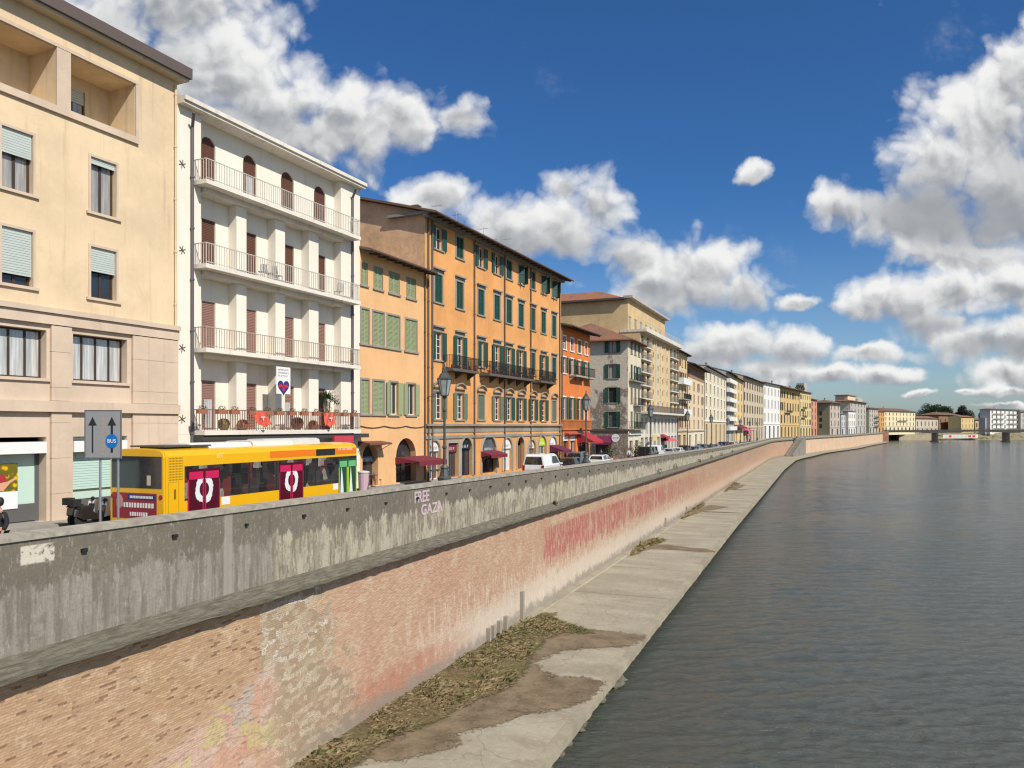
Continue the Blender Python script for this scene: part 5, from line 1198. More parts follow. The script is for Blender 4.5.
# graffiti lettering on the parapet, seen in pale lilac paint
LIL = plain('lilac_spray_paint', (.50, .38, .42), .8, var=.3)
def wall_text(txt, px, py, size, sx):
    s, d = s_at(px, 18.12); z = (HY-py)*d/F; x, y = wp(s, -.125)
    letters(A, txt, (x, y, z), size, LIL, bold=.014, rz=90-math.degrees(wang(s)), sx=sx, name='graffito')
wall_text('FREE', 422, 497, .78, .95); wall_text('GAZA', 432, 508.5, .72, 1.15)
# walkway
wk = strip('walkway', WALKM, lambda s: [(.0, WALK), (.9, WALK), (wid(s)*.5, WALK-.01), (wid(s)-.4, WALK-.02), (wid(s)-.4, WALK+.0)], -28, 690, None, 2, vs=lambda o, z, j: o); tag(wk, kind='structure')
wk2 = strip('walkway_edge', EDGEM, lambda s: [(wid(s)-.42, WALK-.02), (wid(s)-.41, WALK+.004), (wid(s)+.05*lipj(s*.7), WALK+.004-.03*lipj(s)), (wid(s)+.05*lipj(s), WALK-.38-.08*lipj(s+9)), (wid(s)-1.0, WALK-.42), (wid(s)-1.4, WATER-.4)], -28, 690, None, .5 , matfn=lambda j: 1 if j >= 3 else 0)
wk2.data.materials.append(MUD); tag(wk2, kind='structure')
# curb strip at wall foot
ks = strip('wall_foot_kerb', EDGEM, lambda s: [(.031, WALK+.12), (.55, WALK+.10), (.6, WALK+.0)], 44, 300, None, 3); tag(ks, kind='structure')
# slim buttress posts at the foot
m = MB(); m.box(-.12, -.22, 0, .12, 0, 1.0); pm_ = m.mesh('stone_post', STONE); 
pp = [(549, 1.0), (561, .95), (571, .95), (579, 1.0), (520, 1.9)]
for i, (px, h) in enumerate(((487.5, .85), (492, .85), (498, .9), (504.5, .95), (521, 1.9), (665, 1.2), (686, 1.1))):
    s, d = s_at(px, 17.95); x, y = wp(s, .03); o = inst('wall_post', pm_, None, (x, y, WALK), math.pi/2-wang(s)); o.scale = (1, 1, h)
    tag(o, ['first and leftmost of the short posts at the wall foot by the grass', 'second short post from the left at the grassy wall foot', 'third short post from the left at the grassy wall foot', 'fourth short post at the wall foot, left of the tall one',
            'tall narrow post against the wall foot where the grass ends', 'lone dark post at the wall foot below the pale part of the wall', 'farthest dark post at the foot of the brick wall'][i], 'post', 'posts at the foot of the brick wall')
# rocks along the waterline
ROCK = plaster('wet_rock', (.13, .12, .09), .4)
def rockmesh(seed):
    r = random.Random(seed); mb = MB(); mb.lathe([(.1, -.3), (.42, -.2), (.5, .0), (.36, .2), (.1, .3)], n=7)
    mb.v = [(x*r.uniform(.75, 1.25), y*r.uniform(.75, 1.25), z*r.uniform(.7, 1.2)) for x, y, z in mb.v]; return mb.mesh('rock', ROCK)
rm_ = [rockmesh(k) for k in range(4)]; rk = random.Random(12)
for i in range(30):
    s = 22+i*.62+rk.random()*.4; x, y = wp(s, wid(s)-.75+rk.random()*.55); o = inst('rock', rm_[i % 4], None, (x, y, WATER+.0+rk.random()*.22), rk.random()*6); k = rk.uniform(.35, .95); o.scale = (k*1.3, k, k*.9)
    tag(o, 'rough wet rock lying in the water under the near walkway edge', 'rock', 'rocks under the near walkway edge')

# soil and dry grass on the walkway
def gp(px, py, z=WALK): d = (z)*F/(HY-py); return ((px-CX)/F*d, d)
soilp = [(285, 768), (330, 768), (372, 757), (400, 757), (440, 748), (457, 740), (440, 735), (470, 728), (497, 722), (520, 712), (560, 707), (580, 700), (592, 690), (600, 683), (586, 680), (560, 679), (537, 671), (531, 662), (545, 655), (560, 649), (600, 646), (628, 645), (642, 636), (600, 632), (560, 626), (545, 617), (555, 613), (530, 617), (519, 621)]
m, t, bs = new_mat('damp_soil'); co = t.node('ShaderNodeTexCoord').outputs['Object']; bs.inputs['Roughness'].default_value = .95
n = t.noise(co, .9, 6, .65); n2 = t.noise(co, 6, 5, .7); c_ = t.mix(t.ss(n, .3, .7), (.12, .085, .048), (.23, .17, .10)); setc(t, bs, t.mix(t.ss(n2, .5, .75), c_, (.22, .17, .10))); t.l.new(t.bump(t.math('ADD', n, n2), .6, .05), bs.inputs['Normal'])
uq = t.node('ShaderNodeSeparateXYZ'); t.l.new(mapuv(t), uq.inputs[0]); al = t.math('ADD', uq.outputs['X'], t.math('MULTIPLY', t.math('SUBTRACT', t.noise(co, 2.6, 9, .82), .5), 3.4)); t.l.new(t.ss(al, .38, .62), bs.inputs['Alpha']); SOIL = m
def ragged(poly, amp, sub, seed, fn):
    r = random.Random(seed); out = []
    P_ = [fn(*p) for p in poly]
    for a, c in zip(P_, P_[1:]+P_[:1]):
        n = max(1, int(math.dist(a, c)/sub))
        for i in range(n): f = i/n; out.append((a[0]+(c[0]-a[0])*f+r.uniform(-amp, amp), a[1]+(c[1]-a[1])*f+r.uniform(-amp, amp)))
    return out
def patch(name, poly, z, mat, seed, amp=.12, sub=.35, fn=gp):
    o = ragged(poly, amp*.5, sub, seed, fn); n = len(o); ar = sum(o[i-1][0]*o[i][1]-o[i][0]*o[i-1][1] for i in range(n)); sg = 1 if ar > 0 else -1; outr = []; W = .9 if amp < .13 else .5
    for i in range(n):
        a, c = o[i-1], o[(i+1) % n]; dx, dy = c[0]-a[0], c[1]-a[1]; L = math.hypot(dx, dy) or 1; outr.append((o[i][0]+sg*dy/L*W, o[i][1]-sg*dx/L*W))
    mb = MB(); mb.add([(x, y, z) for x, y in o]+[(x, y, z-.012) for x, y in outr], [tuple(range(n))]+[(i, (i+1) % n, n+(i+1) % n, n+i) for i in range(n)])
    mb.uv = [(.85, 0)]*n+[(-.3, 0)]*n; ob = mb.build(name, mat); return ob, o
so, _ = patch('soil', soilp, WALK+.022, SOIL, 1); tag(so, 'patch of dark damp soil spread over the near walkway', 'soil', kind='stuff')
# dirt drifts further along at the joints
def drift(cells, seed, lab):
    o, _ = patch('soil', cells, WALK+.018, SOIL, seed, .15, .5); tag(o, lab, 'soil', kind='stuff')
drift([(634, 552), (646, 545), (668, 545), (690, 548), (705, 549), (716, 552), (700, 551.5), (672, 549.5), (650, 549), (632, 553)], 2, 'thin dark soil drift crossing the walkway at the first joint past the grass')
drift([(686, 517), (700, 508), (712, 505), (728, 507), (716, 509), (704, 511), (742, 513), (700, 512)], 3, 'brown soil drift crossing the middle of the walkway')
drift([(727, 490), (736, 484), (744, 485), (742, 487), (733, 490), (756, 488.5)], 4, 'small brown soil drift on the far part of the walkway')
def inpoly(p, poly):
    c = False; j = len(poly)-1
    for i in range(len(poly)):
        if (poly[i][1] > p[1]) != (poly[j][1] > p[1]) and p[0] < (poly[j][0]-poly[i][0])*(p[1]-poly[i][1])/(poly[j][1]-poly[i][1])+poly[i][0]: c = not c
        j = i
    return c
def grass(name, poly, n, size, mats, seed, label, fn=gp, dens=None, z=WALK):
    r = random.Random(seed); Pq = [fn(*p) for p in poly] if fn else poly; xs = [p[0] for p in Pq]; ys = [p[1] for p in Pq]; mb = MB(); k = 0
    while k < n:
        cx_, cy_ = r.uniform(min(xs), max(xs)), r.uniform(min(ys), max(ys))
        if not inpoly((cx_, cy_), Pq): k += .02; continue
        mi = 0 if r.random() > .16 else 1
        hgt_ = 1.0
        if dens: hgt_ = dens(cx_, cy_)
        if r.random() > hgt_: k += .3; continue
        for q in range(11):
            x, y = cx_+r.gauss(0, .13), cy_+r.gauss(0, .13); a = -.35+r.gauss(0, .9); l = size*r.uniform(.5, 1.5)*(.5+.5*hgt_); w = .0035; dx_, dy_ = math.cos(a), math.sin(a); le = r.uniform(.3, 1.2); hz_ = r.uniform(.12, .5)
            mb.add([(x-dy_*w, y+dx_*w, z), (x+dy_*w, y-dx_*w, z), (x+dx_*l*le*.4+dy_*w*.7, y+dy_*l*le*.4-dx_*w*.7, z+l*hz_), (x+dx_*l*le, y+dy_*l*le, z+l*hz_*1.1), ], [(0, 1, 2), (0, 2, 3)], mi)
        k += 1
    o = mb.build(name, mats); tag(o, label, 'grass', kind='stuff'); return o
DRYG = foliage('dry_grass_blades', (.36, .28, .155), .2); GRNG = foliage('green_grass_blades', (.16, .165, .065), .18)
grp = [(285, 768), (345, 768), (390, 735), (430, 722), (460, 705), (500, 690), (520, 672), (528, 655), (540, 640), (560, 632), (590, 633), (556, 622), (545, 614), (519, 621), (500, 632), (440, 669), (360, 720)]
def dn(x, y):
    v = math.sin(x*1.7+y*.9)*.3+math.sin(x*.6-y*1.3)*.3+.5; return max(.06, min(1, v))
m, t, bs = new_mat('matted_hay'); co = t.node('ShaderNodeTexCoord').outputs['Object']; bs.inputs['Roughness'].default_value = 1; bs.inputs['Specular IOR Level'].default_value = .1
rt = t.node('ShaderNodeMapping'); rt.inputs['Rotation'].default_value = (0, 0, R(25)); t.l.new(co, rt.inputs[0]); hx = t.noise(rt.outputs[0], 1, 6, .7, sc=(3, 22, 3), dist=1.2); hy = t.noise(co, 1.4, 6, .7); hz = t.noise(co, .5, 4, .6)
c_ = t.mix(t.ss(hx, .36, .66), (.10, .075, .04), (.36, .275, .15)); c_ = t.mix(t.math('MULTIPLY', t.ss(hy, .5, .66), .65), c_, (.11, .085, .045)); c_ = t.mix(t.math('MULTIPLY', t.ss(hz, .5, .62), .6), c_, (.13, .14, .05)); setc(t, bs, c_)
t.l.new(t.bump(t.math('ADD', hx, hy), 1, .10), bs.inputs['Normal'])
uq = t.node('ShaderNodeSeparateXYZ'); t.l.new(mapuv(t), uq.inputs[0]); al = t.math('ADD', uq.outputs['X'], t.math('MULTIPLY', t.math('SUBTRACT', t.noise(co, 3.2, 9, .85), .5), 3.0)); t.l.new(t.ss(al, .38, .62), bs.inputs['Alpha'])
hm, _ = patch('dry_grass', grp, WALK+.06, m, 8); tag(hm, 'matted dry hay like grass lying along the foot of the near wall', 'grass', kind='stuff')
grass('dry_grass', grp, 2600, .34, [DRYG, GRNG], 4, 'strip of dry straw coloured grass growing along the foot of the near wall', dens=dn)
grp2 = [(470, 655), (505, 630), (540, 615), (560, 622), (590, 632), (560, 632), (530, 640), (510, 655), (485, 668)]
grass('green_grass', grp2, 700, .2, [GRNG, DRYG], 6, 'greener tufts of grass at the narrow end of the grassy strip')
wf = [( (630, 556), (640, 545), (652, 539), (662, 542), (648, 546), (637, 552)), ((680, 520), (692, 508), (700, 503), (702, 505.5), (692, 512)), ((724, 492), (734, 483), (738, 484), (730, 488.5))]
for i, w_ in enumerate(wf): grass('wall_foot_weeds', w_, 300, .45, [DRYG, GRNG], 20+i, ['first clump of straw coloured weeds at the wall foot past the near grass', 'second clump of straw coloured weeds at the wall foot', 'third and farthest clump of weeds at the wall foot'][i])
# weeds growing on the ledge
for i, px in enumerate((556, 660, 676, 700, 712, 722, 733)):
    s, d = s_at(px, 17.8); x, y = wp(s, .12); m = MB(); k = .6 if i == 0 else 1.0+.25*(i % 3)
    leafcloud(m, (0, 0, .25*k), (.25*k if i == 0 else k, .2, .35*k), 90, .16, rng); o = m.build('ledge_weed', LEAFY, loc=(x, y, -5.72)); o.rotation_euler.z = math.pi/2-wang(s)
    tag(o, '%s green weed clump on the concrete parapet ledge counted from the viewer' % ['first and smallest', 'second', 'third', 'fourth', 'fifth', 'sixth', 'seventh and farthest'][i], 'weed', 'weeds growing on the parapet ledge')

# ---------------------------------------------------------------- far bridge
br_ = empty('road_bridge', (0, 0, 0)); tag(br_, 'low dark road bridge with stone piers crossing the river in the distance', 'bridge')
p0 = (315, 648); p1 = (520, 640); dxx = ((p1[0]-p0[0])/math.dist(p0, p1), (p1[1]-p0[1])/math.dist(p0, p1)); nn_ = (-dxx[1], dxx[0])
def bp(u, v): return (p0[0]+dxx[0]*u+nn_[0]*v, p0[1]+dxx[1]*u+nn_[1]*v)
mb = MB(); LB = 330
def ztb(u): return -3.6+.9*math.sin(math.pi*min(1, max(0, u/LB)))
N = 44
for i in range(N):
    u0, u1 = LB*i/N, LB*(i+1)/N; q = [bp(u0, 0), bp(u1, 0), bp(u1, 9), bp(u0, 9)]; z0_, z1_ = ztb(u0), ztb(u1)
    span = 62; f = lambda u: 1.8+1.2*(abs(((u-42) % span)-span/2)/(span/2))**2
    mb.add([(*q[0], z0_-f(u0)), (*q[1], z1_-f(u1)), (*q[2], z1_-f(u1)), (*q[3], z0_-f(u0)), (*q[0], z0_), (*q[1], z1_), (*q[2], z1_), (*q[3], z0_)], [(0, 3, 2, 1), (4, 5, 6, 7), (0, 1, 5, 4), (2, 3, 7, 6)])
mb.build('deck', plaster('dark_bridge_concrete', (.075, .07, .062), .3), br_)
m = MB()
for i in range(N*3):
    u = LB*i/(N*3); x, y = bp(u, .1); m.box(x-.06, y-.06, ztb(u), x+.06, y+.06, ztb(u)+1.0)
for i in range(N):
    a, c = bp(LB*i/N, .1), bp(LB*(i+1)/N, .1); m.tube((*a, ztb(LB*i/N)+1.0), (*c, ztb(LB*(i+1)/N)+1.0), .07, 4); m.tube((*a, ztb(LB*i/N)+.5), (*c, ztb(LB*(i+1)/N)+.5), .05, 4)
m.build('railing', IRON, br_)
for px in (937.5, 1009):
    t_ = (px-CX)/F; u = (t_*p0[1]-p0[0])/(dxx[0]-t_*dxx[1]); m = MB(); q = [bp(u-.8, .5), bp(u, -1.2), bp(u+.8, .5), bp(u+.8, 8.5), bp(u-.8, 8.5)]
    m.zprism(q, -14.5, ztb(u)-2.2); q = [bp(u-1.6, -.2), bp(u, -2.8), bp(u+2.1, -.2), bp(u+2.1, 9), bp(u-2.1, 9)]; m.zprism(q, -14.5, -12.6); m.build('pier', STONE, br_)
m = MB(); q = [bp(-9, -2), bp(1.5, -2), bp(1.5, 11), bp(-9, 11)]; m.zprism(q, -14.5, -4.2); m.build('abutment', plaster('brick_abutment', (.34, .17, .11), .3), br_)
# graffiti wall on the far bank
gw = empty('graffiti_wall', (0, 0, 0)); tag(gw, 'low flood wall on the far bank painted with white and red graffiti', 'wall')
def fp(px, d): return ((px-CX)/F*d, d)
a, c = fp(943, 728), fp(978, 736); m = MB(); m.zprism([a, c, (c[0], c[1]+.5), (a[0], a[1]+.5)], -11.5, -8.2); m.build('wall_face', OFFW, gw)
m = MB()
for i, f in enumerate((.05, .16, .28, .38, .5, .62, .72, .84)):
    q0 = (a[0]+(c[0]-a[0])*f, a[1]+(c[1]-a[1])*f-.06); q1 = (q0[0]+(c[0]-a[0])*.08, q0[1]+(c[1]-a[1])*.08); m.quad((*q0, -10.8), (*q1, -11.0), (*q1, -8.7), (*q0, -8.9), 1 if i in (1, 6, 7) else 0)
m.build('graffito', [plain('silver_paint', (.5, .5, .52), .6), REDP], gw)
m = MB(); a, c = fp(899, 706), fp(936, 722); m.zprism([a, c, (c[0], c[1]+1), (a[0], a[1]+1)], -13.8, -8.0); o = m.build('quay_wall', plaster('quay_stone', (.36, .30, .21), .3)); tag(o, 'pale quay wall on the far bank seen under the left bridge span', 'wall')
# ---------------------------------------------------------------- street lamps
LGL = glassm('lamp_glass', (.22, .24, .25), .15); LIRON = plain('grey_cast_iron', (.075, .08, .075), .55, .3)
def street_lamp():
    o = empty('street_lamp', (0, 0, 0)); m = MB()
    m.lathe([(.42, 0), (.42, .25), (.36, .3), (.34, .9), (.38, .95), (.38, 1.05), (.26, 1.15), (.2, 1.5), (.23, 1.6), (.13, 1.75)], n=8); m.build('pedestal', LIRON, o)
    m = MB(); m.lathe([(.085, 1.75), (.08, 2.6), (.12, 2.65), (.12, 2.75), (.075, 2.8), (.06, 4.6), (.1, 4.65), (.1, 4.75), (.055, 4.8), (.05, 5.3), (.13, 5.4), (.09, 5.5)], n=10); m.build('pole', LIRON, o)
    m = MB(); m.lathe([(.20, 5.52), (.36, 6.36)], n=6); m.build('lantern_glass', LGL, o)
    m = MB(); m.lathe([(.22, 5.46), (.22, 5.53)], n=6)
    for i in range(6): a = math.pi*i/3; m.tube((.215*math.cos(a), .215*math.sin(a), 5.52), (.385*math.cos(a), .385*math.sin(a), 6.37), .02, 5)
    m.lathe([(.40, 6.36), (.41, 6.42), (.34, 6.46), (.22, 6.68), (.15, 6.72), (.15, 6.82), (.07, 6.9), (.03, 7.1), (.05, 7.14), (.0, 7.25)], n=6)
    m.build('lantern_frame', LIRON, o); return o
lamp = None
ll = ['nearest tall iron street lamp, standing in front of the orange palazzo', 'street lamp in front of the stone corner house beside the red awning', 'street lamp standing before the tall ochre block near the black van', 'street lamp before the pale peach house', 'street lamp before the long cream block', 'street lamp before the yellow house with maroon awning', 'street lamp by the beige palazzo', 'street lamp by the bright white palazzo', 'farthest of the street lamps, before the ochre palazzo']
s0_, _ = s_at(444.5, 19.0)
for i in range(9):
    s = s0_+26.9*i; x, y = wp(s, -1.0)
    if lamp is None: o = lamp = street_lamp()
    else: o = copy_tree(lamp)
    o.location = (x, y, gz(s)+.12); tag(o, ll[i], 'street lamp', 'iron street lamps along the parapet')

# ---------------------------------------------------------------- lane sign at the left
s, d = s_at(99.5, 18.95); s2, _ = s_at(117.5, 18.95)
sg = empty('lane_sign', (-11.66, 19.0, 0)); 
# board faces back along the street, square to the traffic
dd = 22.3; xa = (85-CX)/F*dd; xb = (122-CX)/F*dd; W_ = xb-xa; zb0 = (HY-458.5)*dd/F; zb1_ = (HY-410)*dd/F; Hh = zb1_-zb0
sg.location = ((xa+xb)/2, dd, zb0); tag(sg, 'grey lane sign with two black arrows and a blue disc on twin poles', 'traffic sign')
GREYS = plain('grey_sign_board', (.25, .245, .25), .6, var=.05); BLU = plain('traffic_blue', (.0, .13, .42), .5, var=.05); SGY = plain('faded_yellow_paint', (.34, .27, .14), .6)
m = MB(); m.box(-W_/2, -.03, 0, W_/2, .0, Hh); m.build('board', GREYS, sg)
m = MB()
for (a_, c_, e_, f_) in ((-W_/2, 0, -W_/2+.03, Hh), (W_/2-.03, 0, W_/2, Hh), (-W_/2+.03, Hh-.03, W_/2-.03, Hh), (-W_/2+.03, 0, W_/2-.03, .03)): m.box(a_, -.036, c_, e_, -.0305, f_)
m.build('border', plain('sign_border', (.10, .095, .10), .6), sg)
for k, xx in enumerate((-.28*W_, .24*W_)):
    m = MB()
    wq = .022; m.box(xx-wq, -.034, Hh*.12, xx+wq, -.0305, Hh*.70) if k == 0 else (m.box(xx-.033, -.034, Hh*.12, xx+.033, -.0305, Hh*.22), m.box(xx-.033, -.034, Hh*.50, xx+.033, -.0305, Hh*.70))
    m.yprism([(xx-.125, Hh*.68), (xx+.125, Hh*.68), (xx, Hh*.86)], -.0345, -.0306); m.box(xx-.005, -.0338, Hh*.12, xx+.005, -.0301, Hh*.8); m.build('arrow', BLACK, sg)
m = MB()
for i in range(9): m.box(-.045, -.034, Hh*(.06+.09*i), -.005, -.0305, Hh*(.12+.09*i))
m.box(.012, -.034, Hh*.06, .03, -.0305, Hh*.88)
m.build('lane_line', SGY, sg)
m = MB(); m.yprism([(.24*W_+.175*math.cos(a), Hh*.36+.205*math.sin(a)) for a in [2*math.pi*i/28 for i in range(28)]], -.042, -.036); bd = m.build('blue_disc', BLU, sg)
letters(bd, 'BUS', (.24*W_, -.043, Hh*.36), .15, WHITE, name='lettering')
for px in (99.5, 117.5):
    xx = (px-CX)/F*dd-(xa+xb)/2; m = MB(); m.tube((xx, .04, gz(s)-zb0), (xx, .04, Hh*.9), .035, 10); m.build('pole', STEEL, sg)

# ---------------------------------------------------------------- bus
YB = plain('bus_yellow_paint', (.74, .40, .004), .32, var=.04, coat=.5); ORB = plain('bus_orange', (.72, .17, .005), .4, var=.04); BGL = glassm('bus_glass', (.022, .022, .026), .08)
MAG = plain('door_magenta', (.50, .01, .075), .4, var=.04); DRD = plain('door_dark_red', (.36, .01, .055), .4); GRB = plain('door_green', (.12, .42, .16), .4); PW = plain('bus_white', (.72, .72, .70), .4, var=.04); LTB = plain('pale_ring', (.64, .68, .68), .5); LIM = plain('lime_trim', (.35, .60, .02), .4)
class Fr: pass
bs_, _ = s_at(164.3, 21.3); bx, by = wp(bs_, -3.3)
bb = Bld.__new__(Bld); bb.P0 = (bx, by); bb.th = TW; bb.X = (SW, CW); bb.Y = (-CW, SW); bb.g = gz(bs_+6)+.02; bb.L = s_at(357.3, 21.3)[0]-bs_
bus = empty('city_bus', (bx, by, bb.g), math.pi/2-TW); bb.root = bus; tag(bus, 'yellow and orange city bus with red ring doors behind the parapet', 'bus')
BL = bb.L; BH = bb.z(164.3, 450.5); BW = 2.6
m = MB(); pf = [(0, .35), (-.0, BH-.22), (.05, BH-.10), (.16, BH-.02), (.4, BH+.03), (BW/2, BH+.06), (BW-.4, BH+.03), (BW-.16, BH-.02), (BW-.05, BH-.1), (BW, BH-.22), (BW, .35)]
m.xprism(pf, .06, BL-.06); pf2 = [(y*(1-.03)+BW*.015, z-.02) for y, z in pf]; m.xprism([(p[0], p[1]) for p in pf2], -.0, .061); m.xprism(pf2, BL-.061, BL); m.build('body', YB, bus)
def bpanel(px0, px1, z0, z1, nm, mt, t_=.008, parent=None, y=0.0):
    m = MB(); m.box(bb.u(px0), y-t_, z0, bb.u(px1), y-.001, z1); return m.build(nm, mt, parent or bus)
zt = bb.z(222, 464); zl = bb.z(222, 496.5)
m, t, bs = new_mat('bus_side_glass'); co = t.node('ShaderNodeTexCoord').outputs['Object']; bs.inputs['Roughness'].default_value = .07; bs.inputs['Specular IOR Level'].default_value = .8
vv = t.node('ShaderNodeTexVoronoi', distance='CHEBYCHEV'); vm_ = t.node('ShaderNodeMapping'); vm_.inputs['Scale'].default_value = (2.6, .01, 1.9); t.l.new(co, vm_.inputs[0]); t.l.new(vm_.outputs[0], vv.inputs['Vector']); vv.inputs['Scale'].default_value = 1
sc3 = t.node('ShaderNodeSeparateColor'); t.l.new(vv.outputs['Color'], sc3.inputs[0]); c_ = t.mix(sc3.outputs[0], (.008, .008, .010), (.05, .045, .042)); c_ = t.mix(t.math('MULTIPLY', t.ss(sc3.outputs[1], .80, .82), t.noise(co, 5, 3)), c_, (.40, .37, .31)); c_ = t.mix(t.ss(sc3.outputs[2], .88, .9), c_, (.12, .03, .03)); setc(t, bs, c_); BSG = m
bpanel(184.5, 356.5, zl, zt, 'window_band', BSG)
m = MB()
for px in (249, 315.5, 276.5, 305): u = bb.u(px); m.box(u-.04, -.012, zl, u+.04, -.0085, zt)
for (p, q) in ((221, 277), (305, 336)): m.box(bb.u(p), -.013, zl+(zt-zl)*.66, bb.u(q), -.0085, zl+(zt-zl)*.69)
m.build('window_divider', BLACK, bus)
# riders and seats faintly seen: seat backs inside are modelled as coloured shapes behind the glass line
m = MB()
for px in (229, 236, 262, 268, 309, 322): u = bb.u(px); m.box(u-.18, -.0105, zl+.05, u+.2, -.0088, zl+.55)
pass
m = MB()
for px in (232, 240, 265, 311, 330): u = bb.u(px); m.box(u-.08, -.0105, zl+.2, u+.12, -.0088, zl+1.0)
pass
bpanel(270, 315.5, zt+.12, BH-.2, 'orange_panel', ORB); bpanel(335.5, 356, zt+.12, BH-.2, 'orange_panel', ORB); dp = bpanel(316, 335, zt+.1, BH-.2, 'destination_display', BLACK, .014)
m = MB(); smalltext(m, bb.u(338), bb.u(352), zt+.3, .14, -.009); m.build('lettering', PW, bus)
m = MB(); smalltext(m, bb.u(217), bb.u(222), zt+.25, .16, -.009); m.build('lettering', PW, bus)
bpanel(221.5, 230, zl-.32, zl-.02, 'white_panel', PW); bpanel(338, 333, zl-.30, zl-.02, 'white_panel', PW)
def ring(u, z, r0, r1, y):
    m = MB(); n = 20
    for k in range(n):
        a, c = 2*math.pi*k/n+.15, 2*math.pi*(k+1)/n+.15
        if abs(math.cos((a+c)/2)) < .1: continue
        w0 = r1*(1+.06*math.sin(4*a)); m.yprism([(u+r0*math.cos(a), z+r0*math.sin(a)*1.15), (u+w0*math.cos(a), z+w0*math.sin(a)*1.15), (u+w0*math.cos(c), z+w0*math.sin(c)*1.15), (u+r0*math.cos(c), z+r0*math.sin(c)*1.15)], y-.003, y)
    return m
for (p0_, p1_, k) in ((187.5, 219.5, 0), (279, 303, 0), (338.5, 356, 1)):
    u0, u1 = bb.u(p0_), bb.u(p1_); um = (u0+u1)/2; m = MB(); m.box(u0, -.02, .42, u1, -.0085, zt-.12); dro = m.build('door', plain('dark_red_door_glass', (.075, .006, .018), .15) if k == 0 else plain('dark_green_door', (.015, .06, .03), .4), bus)
    c_, e_ = (MAG, DRD) if k == 0 else (GRB, GRB)
    m = MB(); m.box(u0+.06, -.026, zt-.50, um-.06, -.0205, zt-.22); m.box(um+.06, -.026, zt-.50, u1-.06, -.0205, zt-.22); m.build('door_panel', c_, dro)
    m = MB()
    for (a, c) in ((u0, u0+.05), (um-.09, um-.02), (um+.02, um+.09), (u1-.05, u1)): m.box(a, -.026, .45, c, -.0205, zt-.52)
    m.build('door_edge', e_ if k == 0 else LIM, dro)
    if k == 0: ring(um, bb.z(205, 489), .24, .45, -.0205).build('ring_emblem', LTB, dro)
    else:
        m = MB(); m.yprism([(u0+.12, .6), (u0+.4, .6), (u0+.3, 1.5), (u0+.2, 1.9)], -.024, -.0205); m.yprism([(um+.12, .6), (um+.42, .6), (um+.25, 1.9)], -.024, -.0205); m.build('pale_arrow', LTB, dro)
m = MB(); u0 = bb.u(168.5); u1 = bb.u(183)
for i in range(10):
    for j in range(9): m.box(u0+(u1-u0)*i/10+.01, -.006, zt+.28-j*.095, u0+(u1-u0)*(i+.6)/10, -.0012, zt+.33-j*.095)
m.build('grille', plain('grille_dark', (.16, .09, .01), .6), bus)
m = MB(); m.box(u0, -.005, .5, u0+.01, -.0012, zl+.7); m.box(u1-.2, -.006, .7, u1-.19, -.0012, zl+.7); m.box(u0, -.005, zl+.7, u1-.19, -.0012, zl+.71); m.box(u1-.42, -.01, zl+.1, u1-.33, -.0012, zl+.45); m.build('hatch_outline', plain('hatch_gap', (.2, .1, .01), .6), bus)
# rear end (x = 0 face looks back at the viewer)
def rpanel(y0, y1, z0, z1, nm, mt, t_=.012, parent=None):
    m = MB(); m.box(-t_, y0, z0, -.001, y1, z1); return m.build(nm, mt, parent or bus)
rpanel(.12, BW-.12, zl+.50, BH-.22, 'rear_window', BGL)
ad = rpanel(.35, BW-.15, .55, zl+.32, 'advert_panel', plain('advert_red', (.26, .02, .035), .4)); m = MB(); m.box(-.018, .4, zl+.08, -.0125, BW-.9, zl+.27); m.build('advert_band', NAVY, ad)
m = MB(); r_ = random.Random(4)
for (z, h, y0, y1) in ((zl+.13, .09, .5, BW-1.0), (zl-.2, .17, .45, BW-.7), (zl-.5, .14, .8, BW-1.0)):
    y = y1
    while y > y0: w = h*r_.choice((.45, .6)); m.box(-.022, y-w, z, -.0185, y, z+h); y -= w+h*.25
m.build('lettering', PW, ad)
m = MB(); m.lathe([(.001, 0), (.16, .08), (.17, .3), (.10, .45), (.001, .5)], c=(-.0, BW-.5, zl-.25), n=10); m.v = [(p[0]*.05-.013, p[1], p[2]) for p in m.v]; m.build('advert_portrait', plain('portrait_tone', (.42, .25, .22), .5), ad)
m = MB(); m.box(-.016, .62, zl+.6, -.0125, .8, zl+.95); m.build('number_plate_card', plain('cream_card', (.50, .44, .34), .5), bus)
for y in (.16, BW-.16):
    m = MB(); m.lathe([(.001, -.02), (.075, -.02), (.085, 0)], n=12); o = m.build('tail_light', plain('tail_red', (.28, .02, .02), .3), bus); o.rotation_euler = (0, R(90), 0); o.location = (-.003, y, zl+.2)
for (a, c, z_, mt, y0, y1) in ((bb.u(202), bb.u(262), .20, PW, .5, 2.0), (bb.u(262)+.1, bb.u(303), .24, OFFW, .5, 2.1), (bb.u(280), bb.u(333), .30, plain('grey_roof_unit', (.5, .5, .47), .6), .7, 1.9)):
    m = MB(); m.xprism([(y0, BH-.02), (y0+.08, BH+z_*.8), (y0+.25, BH+z_), (y1-.25, BH+z_), (y1-.08, BH+z_*.8), (y1, BH-.02)], a, c); m.build('roof_unit', mt, bus)
m = MB(); m.box(.35, .35, BH+.09, 2.6, 2.0, BH+.15); m.box(.6, .6, BH-.0, .7, 1.8, BH+.09); m.box(2.2, .6, BH-.0, 2.3, 1.8, BH+.09); m.build('roof_hatch', plain('dark_roof_hatch', (.07, .06, .05), .6), bus)
TYRE = plain('tyre_rubber', (.02, .02, .02), .8); RIM = plain('wheel_rim', (.35, .35, .36), .4, .7)
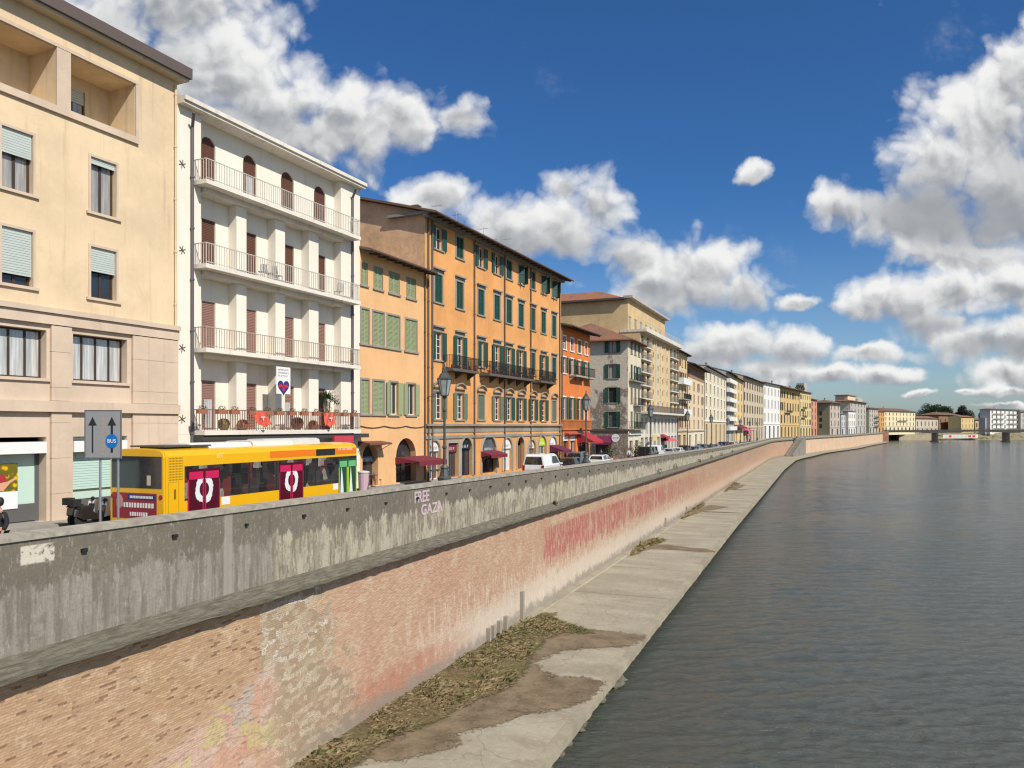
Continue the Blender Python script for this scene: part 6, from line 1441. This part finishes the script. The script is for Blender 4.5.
def wheel(parent, x, y, r, w):
    m = MB(); m.lathe([(r*.6, -w/2), (r*.94, -w/2), (r, -w*.35), (r, w*.35), (r*.94, w/2), (r*.6, w/2)], n=18); o = m.build('wheel', TYRE, parent); o.rotation_euler = (R(90), 0, 0); o.location = (x, y, r)
    q = MB(); q.lathe([(.02, -w*.42), (r*.2, -w*.48), (r*.62, -w*.40), (r*.62, w*.40), (r*.2, w*.48), (.02, w*.42)], n=12); q.build('rim', RIM, o)
for x in (2.8, BL-2.8):
    for y in (.14, BW-.14): wheel(bus, x, y, .46, .26)

# ---------------------------------------------------------------- cars
CGL = glassm('car_glass', (.015, .018, .02), .05); TL = plain('tail_lamp', (.35, .01, .01), .25); HLM = plain('head_lamp', (.6, .6, .6), .15)
def paint(n, c): return plain('paint_'+n, c, .28, var=.03, coat=1)
def make_car(kind, pm):
    """car along local +x (front), rear at x=0"""
    o = empty({'van': 'parked_van', 'box': 'parked_van'}.get(kind, 'parked_car'), (0, 0, 0))
    if kind == 'hatch': Lc, Wc, Hc = 4.0, 1.72, 1.47; lo = [(0, .35), (.0, .62), (.06, .95), (.9, .95), (2.95, .93), (3.85, .74), (4.0, .55), (4.0, .3), (3.6, .2), (.3, .2)]; up = [(.12, .94), (.42, 1.38), (.75, 1.47), (2.0, 1.46), (2.45, 1.36), (3.1, .92)]
    elif kind == 'sedan': Lc, Wc, Hc = 4.5, 1.76, 1.44; lo = [(0, .38), (.02, .82), (.7, .95), (3.35, .93), (4.3, .76), (4.5, .52), (4.5, .3), (4.1, .2), (.3, .2)]; up = [(.55, .94), (1.15, 1.36), (1.6, 1.44), (2.4, 1.43), (2.8, 1.34), (3.5, .92)]
    elif kind == 'suv': Lc, Wc, Hc = 4.4, 1.85, 1.70; lo = [(0, .4), (.0, .75), (.08, 1.05), (3.3, 1.03), (4.2, .88), (4.4, .6), (4.4, .35), (4.0, .25), (.3, .25)]; up = [(.1, 1.04), (.35, 1.58), (.7, 1.70), (2.3, 1.69), (2.75, 1.58), (3.4, 1.02)]
    else: Lc, Wc, Hc = 4.9, 1.9, 1.95; lo = [(0, .4), (0, .8), (.04, 1.08), (3.9, 1.06), (4.7, .85), (4.9, .6), (4.9, .3), (4.5, .22), (.3, .22)]; up = [(.05, 1.07), (.14, 1.8), (.4, 1.95), (3.0, 1.95), (3.45, 1.82), (4.1, 1.05)]
    def loft(prof, fn):
        n = len(prof); m = MB(); sec = []
        for (y, f) in fn: sec.append([(x*(f)+(1-f)*Lc/2, y, z*(1-(1-f)*.25)) for x, z in prof])
        m.add([p for s_ in sec for p in s_], [(k*n+i, k*n+(i+1) % n, (k+1)*n+(i+1) % n, (k+1)*n+i) for k in range(len(sec)-1) for i in range(n)]+[tuple(range(n))[::-1], tuple(range((len(sec)-1)*n, len(sec)*n))]); return m
    w = Wc/2
    b0 = loft(lo, [(-w, .955), (-w+.06, .985), (-w+.22, 1), (w-.22, 1), (w-.06, .985), (w, .955)]).build('body', pm, o, smooth=False)
    # cabin: tapered sides
    n = len(up); zt_ = max(z for x, z in up); zb__ = min(z for x, z in up); m = MB()
    def sec(sgn, ins): return [(x+(Lc*.5-x)*ins*.0, sgn*(w-.06-.20*(z-zb__)/(zt_-zb__)-ins), z+(.0)) for x, z in up]
    A_, B_ = sec(-1, 0), sec(1, 0); m.add(A_+B_, [tuple(range(n))[::-1], tuple(range(n, 2*n))]+[(i, (i+1) % n, n+(i+1) % n, n+i) for i in range(n)]); cb = m.build('cabin', pm, o)
    # glass panels slightly proud of the cabin
    cxm = sum(x for x, z in up)/n; czm = (zt_+zb__)/2
    for sgn in (-1, 1):
        q = [(x+(cxm-x)*.10, z+(czm-z)*.22) for x, z in up]; 
        if kind == 'van': q = [(cxm+.3, zb__+.12), (cxm+.3, zt_-.2), (up[-2][0]-.1, zt_-.22), (up[-1][0]-.25, zb__+.12)]
        m = MB(); m.add([(x, sgn*(w-.052-.20*(z-zb__)/(zt_-zb__)), z) for x, z in q], [tuple(range(len(q)))]); m.build('side_window', CGL, o)
        m = MB()
        for xp in (cxm+.05,): m.box(xp-.03, sgn*(w-.058), zb__+.02, xp+.03, sgn*(w-.20), zt_-.06)
        m.build('door_pillar', pm, o)
    def gl(i, j, nm, inset=.1):
        (x0, z0), (x1, z1) = up[i], up[j]; d = Vector((x1-x0, z1-z0)).normalized(); nx, nz = -d.y, d.x
        if (x0+nx-cxm)**2 < (x0-cxm)**2: nx, nz = -nx, -nz
        a = (x0+d.x*inset+nx*.012, z0+d.y*inset+nz*.012); c = (x1-d.x*inset*.6+nx*.012, z1-d.y*inset*.6+nz*.012)
        ya = w-.06-.2*(a[1]-zb__)/(zt_-zb__)-.1; yc = w-.06-.2*(c[1]-zb__)/(zt_-zb__)-.1; m = MB(); m.quad((a[0], -ya, a[1]), (a[0], ya, a[1]), (c[0], yc, c[1]), (c[0], -yc, c[1])); m.build(nm, CGL, o)
    gl(0, 1, 'rear_window', .08); gl(n-1, n-2, 'windscreen', .08)
    for y in (-w+.14, w-.14):
        m = MB(); m.box(-.02, y-.1, .68, .03, y+.1, .68+(.42 if kind in ('van', 'suv') else .2)); m.build('tail_light', TL, o)
        m = MB(); m.box(Lc-.14, y-.14, .56, Lc+.0, y+.1, .70); m.build('headlight', HLM, o)
    m = MB(); m.box(-.03, -.26, .55 if kind != 'van' else .65, -.002, .26, .67 if kind != 'van' else .77); m.build('number_plate', PW, o)
    m = MB(); m.box(-.05, -w+.12, .28, .1, w-.12, .5); m.build('bumper', plain('grey_bumper', (.06, .06, .06), .5), o)
    for sgn in (-1, 1): m = MB(); m.box(up[-1][0]-.35, sgn*(w), zb__+.0, up[-1][0]-.15, sgn*(w+.18), zb__+.14); m.build('wing_mirror', pm, o)
    for x in (.78, Lc-.85):
        for y in (-w+.1, w-.1): wheel(o, x, y, .32, .2)
    return o
WHP = paint('white', (.72, .72, .71)); BKP = paint('black', (.015, .015, .018)); SLP = paint('silver', (.38, .39, .40)); BLP = paint('dark_blue', (.02, .04, .11)); GYP = paint('grey', (.13, .135, .14)); RDP = paint('red', (.30, .02, .02)); LBP = paint('pale_blue', (.22, .32, .40))
protos = {}
def put_car(kind, pm, s, perp, label, dz=0, cat='car', group='vehicles parked along the parapet'):
    k = (kind, pm.name)
    if k not in protos: o = protos[k] = make_car(kind, pm)
    else: o = copy_tree(protos[k])
    x, y = wp(s, -(perp-P)); o.location = (x, y, gz(s+2)+.0); o.rotation_euler.z = math.pi/2-wang(s+2); tag(o, label, cat, group); return o
put_car('van', WHP, s_at(538, 20.6)[0], 21.0, 'white van nearest the viewer, parked beyond the orange palazzo shops', cat='van')
put_car('hatch', BKP, s_at(568, 20.8)[0], 21.0, 'black hatchback between the white van and the white car under the red awning')
put_car('suv', GYP, s_at(578, 23.5)[0], 24.0, 'dark grey car half hidden behind the black hatchback by the red awning')
put_car('hatch', WHP, s_at(597.5, 20.8)[0], 21.0, 'white hatchback just past the black hatchback, in front of the corner house')
put_car('van', BKP, s_at(644.5, 20.8)[0], 20.9, 'black van below the tall ochre block', cat='van')
put_car('van', WHP, s_at(656.5, 21.8)[0], 22.4, 'white van right beside the black van', cat='van')
seq = [('hatch', SLP, 'silver hatchback right after the two vans'), ('hatch', WHP, 'white hatchback second after the two vans, below the pink umbrellas'), ('suv', BKP, 'black off-roader third after the two vans'), ('sedan', BKP, 'black saloon fourth after the two vans'), ('hatch', LBP, 'pale blue hatchback fifth after the two vans'), ('suv', GYP, 'grey off-roader sixth after the two vans'),
       ('sedan', BLP, 'dark blue saloon by the fourth lamp'), ('hatch', GYP, 'grey hatchback just before the cream block'), ('sedan', SLP, 'silver saloon in front of the cream block'), ('hatch', BKP, 'black hatchback in front of the cream block'), ('suv', BLP, 'dark blue off-roader by the cream block'), ('sedan', GYP, 'grey saloon near the balcony stack block'), ('hatch', RDP, 'red hatchback near the maroon awning'), ('sedan', WHP, 'white saloon farthest along the row'),
       ('hatch', SLP, 'silver hatchback at the far end of the row, by the beige palazzo')]
s = s_at(668, 20.9)[0]
for i, (k, pm, lab) in enumerate(seq): put_car(k, pm, s, 20.9, lab+' along the parapet'); s += 6.4

# ---------------------------------------------------------------- motor scooter beside the bus
sc_ = empty('motor_scooter', (0, 0, 0)); tag(sc_, 'black and white motor scooter parked at the shop front left of the bus', 'scooter')
dq = 28.9; sc_.location = ((83-CX)/F*dq, dq, gz(20)+.12); sc_.rotation_euler.z = R(75); sc_.scale = (.85, .85, .85)
m = MB(); m.yprism([(-.75, .45), (-.7, .75), (-.2, .85), (.0, .55), (.35, .45), (.5, .85), (.58, .9), (.62, .45), (.35, .28), (-.5, .3)], -.16, .16); m.build('body', BKP, sc_)
m = MB(); m.yprism([(-.78, .78), (-.7, .88), (-.25, .9), (-.05, .84), (-.2, .76)], -.14, .14); m.build('seat', BLACK, sc_)
m = MB(); m.yprism([(.40, .35), (.52, .95), (.62, 1.0), (.66, .4)], -.2, .2); m.build('leg_shield', WHP, sc_)
m = MB(); m.tube((.5, -.32, 1.05), (.5, .32, 1.05), .02, 6); m.tube((.55, 0, .5), (.5, 0, 1.08), .03, 6); m.lathe([(.06, 0), (.11, .08), (.02, .16)], c=(.55, 0, 1.0), n=8); m.build('handlebar', IRON, sc_)
m = MB(); m.box(-.95, -.18, .9, -.62, .18, 1.2); m.build('top_case', BLACK, sc_)
for x in (-.55, .72): wheel(sc_, x, 0, .26, .12)
sc2 = copy_tree(sc_); dq = 28.3; sc2.location = ((93-CX)/F*dq, dq, gz(20)+.12); sc2.rotation_euler.z = R(60); tag(sc2, 'second black scooter turned aslant right behind the bus tail', 'scooter')

# ---------------------------------------------------------------- people
def skin_mesh(name, verts, edges, radii, mat, parent=None, sub=2):
    me = bpy.data.meshes.new(name); me.from_pydata(verts, edges, []); o = bpy.data.objects.new(name, me); COL.objects.link(o)
    md = o.modifiers.new('s', 'SKIN'); md.use_smooth_shade = True; md.branch_smoothing = .6
    for i, r in enumerate(radii): o.data.skin_vertices[0].data[i].radius = r if isinstance(r, tuple) else (r, r)
    o.data.skin_vertices[0].data[0].use_root = True
    o.modifiers.new('b', 'SUBSURF').levels = sub
    dg = bpy.context.evaluated_depsgraph_get(); dg.update(); m2 = bpy.data.meshes.new_from_object(o.evaluated_get(dg)); bpy.data.objects.remove(o)
    m2.materials.clear(); m2.materials.append(mat); q = bpy.data.objects.new(name, m2); COL.objects.link(q)
    if parent: q.parent = parent
    return q
SKIN = plain('skin', (.42, .24, .16), .6, var=.05); HAIRM = plain('dark_hair', (.015, .012, .01), .6)
def person_proto(stride=.25):
    J = dict(pel=(0, 0, .95), wa=(0, 0, 1.10), ch=(0, 0, 1.32), nk=(0, .0, 1.47), hd=(.02, 0, 1.57), ht=(.02, 0, 1.70))
    names = list(J); V = [J[k] for k in names]; Rr = [(.15, .12), (.14, .11), (.17, .12), .055, .075, .07]; E = [(0, 1), (1, 2), (2, 3), (3, 4), (4, 5)]
    def add(p, r, par): V.append(p); Rr.append(r); E.append((par, len(V)-1)); return len(V)-1
    for sg in (-1, 1):
        a = add((0, sg*.18, 1.40), .06, 2); a = add((-.04*sg, sg*.24, 1.14), .045, a); a = add((.12-.06*sg, sg*.23, .92), .034, a); a = add((.14-.06*sg, sg*.23, .86), .03, a)
        w0 = a
        for k in range(4): f = add((.15-.06*sg+.02*k-.02, sg*.23+(k-1.5)*.014, .80-.01*(k in (1, 2))), .009, w0)
        add((.19-.06*sg, sg*.22, .83), .010, w0)
        h = add((0, sg*.09, .88), .09, 0); kx = stride*.55*sg; h = add((kx+.03, sg*.1, .50), .062, h); an = add((stride*sg-.03, sg*.1, .09), .042, h); add((stride*sg+.12, sg*.11, .04), (.045, .03), an)
    return V, E, Rr
PV, PE, PR = person_proto()
def make_person(coat, trousers, stride=.25):
    V, E, Rr = person_proto(stride); root = skin_mesh('person', V, E, Rr, SKIN, None, 1)
    # coat: torso + sleeves
    V2 = [(0, 0, .86), (0, 0, 1.05), (0, 0, 1.32), (0, 0, 1.44), (0, 0, 1.51)]; E2 = [(0, 1), (1, 2), (2, 3), (3, 4)]; R2 = [(.185, .15), (.165, .135), (.19, .14), (.10, .09), (.07, .07)]
    for sg in (-1, 1):
        n = len(V2); V2 += [(0, sg*.19, 1.39), (-.04*sg, sg*.25, 1.14), (.11-.06*sg, sg*.24, .95)]; E2 += [(2, n), (n, n+1), (n+1, n+2)]; R2 += [.078, .062, .052]
    skin_mesh('coat', V2, E2, R2, coat, root, 1)
    V3 = [(0, 0, .93)]; E3 = []; R3 = [(.16, .13)]
    for sg in (-1, 1):
        n = len(V3); V3 += [(0, sg*.09, .86), (stride*.55*sg+.03, sg*.1, .50), (stride*sg-.03, sg*.1, .13)]; E3 += [(0, n), (n, n+1), (n+1, n+2)]; R3 += [.105, .078, .062]
    skin_mesh('trousers', V3, E3, R3, trousers, root, 1)
    m = MB(); m.lathe([(.02, 1.755), (.07, 1.74), (.10, 1.69), (.105, 1.62), (.085, 1.56), (.05, 1.53)], c=(-.015, 0, .0), n=10); m.build('hair', HAIRM, root, smooth=True)
    m = MB()
    for sg in (-1, 1): m.box(stride*sg-.10, sg*.1-.045, -.0, stride*sg+.17, sg*.1+.045, .075)
    m.build('shoe', BLACK, root); return root
cB = plain('black_coat', (.012, .012, .014), .8); cN = plain('navy_coat', (.02, .03, .06), .8); cR = plain('red_coat', (.30, .03, .03), .8); cG = plain('grey_coat', (.16, .16, .16), .8); tJ = plain('denim', (.05, .08, .14), .8); cW = plain('white_shirt', (.55, .55, .53), .8)
mk = {'b': make_person(cB, cB), 'n': make_person(cN, tJ, .12), 'r': make_person(cR, cB, .1), 'w': make_person(cW, tJ, .15)}
usedp = set()
def put_person(k, px, perp, head, label, sc=1.0):
    o = mk[k] if k not in usedp else copy_tree(mk[k]); usedp.add(k)
    s, d = s_at(px, perp); t_ = (px-CX)/F; o.location = (t_*d, d, gz(s)+.13 if perp < 19.9 or perp > 25.5 else gz(s)+.01); o.rotation_euler.z = math.pi/2-TW+R(head); o.scale = (sc,)*3; tag(o, label, 'person', 'passers-by on the street')
put_person('b', -1.5, 19.1, 180, 'person in a black coat with dark hair walking behind the parapet at the left edge', 1.03)
put_person('n', 565.5, 24.6, 90, 'person in dark clothes standing left of the red awning behind the black hatchback')
put_person('r', 586.5, 24.8, -90, 'person in a red coat standing below the red awning')
put_person('w', 411, 27.4, -120, 'person in a white shirt standing under the maroon cafe awning')
put_person('b', 636, 21.4, 0, 'person in black walking between the potted shrubs and the black van')
put_person('w', 629, 22.5, 200, 'person in a white shirt beside the round white sign')
put_person('b', 417, 27.2, 60, 'person in black standing near the middle of the maroon cafe awning')
put_person('n', 449, 27.3, 0, 'person in navy coat passing right of the nearest lamp')
put_person('r', 514, 27.0, 180, 'person in red coat near the white shutter of the orange palazzo')
put_person('n', 601, 24.6, 180, 'person in navy coat under the purple awning of the corner house')
put_person('b', 683, 25.0, 0, 'person in black on the far pavement by the peach house')
put_person('w', 699, 25.0, 180, 'person in white shirt on the far pavement by the peach house')

# ---------------------------------------------------------------- street clutter by the shops
def shrub(px, perp, w, h, label, seed, mt=LEAFY):
    s, d = s_at(px, perp); t_ = (px-CX)/F; o = empty('potted_shrub', (t_*d, d, gz(s)+.12)); tag(o, label, 'shrub', 'potted shrubs by the corner house'); r = random.Random(seed)
    m = MB(); m.box(-w*.4, -.25, 0, w*.4, .25, .5); m.build('planter', TERRA, o); m = MB()
    for k in range(5): leafcloud(m, (r.uniform(-.3, .3)*w, r.uniform(-.2, .2), h*.6+r.uniform(-.1, .2)), (w*.35, .4, h*.35), 90, .17, r)
    m.build('foliage', mt, o)
shrub(612, 24.2, 1.6, 1.9, 'dark green potted shrub left of the round white sign', 1, LEAF); shrub(631, 23.2, 2.2, 1.9, 'broad yellow green potted shrub right of the round white sign', 2); shrub(638.5, 23.5, 1.1, 2.6, 'tall narrow yellow green potted shrub at the corner of the cream front', 3)
def cafe_table(px, perp, label):
    s, d = s_at(px, perp); t_ = (px-CX)/F; o = empty('cafe_table', (t_*d, d, gz(s)+.12), math.pi/2-TA); tag(o, label, 'table', 'cafe tables before the shops'); m = MB(); m.lathe([(.38, .72), (.40, .75)], n=14); m.build('table_top', GREYF, o)
    m = MB(); m.lathe([(.25, 0), (.22, .03), (.03, .06), (.03, .72)], n=10); m.build('table_leg', IRON, o)
cafe_table(372, 26.9, 'cafe table outside the first arched door of the apricot house'); cafe_table(430, 27.0, 'cafe table under the right end of the maroon awning'); cafe_table(438, 26.8, 'cafe table left of the nearest lamp pedestal')
for i, (px, lab) in enumerate(((366, 'cafe chair nearest the bus front'), (378, 'cafe chair right of the first cafe table'), (425, 'cafe chair under the maroon awning'), (435, 'cafe chair between the two right tables'), (502, 'cafe chair by the wide maroon awning'), (494, 'cafe chair below the wide maroon awning'))):
    s, d = s_at(px, 27.0); o = copy_tree(gc); o.location = ((px-CX)/F*d, d, gz(s)+.12); o.rotation_euler.z = i*1.9; tag(o, lab, 'chair', 'metal cafe chairs on the pavement')
s, d = s_at(363.5, 25.8); bn_ = empty('litter_bin', ((363.5-CX)/F*d, d, gz(s)+.12)); tag(bn_, 'pinkish white litter drum beside the bus front', 'bin'); m = MB(); m.lathe([(.3, 0), (.33, 1.0), (.35, 1.05)], n=14); m.build('drum', plain('pinkish_drum', (.50, .34, .38), .6), bn_); m = MB(); m.lathe([(.36, 1.051), (.36, 1.12), (.1, 1.16)], n=14); m.build('lid', OFFW, bn_)
# cafe umbrellas far along
def umbrella(px, perp, mt, label, r=1.6):
    s, d = s_at(px, perp); o = empty('cafe_umbrella', ((px-CX)/F*d, d, gz(s)+.1)); tag(o, label, 'umbrella'); m = MB(); m.tube((0, 0, 0), (0, 0, 3), .03, 6); m.build('pole', STEEL, o)
    m = MB(); m.lathe([(r, 2.2), (r*.98, 2.35), (.05, 3.0)], n=8); m.build('canopy', mt, o)
umbrella(667, 24.5, plain('rosy_canvas', (.50, .10, .14), .8), 'rose red cafe umbrella behind the silver hatchback below the tall ochre block', 1.9)
umbrella(748, 25.0, plain('pink_canvas', (.60, .12, .18), .8), 'pink cafe umbrella at the foot of the beige palazzo', 2.2)

# ---------------------------------------------------------------- sky, sun, camera
w = bpy.data.worlds.new('World'); SC.world = w; w.use_nodes = True
t = NT(w); bg = t.n['Background']
sunv = Vector((.690, -.724, 0)).normalized()*math.cos(R(42))+Vector((0, 0, math.sin(R(42))))
sky = t.node('ShaderNodeTexSky'); sky.sky_type = 'NISHITA'; sky.sun_disc = False; sky.sun_elevation = R(42); sky.sun_rotation = math.atan2(sunv.x, sunv.y); sky.altitude = 50; sky.air_density = 1.0; sky.dust_density = .9; sky.ozone_density = 2.5
D_ = t.node('ShaderNodeTexCoord').outputs['Generated']
sp = t.node('ShaderNodeSeparateXYZ'); t.l.new(D_, sp.inputs[0])
yy = t.math('MAXIMUM', sp.outputs['Y'], .04)
cu = t.math('DIVIDE', sp.outputs['X'], yy); cv_ = t.math('DIVIDE', sp.outputs['Z'], yy)
cmb = t.node('ShaderNodeCombineXYZ'); t.l.new(cu, cmb.inputs[0]); t.l.new(cv_, cmb.inputs[1]); UVd = cmb.outputs[0]
# cloud bank positions: heading tangent / elevation tangent pairs with their half sizes
def cl(px, py, rx, ry): return ((px-CX)/F, (HY-py)/F, rx/F, ry/F)
CL = [cl(*c) for c in ((175, 0, 115, 62), (215, 75, 110, 62), (270, 112, 80, 58), (345, 122, 85, 46), (405, 112, 55, 38), (462, 114, 30, 24), (60, 40, 120, 80),
      (435, 196, 40, 22), (500, 222, 48, 26), (560, 222, 62, 36), (595, 204, 38, 36), (562, 186, 20, 20), (520, 235, 60, 22),
      (630, 258, 52, 32), (690, 268, 78, 40), (745, 288, 30, 26), (650, 290, 70, 28), (750, 172, 17, 13),
      (735, 338, 62, 20), (790, 343, 46, 18), (700, 355, 50, 24), (770, 368, 60, 14), (885, 373, 38, 10), (832, 370, 40, 8), (920, 393, 14, 4), (965, 394, 13, 3),
      (1020, 70, 52, 55), (985, 125, 72, 62), (935, 160, 50, 55), (1040, 190, 130, 75), (930, 215, 100, 42), (838, 212, 38, 22), (960, 255, 80, 22), 
      (900, 303, 72, 27), (945, 296, 50, 28), (868, 310, 36, 16), (940, 330, 50, 18), (1010, 290, 60, 36), (985, 345, 60, 26), (1030, 340, 50, 40), (1010, 375, 50, 18), (1000, 395, 40, 7), (800, 306, 26, 8), (872, 352, 42, 8), (1005, 410, 40, 4),
      (1180, 60, 180, 150), (1150, 300, 130, 90), (-120, 100, 170, 120), (-80, 320, 120, 60))]
grp_ = bpy.data.node_groups.new('cloud_field', 'ShaderNodeTree'); grp_.interface.new_socket('Vector', in_out='INPUT', socket_type='NodeSocketVector'); grp_.interface.new_socket('D', in_out='OUTPUT', socket_type='NodeSocketFloat'); grp_.interface.new_socket('H', in_out='OUTPUT', socket_type='NodeSocketFloat')
class GT(NT):
    def __init__(s, g): s.t = g; s.n = g.nodes; s.l = g.links
gt = GT(grp_); gi = gt.node('NodeGroupInput'); go = gt.node('NodeGroupOutput'); last = None; hw = None; ww_ = None
for (a, c, rx, ry) in CL:
    vm = gt.node('ShaderNodeVectorMath', operation='MULTIPLY_ADD'); gt.l.new(gi.outputs[0], vm.inputs[0]); vm.inputs[1].default_value = (1/rx, 1/ry, 0); vm.inputs[2].default_value = (-a/rx, -c/ry, 0)
    ln_ = gt.node('ShaderNodeVectorMath', operation='LENGTH'); gt.l.new(vm.outputs[0], ln_.inputs[0]); v = ln_.outputs['Value']
    last = v if last is None else gt.math('SMOOTH_MIN', last, v, .25)
    sy = gt.node('ShaderNodeSeparateXYZ'); gt.l.new(vm.outputs[0], sy.inputs[0]); wt = gt.math('DIVIDE', 1.0, gt.math('ADD', gt.math('POWER', v, 5.0), .02)); hh_ = gt.math('MULTIPLY', wt, sy.outputs['Y'])
    hw = hh_ if hw is None else gt.math('ADD', hw, hh_); ww_ = wt if ww_ is None else gt.math('ADD', ww_, wt)
gt.l.new(last, go.inputs[0]); gt.l.new(gt.math('DIVIDE', hw, ww_), go.inputs[1])
def field(vec, detail=True):
    g = t.node('ShaderNodeGroup'); g.node_tree = grp_; t.l.new(vec, g.inputs[0]); return g.outputs[0], g.outputs[1]
def nz(vec, sc, det, rg=.55):
    n = t.node('ShaderNodeTexNoise'); t.l.new(vec, n.inputs['Vector']); n.inputs['Scale'].default_value = sc; n.inputs['Detail'].default_value = det; n.inputs['Roughness'].default_value = rg; return n
wn_ = nz(UVd, 7, 6, .6); off = t.node('ShaderNodeVectorMath', operation='MULTIPLY_ADD'); t.l.new(wn_.outputs['Color'], off.inputs[0]); off.inputs[1].default_value = (.09, .06, 0); off.inputs[2].default_value = (-.045, -.03, 0)
pv = t.node('ShaderNodeVectorMath', operation='ADD'); t.l.new(UVd, pv.inputs[0]); t.l.new(off.outputs[0], pv.inputs[1]); PVv = pv.outputs[0]
def shifted(dx, dy):
    s_ = t.node('ShaderNodeVectorMath', operation='ADD'); t.l.new(PVv, s_.inputs[0]); s_.inputs[1].default_value = (dx, dy, 0); return s_.outputs[0]
def density(vec):
    d0, h0 = field(vec); n_ = nz(vec, 10, 7, .64).outputs['Fac']
    vo_ = t.node('ShaderNodeTexVoronoi', feature='F1'); vo_.inputs['Scale'].default_value = 17; vo_.inputs['Detail'].default_value = 2; vo_.inputs['Roughness'].default_value = .55; t.l.new(vec, vo_.inputs['Vector'])
    n_ = t.math('ADD', t.math('MULTIPLY', n_, .55), t.math('MULTIPLY', t.math('SUBTRACT', .85, vo_.outputs['Distance']), .50)); return t.math('ADD', t.math('SUBTRACT', 1.34, d0), t.math('MULTIPLY', t.math('SUBTRACT', n_, .5), 1.45)), d0, n_, h0
d0, f0, n0_, h0_ = density(PVv); d1, f1, n1_, h1_ = density(shifted(.007, .014)); 
mask = t.math('POWER', t.ss(d0, -.2, .46), .8); wis = nz(UVd, 3.2, 6, .7).outputs['Fac']
mask = t.math('MAXIMUM', mask, t.math('MULTIPLY', t.ss(wis, .58, .82), .3))
shade = t.math('ADD', t.math('MULTIPLY', h0_, .52), t.math('MULTIPLY', t.math('SUBTRACT', n0_, n1_), 1.1))
thick = t.ss(f0, .85, .05)
low_ = t.ss(t.math('SUBTRACT', t.math('ADD', shade, .72), t.math('MULTIPLY', thick, .34)), -.02, .92)
dk_ = None
for (a, c, rx, ry, k_) in [(*cl(960, 212, 120, 46), .85), (*cl(1030, 170, 60, 70), .5), (*cl(215, 130, 170, 34), .35), (*cl(690, 300, 90, 16), .5), (*cl(560, 246, 80, 14), .5), (*cl(905, 326, 80, 13), .6), (*cl(1000, 352, 70, 14), .6), (*cl(760, 356, 80, 10), .6), (*cl(130, 40, 90, 50), .35)]:
    vm = t.node('ShaderNodeVectorMath', operation='MULTIPLY_ADD'); t.l.new(PVv, vm.inputs[0]); vm.inputs[1].default_value = (1/rx, 1/ry, 0); vm.inputs[2].default_value = (-a/rx, -c/ry, 0)
    ln_ = t.node('ShaderNodeVectorMath', operation='LENGTH'); t.l.new(vm.outputs[0], ln_.inputs[0]); v = t.math('MULTIPLY', t.ss(ln_.outputs['Value'], 1.25, .35), k_)
    dk_ = v if dk_ is None else t.math('MAXIMUM', dk_, v)
low_ = t.math('MULTIPLY', low_, t.math('SUBTRACT', 1.0, dk_))
ccol = t.mix(low_, (.36, .38, .415), (.98, .98, .97))
skc = t.mix(1.0, sky.outputs[0], t.mix(t.ss(sp.outputs['Z'], -.02, .30), (.74, .86, 1.0), (.27, .55, .86)), 'MULTIPLY')
CLOUDK = 7.6
cc_ = t.node('ShaderNodeVectorMath', operation='SCALE'); t.l.new(ccol, cc_.inputs[0]); cc_.inputs['Scale'].default_value = CLOUDK
front = t.ss(sp.outputs['Y'], .04, .2)
gen = nz(D_, 2.2, 8, .6).outputs['Fac']; mb_ = t.math('MULTIPLY', t.ss(gen, .52, .62), t.ss(sp.outputs['Z'], .02, .12))
mk_ = t.math('ADD', t.math('MULTIPLY', mask, front), t.math('MULTIPLY', mb_, t.math('SUBTRACT', 1.0, front)))
mk_ = t.math('MULTIPLY', mk_, t.ss(sp.outputs['Z'], -.01, .01))
t.l.new(t.mix(mk_, skc, cc_.outputs[0]), bg.inputs['Color']); bg.inputs['Strength'].default_value = .11
sl = bpy.data.lights.new('sun', 'SUN'); sl.energy = 4.8; sl.angle = R(.53); sl.color = (1, .93, .82); so_ = bpy.data.objects.new('sun', sl); COL.objects.link(so_); so_.rotation_euler = sunv.to_track_quat('Z', 'Y').to_euler(); so_.location = (50, -50, 80)
cam = bpy.data.cameras.new('camera'); cam.sensor_width = 36; cam.lens = F/1024*36; cam.shift_y = (HY-384)/1024; cam.clip_end = 12000; cam.clip_start = .1
co_ = bpy.data.objects.new('camera', cam); COL.objects.link(co_); co_.rotation_euler = (R(90), 0, 0); SC.camera = co_
SC.view_settings.view_transform = 'Standard'; SC.view_settings.look = 'None'; SC.view_settings.exposure = .12; SC.view_settings.gamma = 1
SC.cycles.max_bounces = 5; SC.cycles.diffuse_bounces = 3; SC.cycles.glossy_bounces = 3; SC.cycles.use_denoising = True; SC.cycles.pixel_filter_type = 'BLACKMAN_HARRIS'; SC.cycles.filter_width = 1.25; SC.cycles.use_adaptive_sampling = False; SC.cycles.sample_clamp_indirect = 4; SC.cycles.sample_clamp_direct = 12
w.cycles.sampling_method = 'MANUAL'; w.cycles.sample_map_resolution = 512
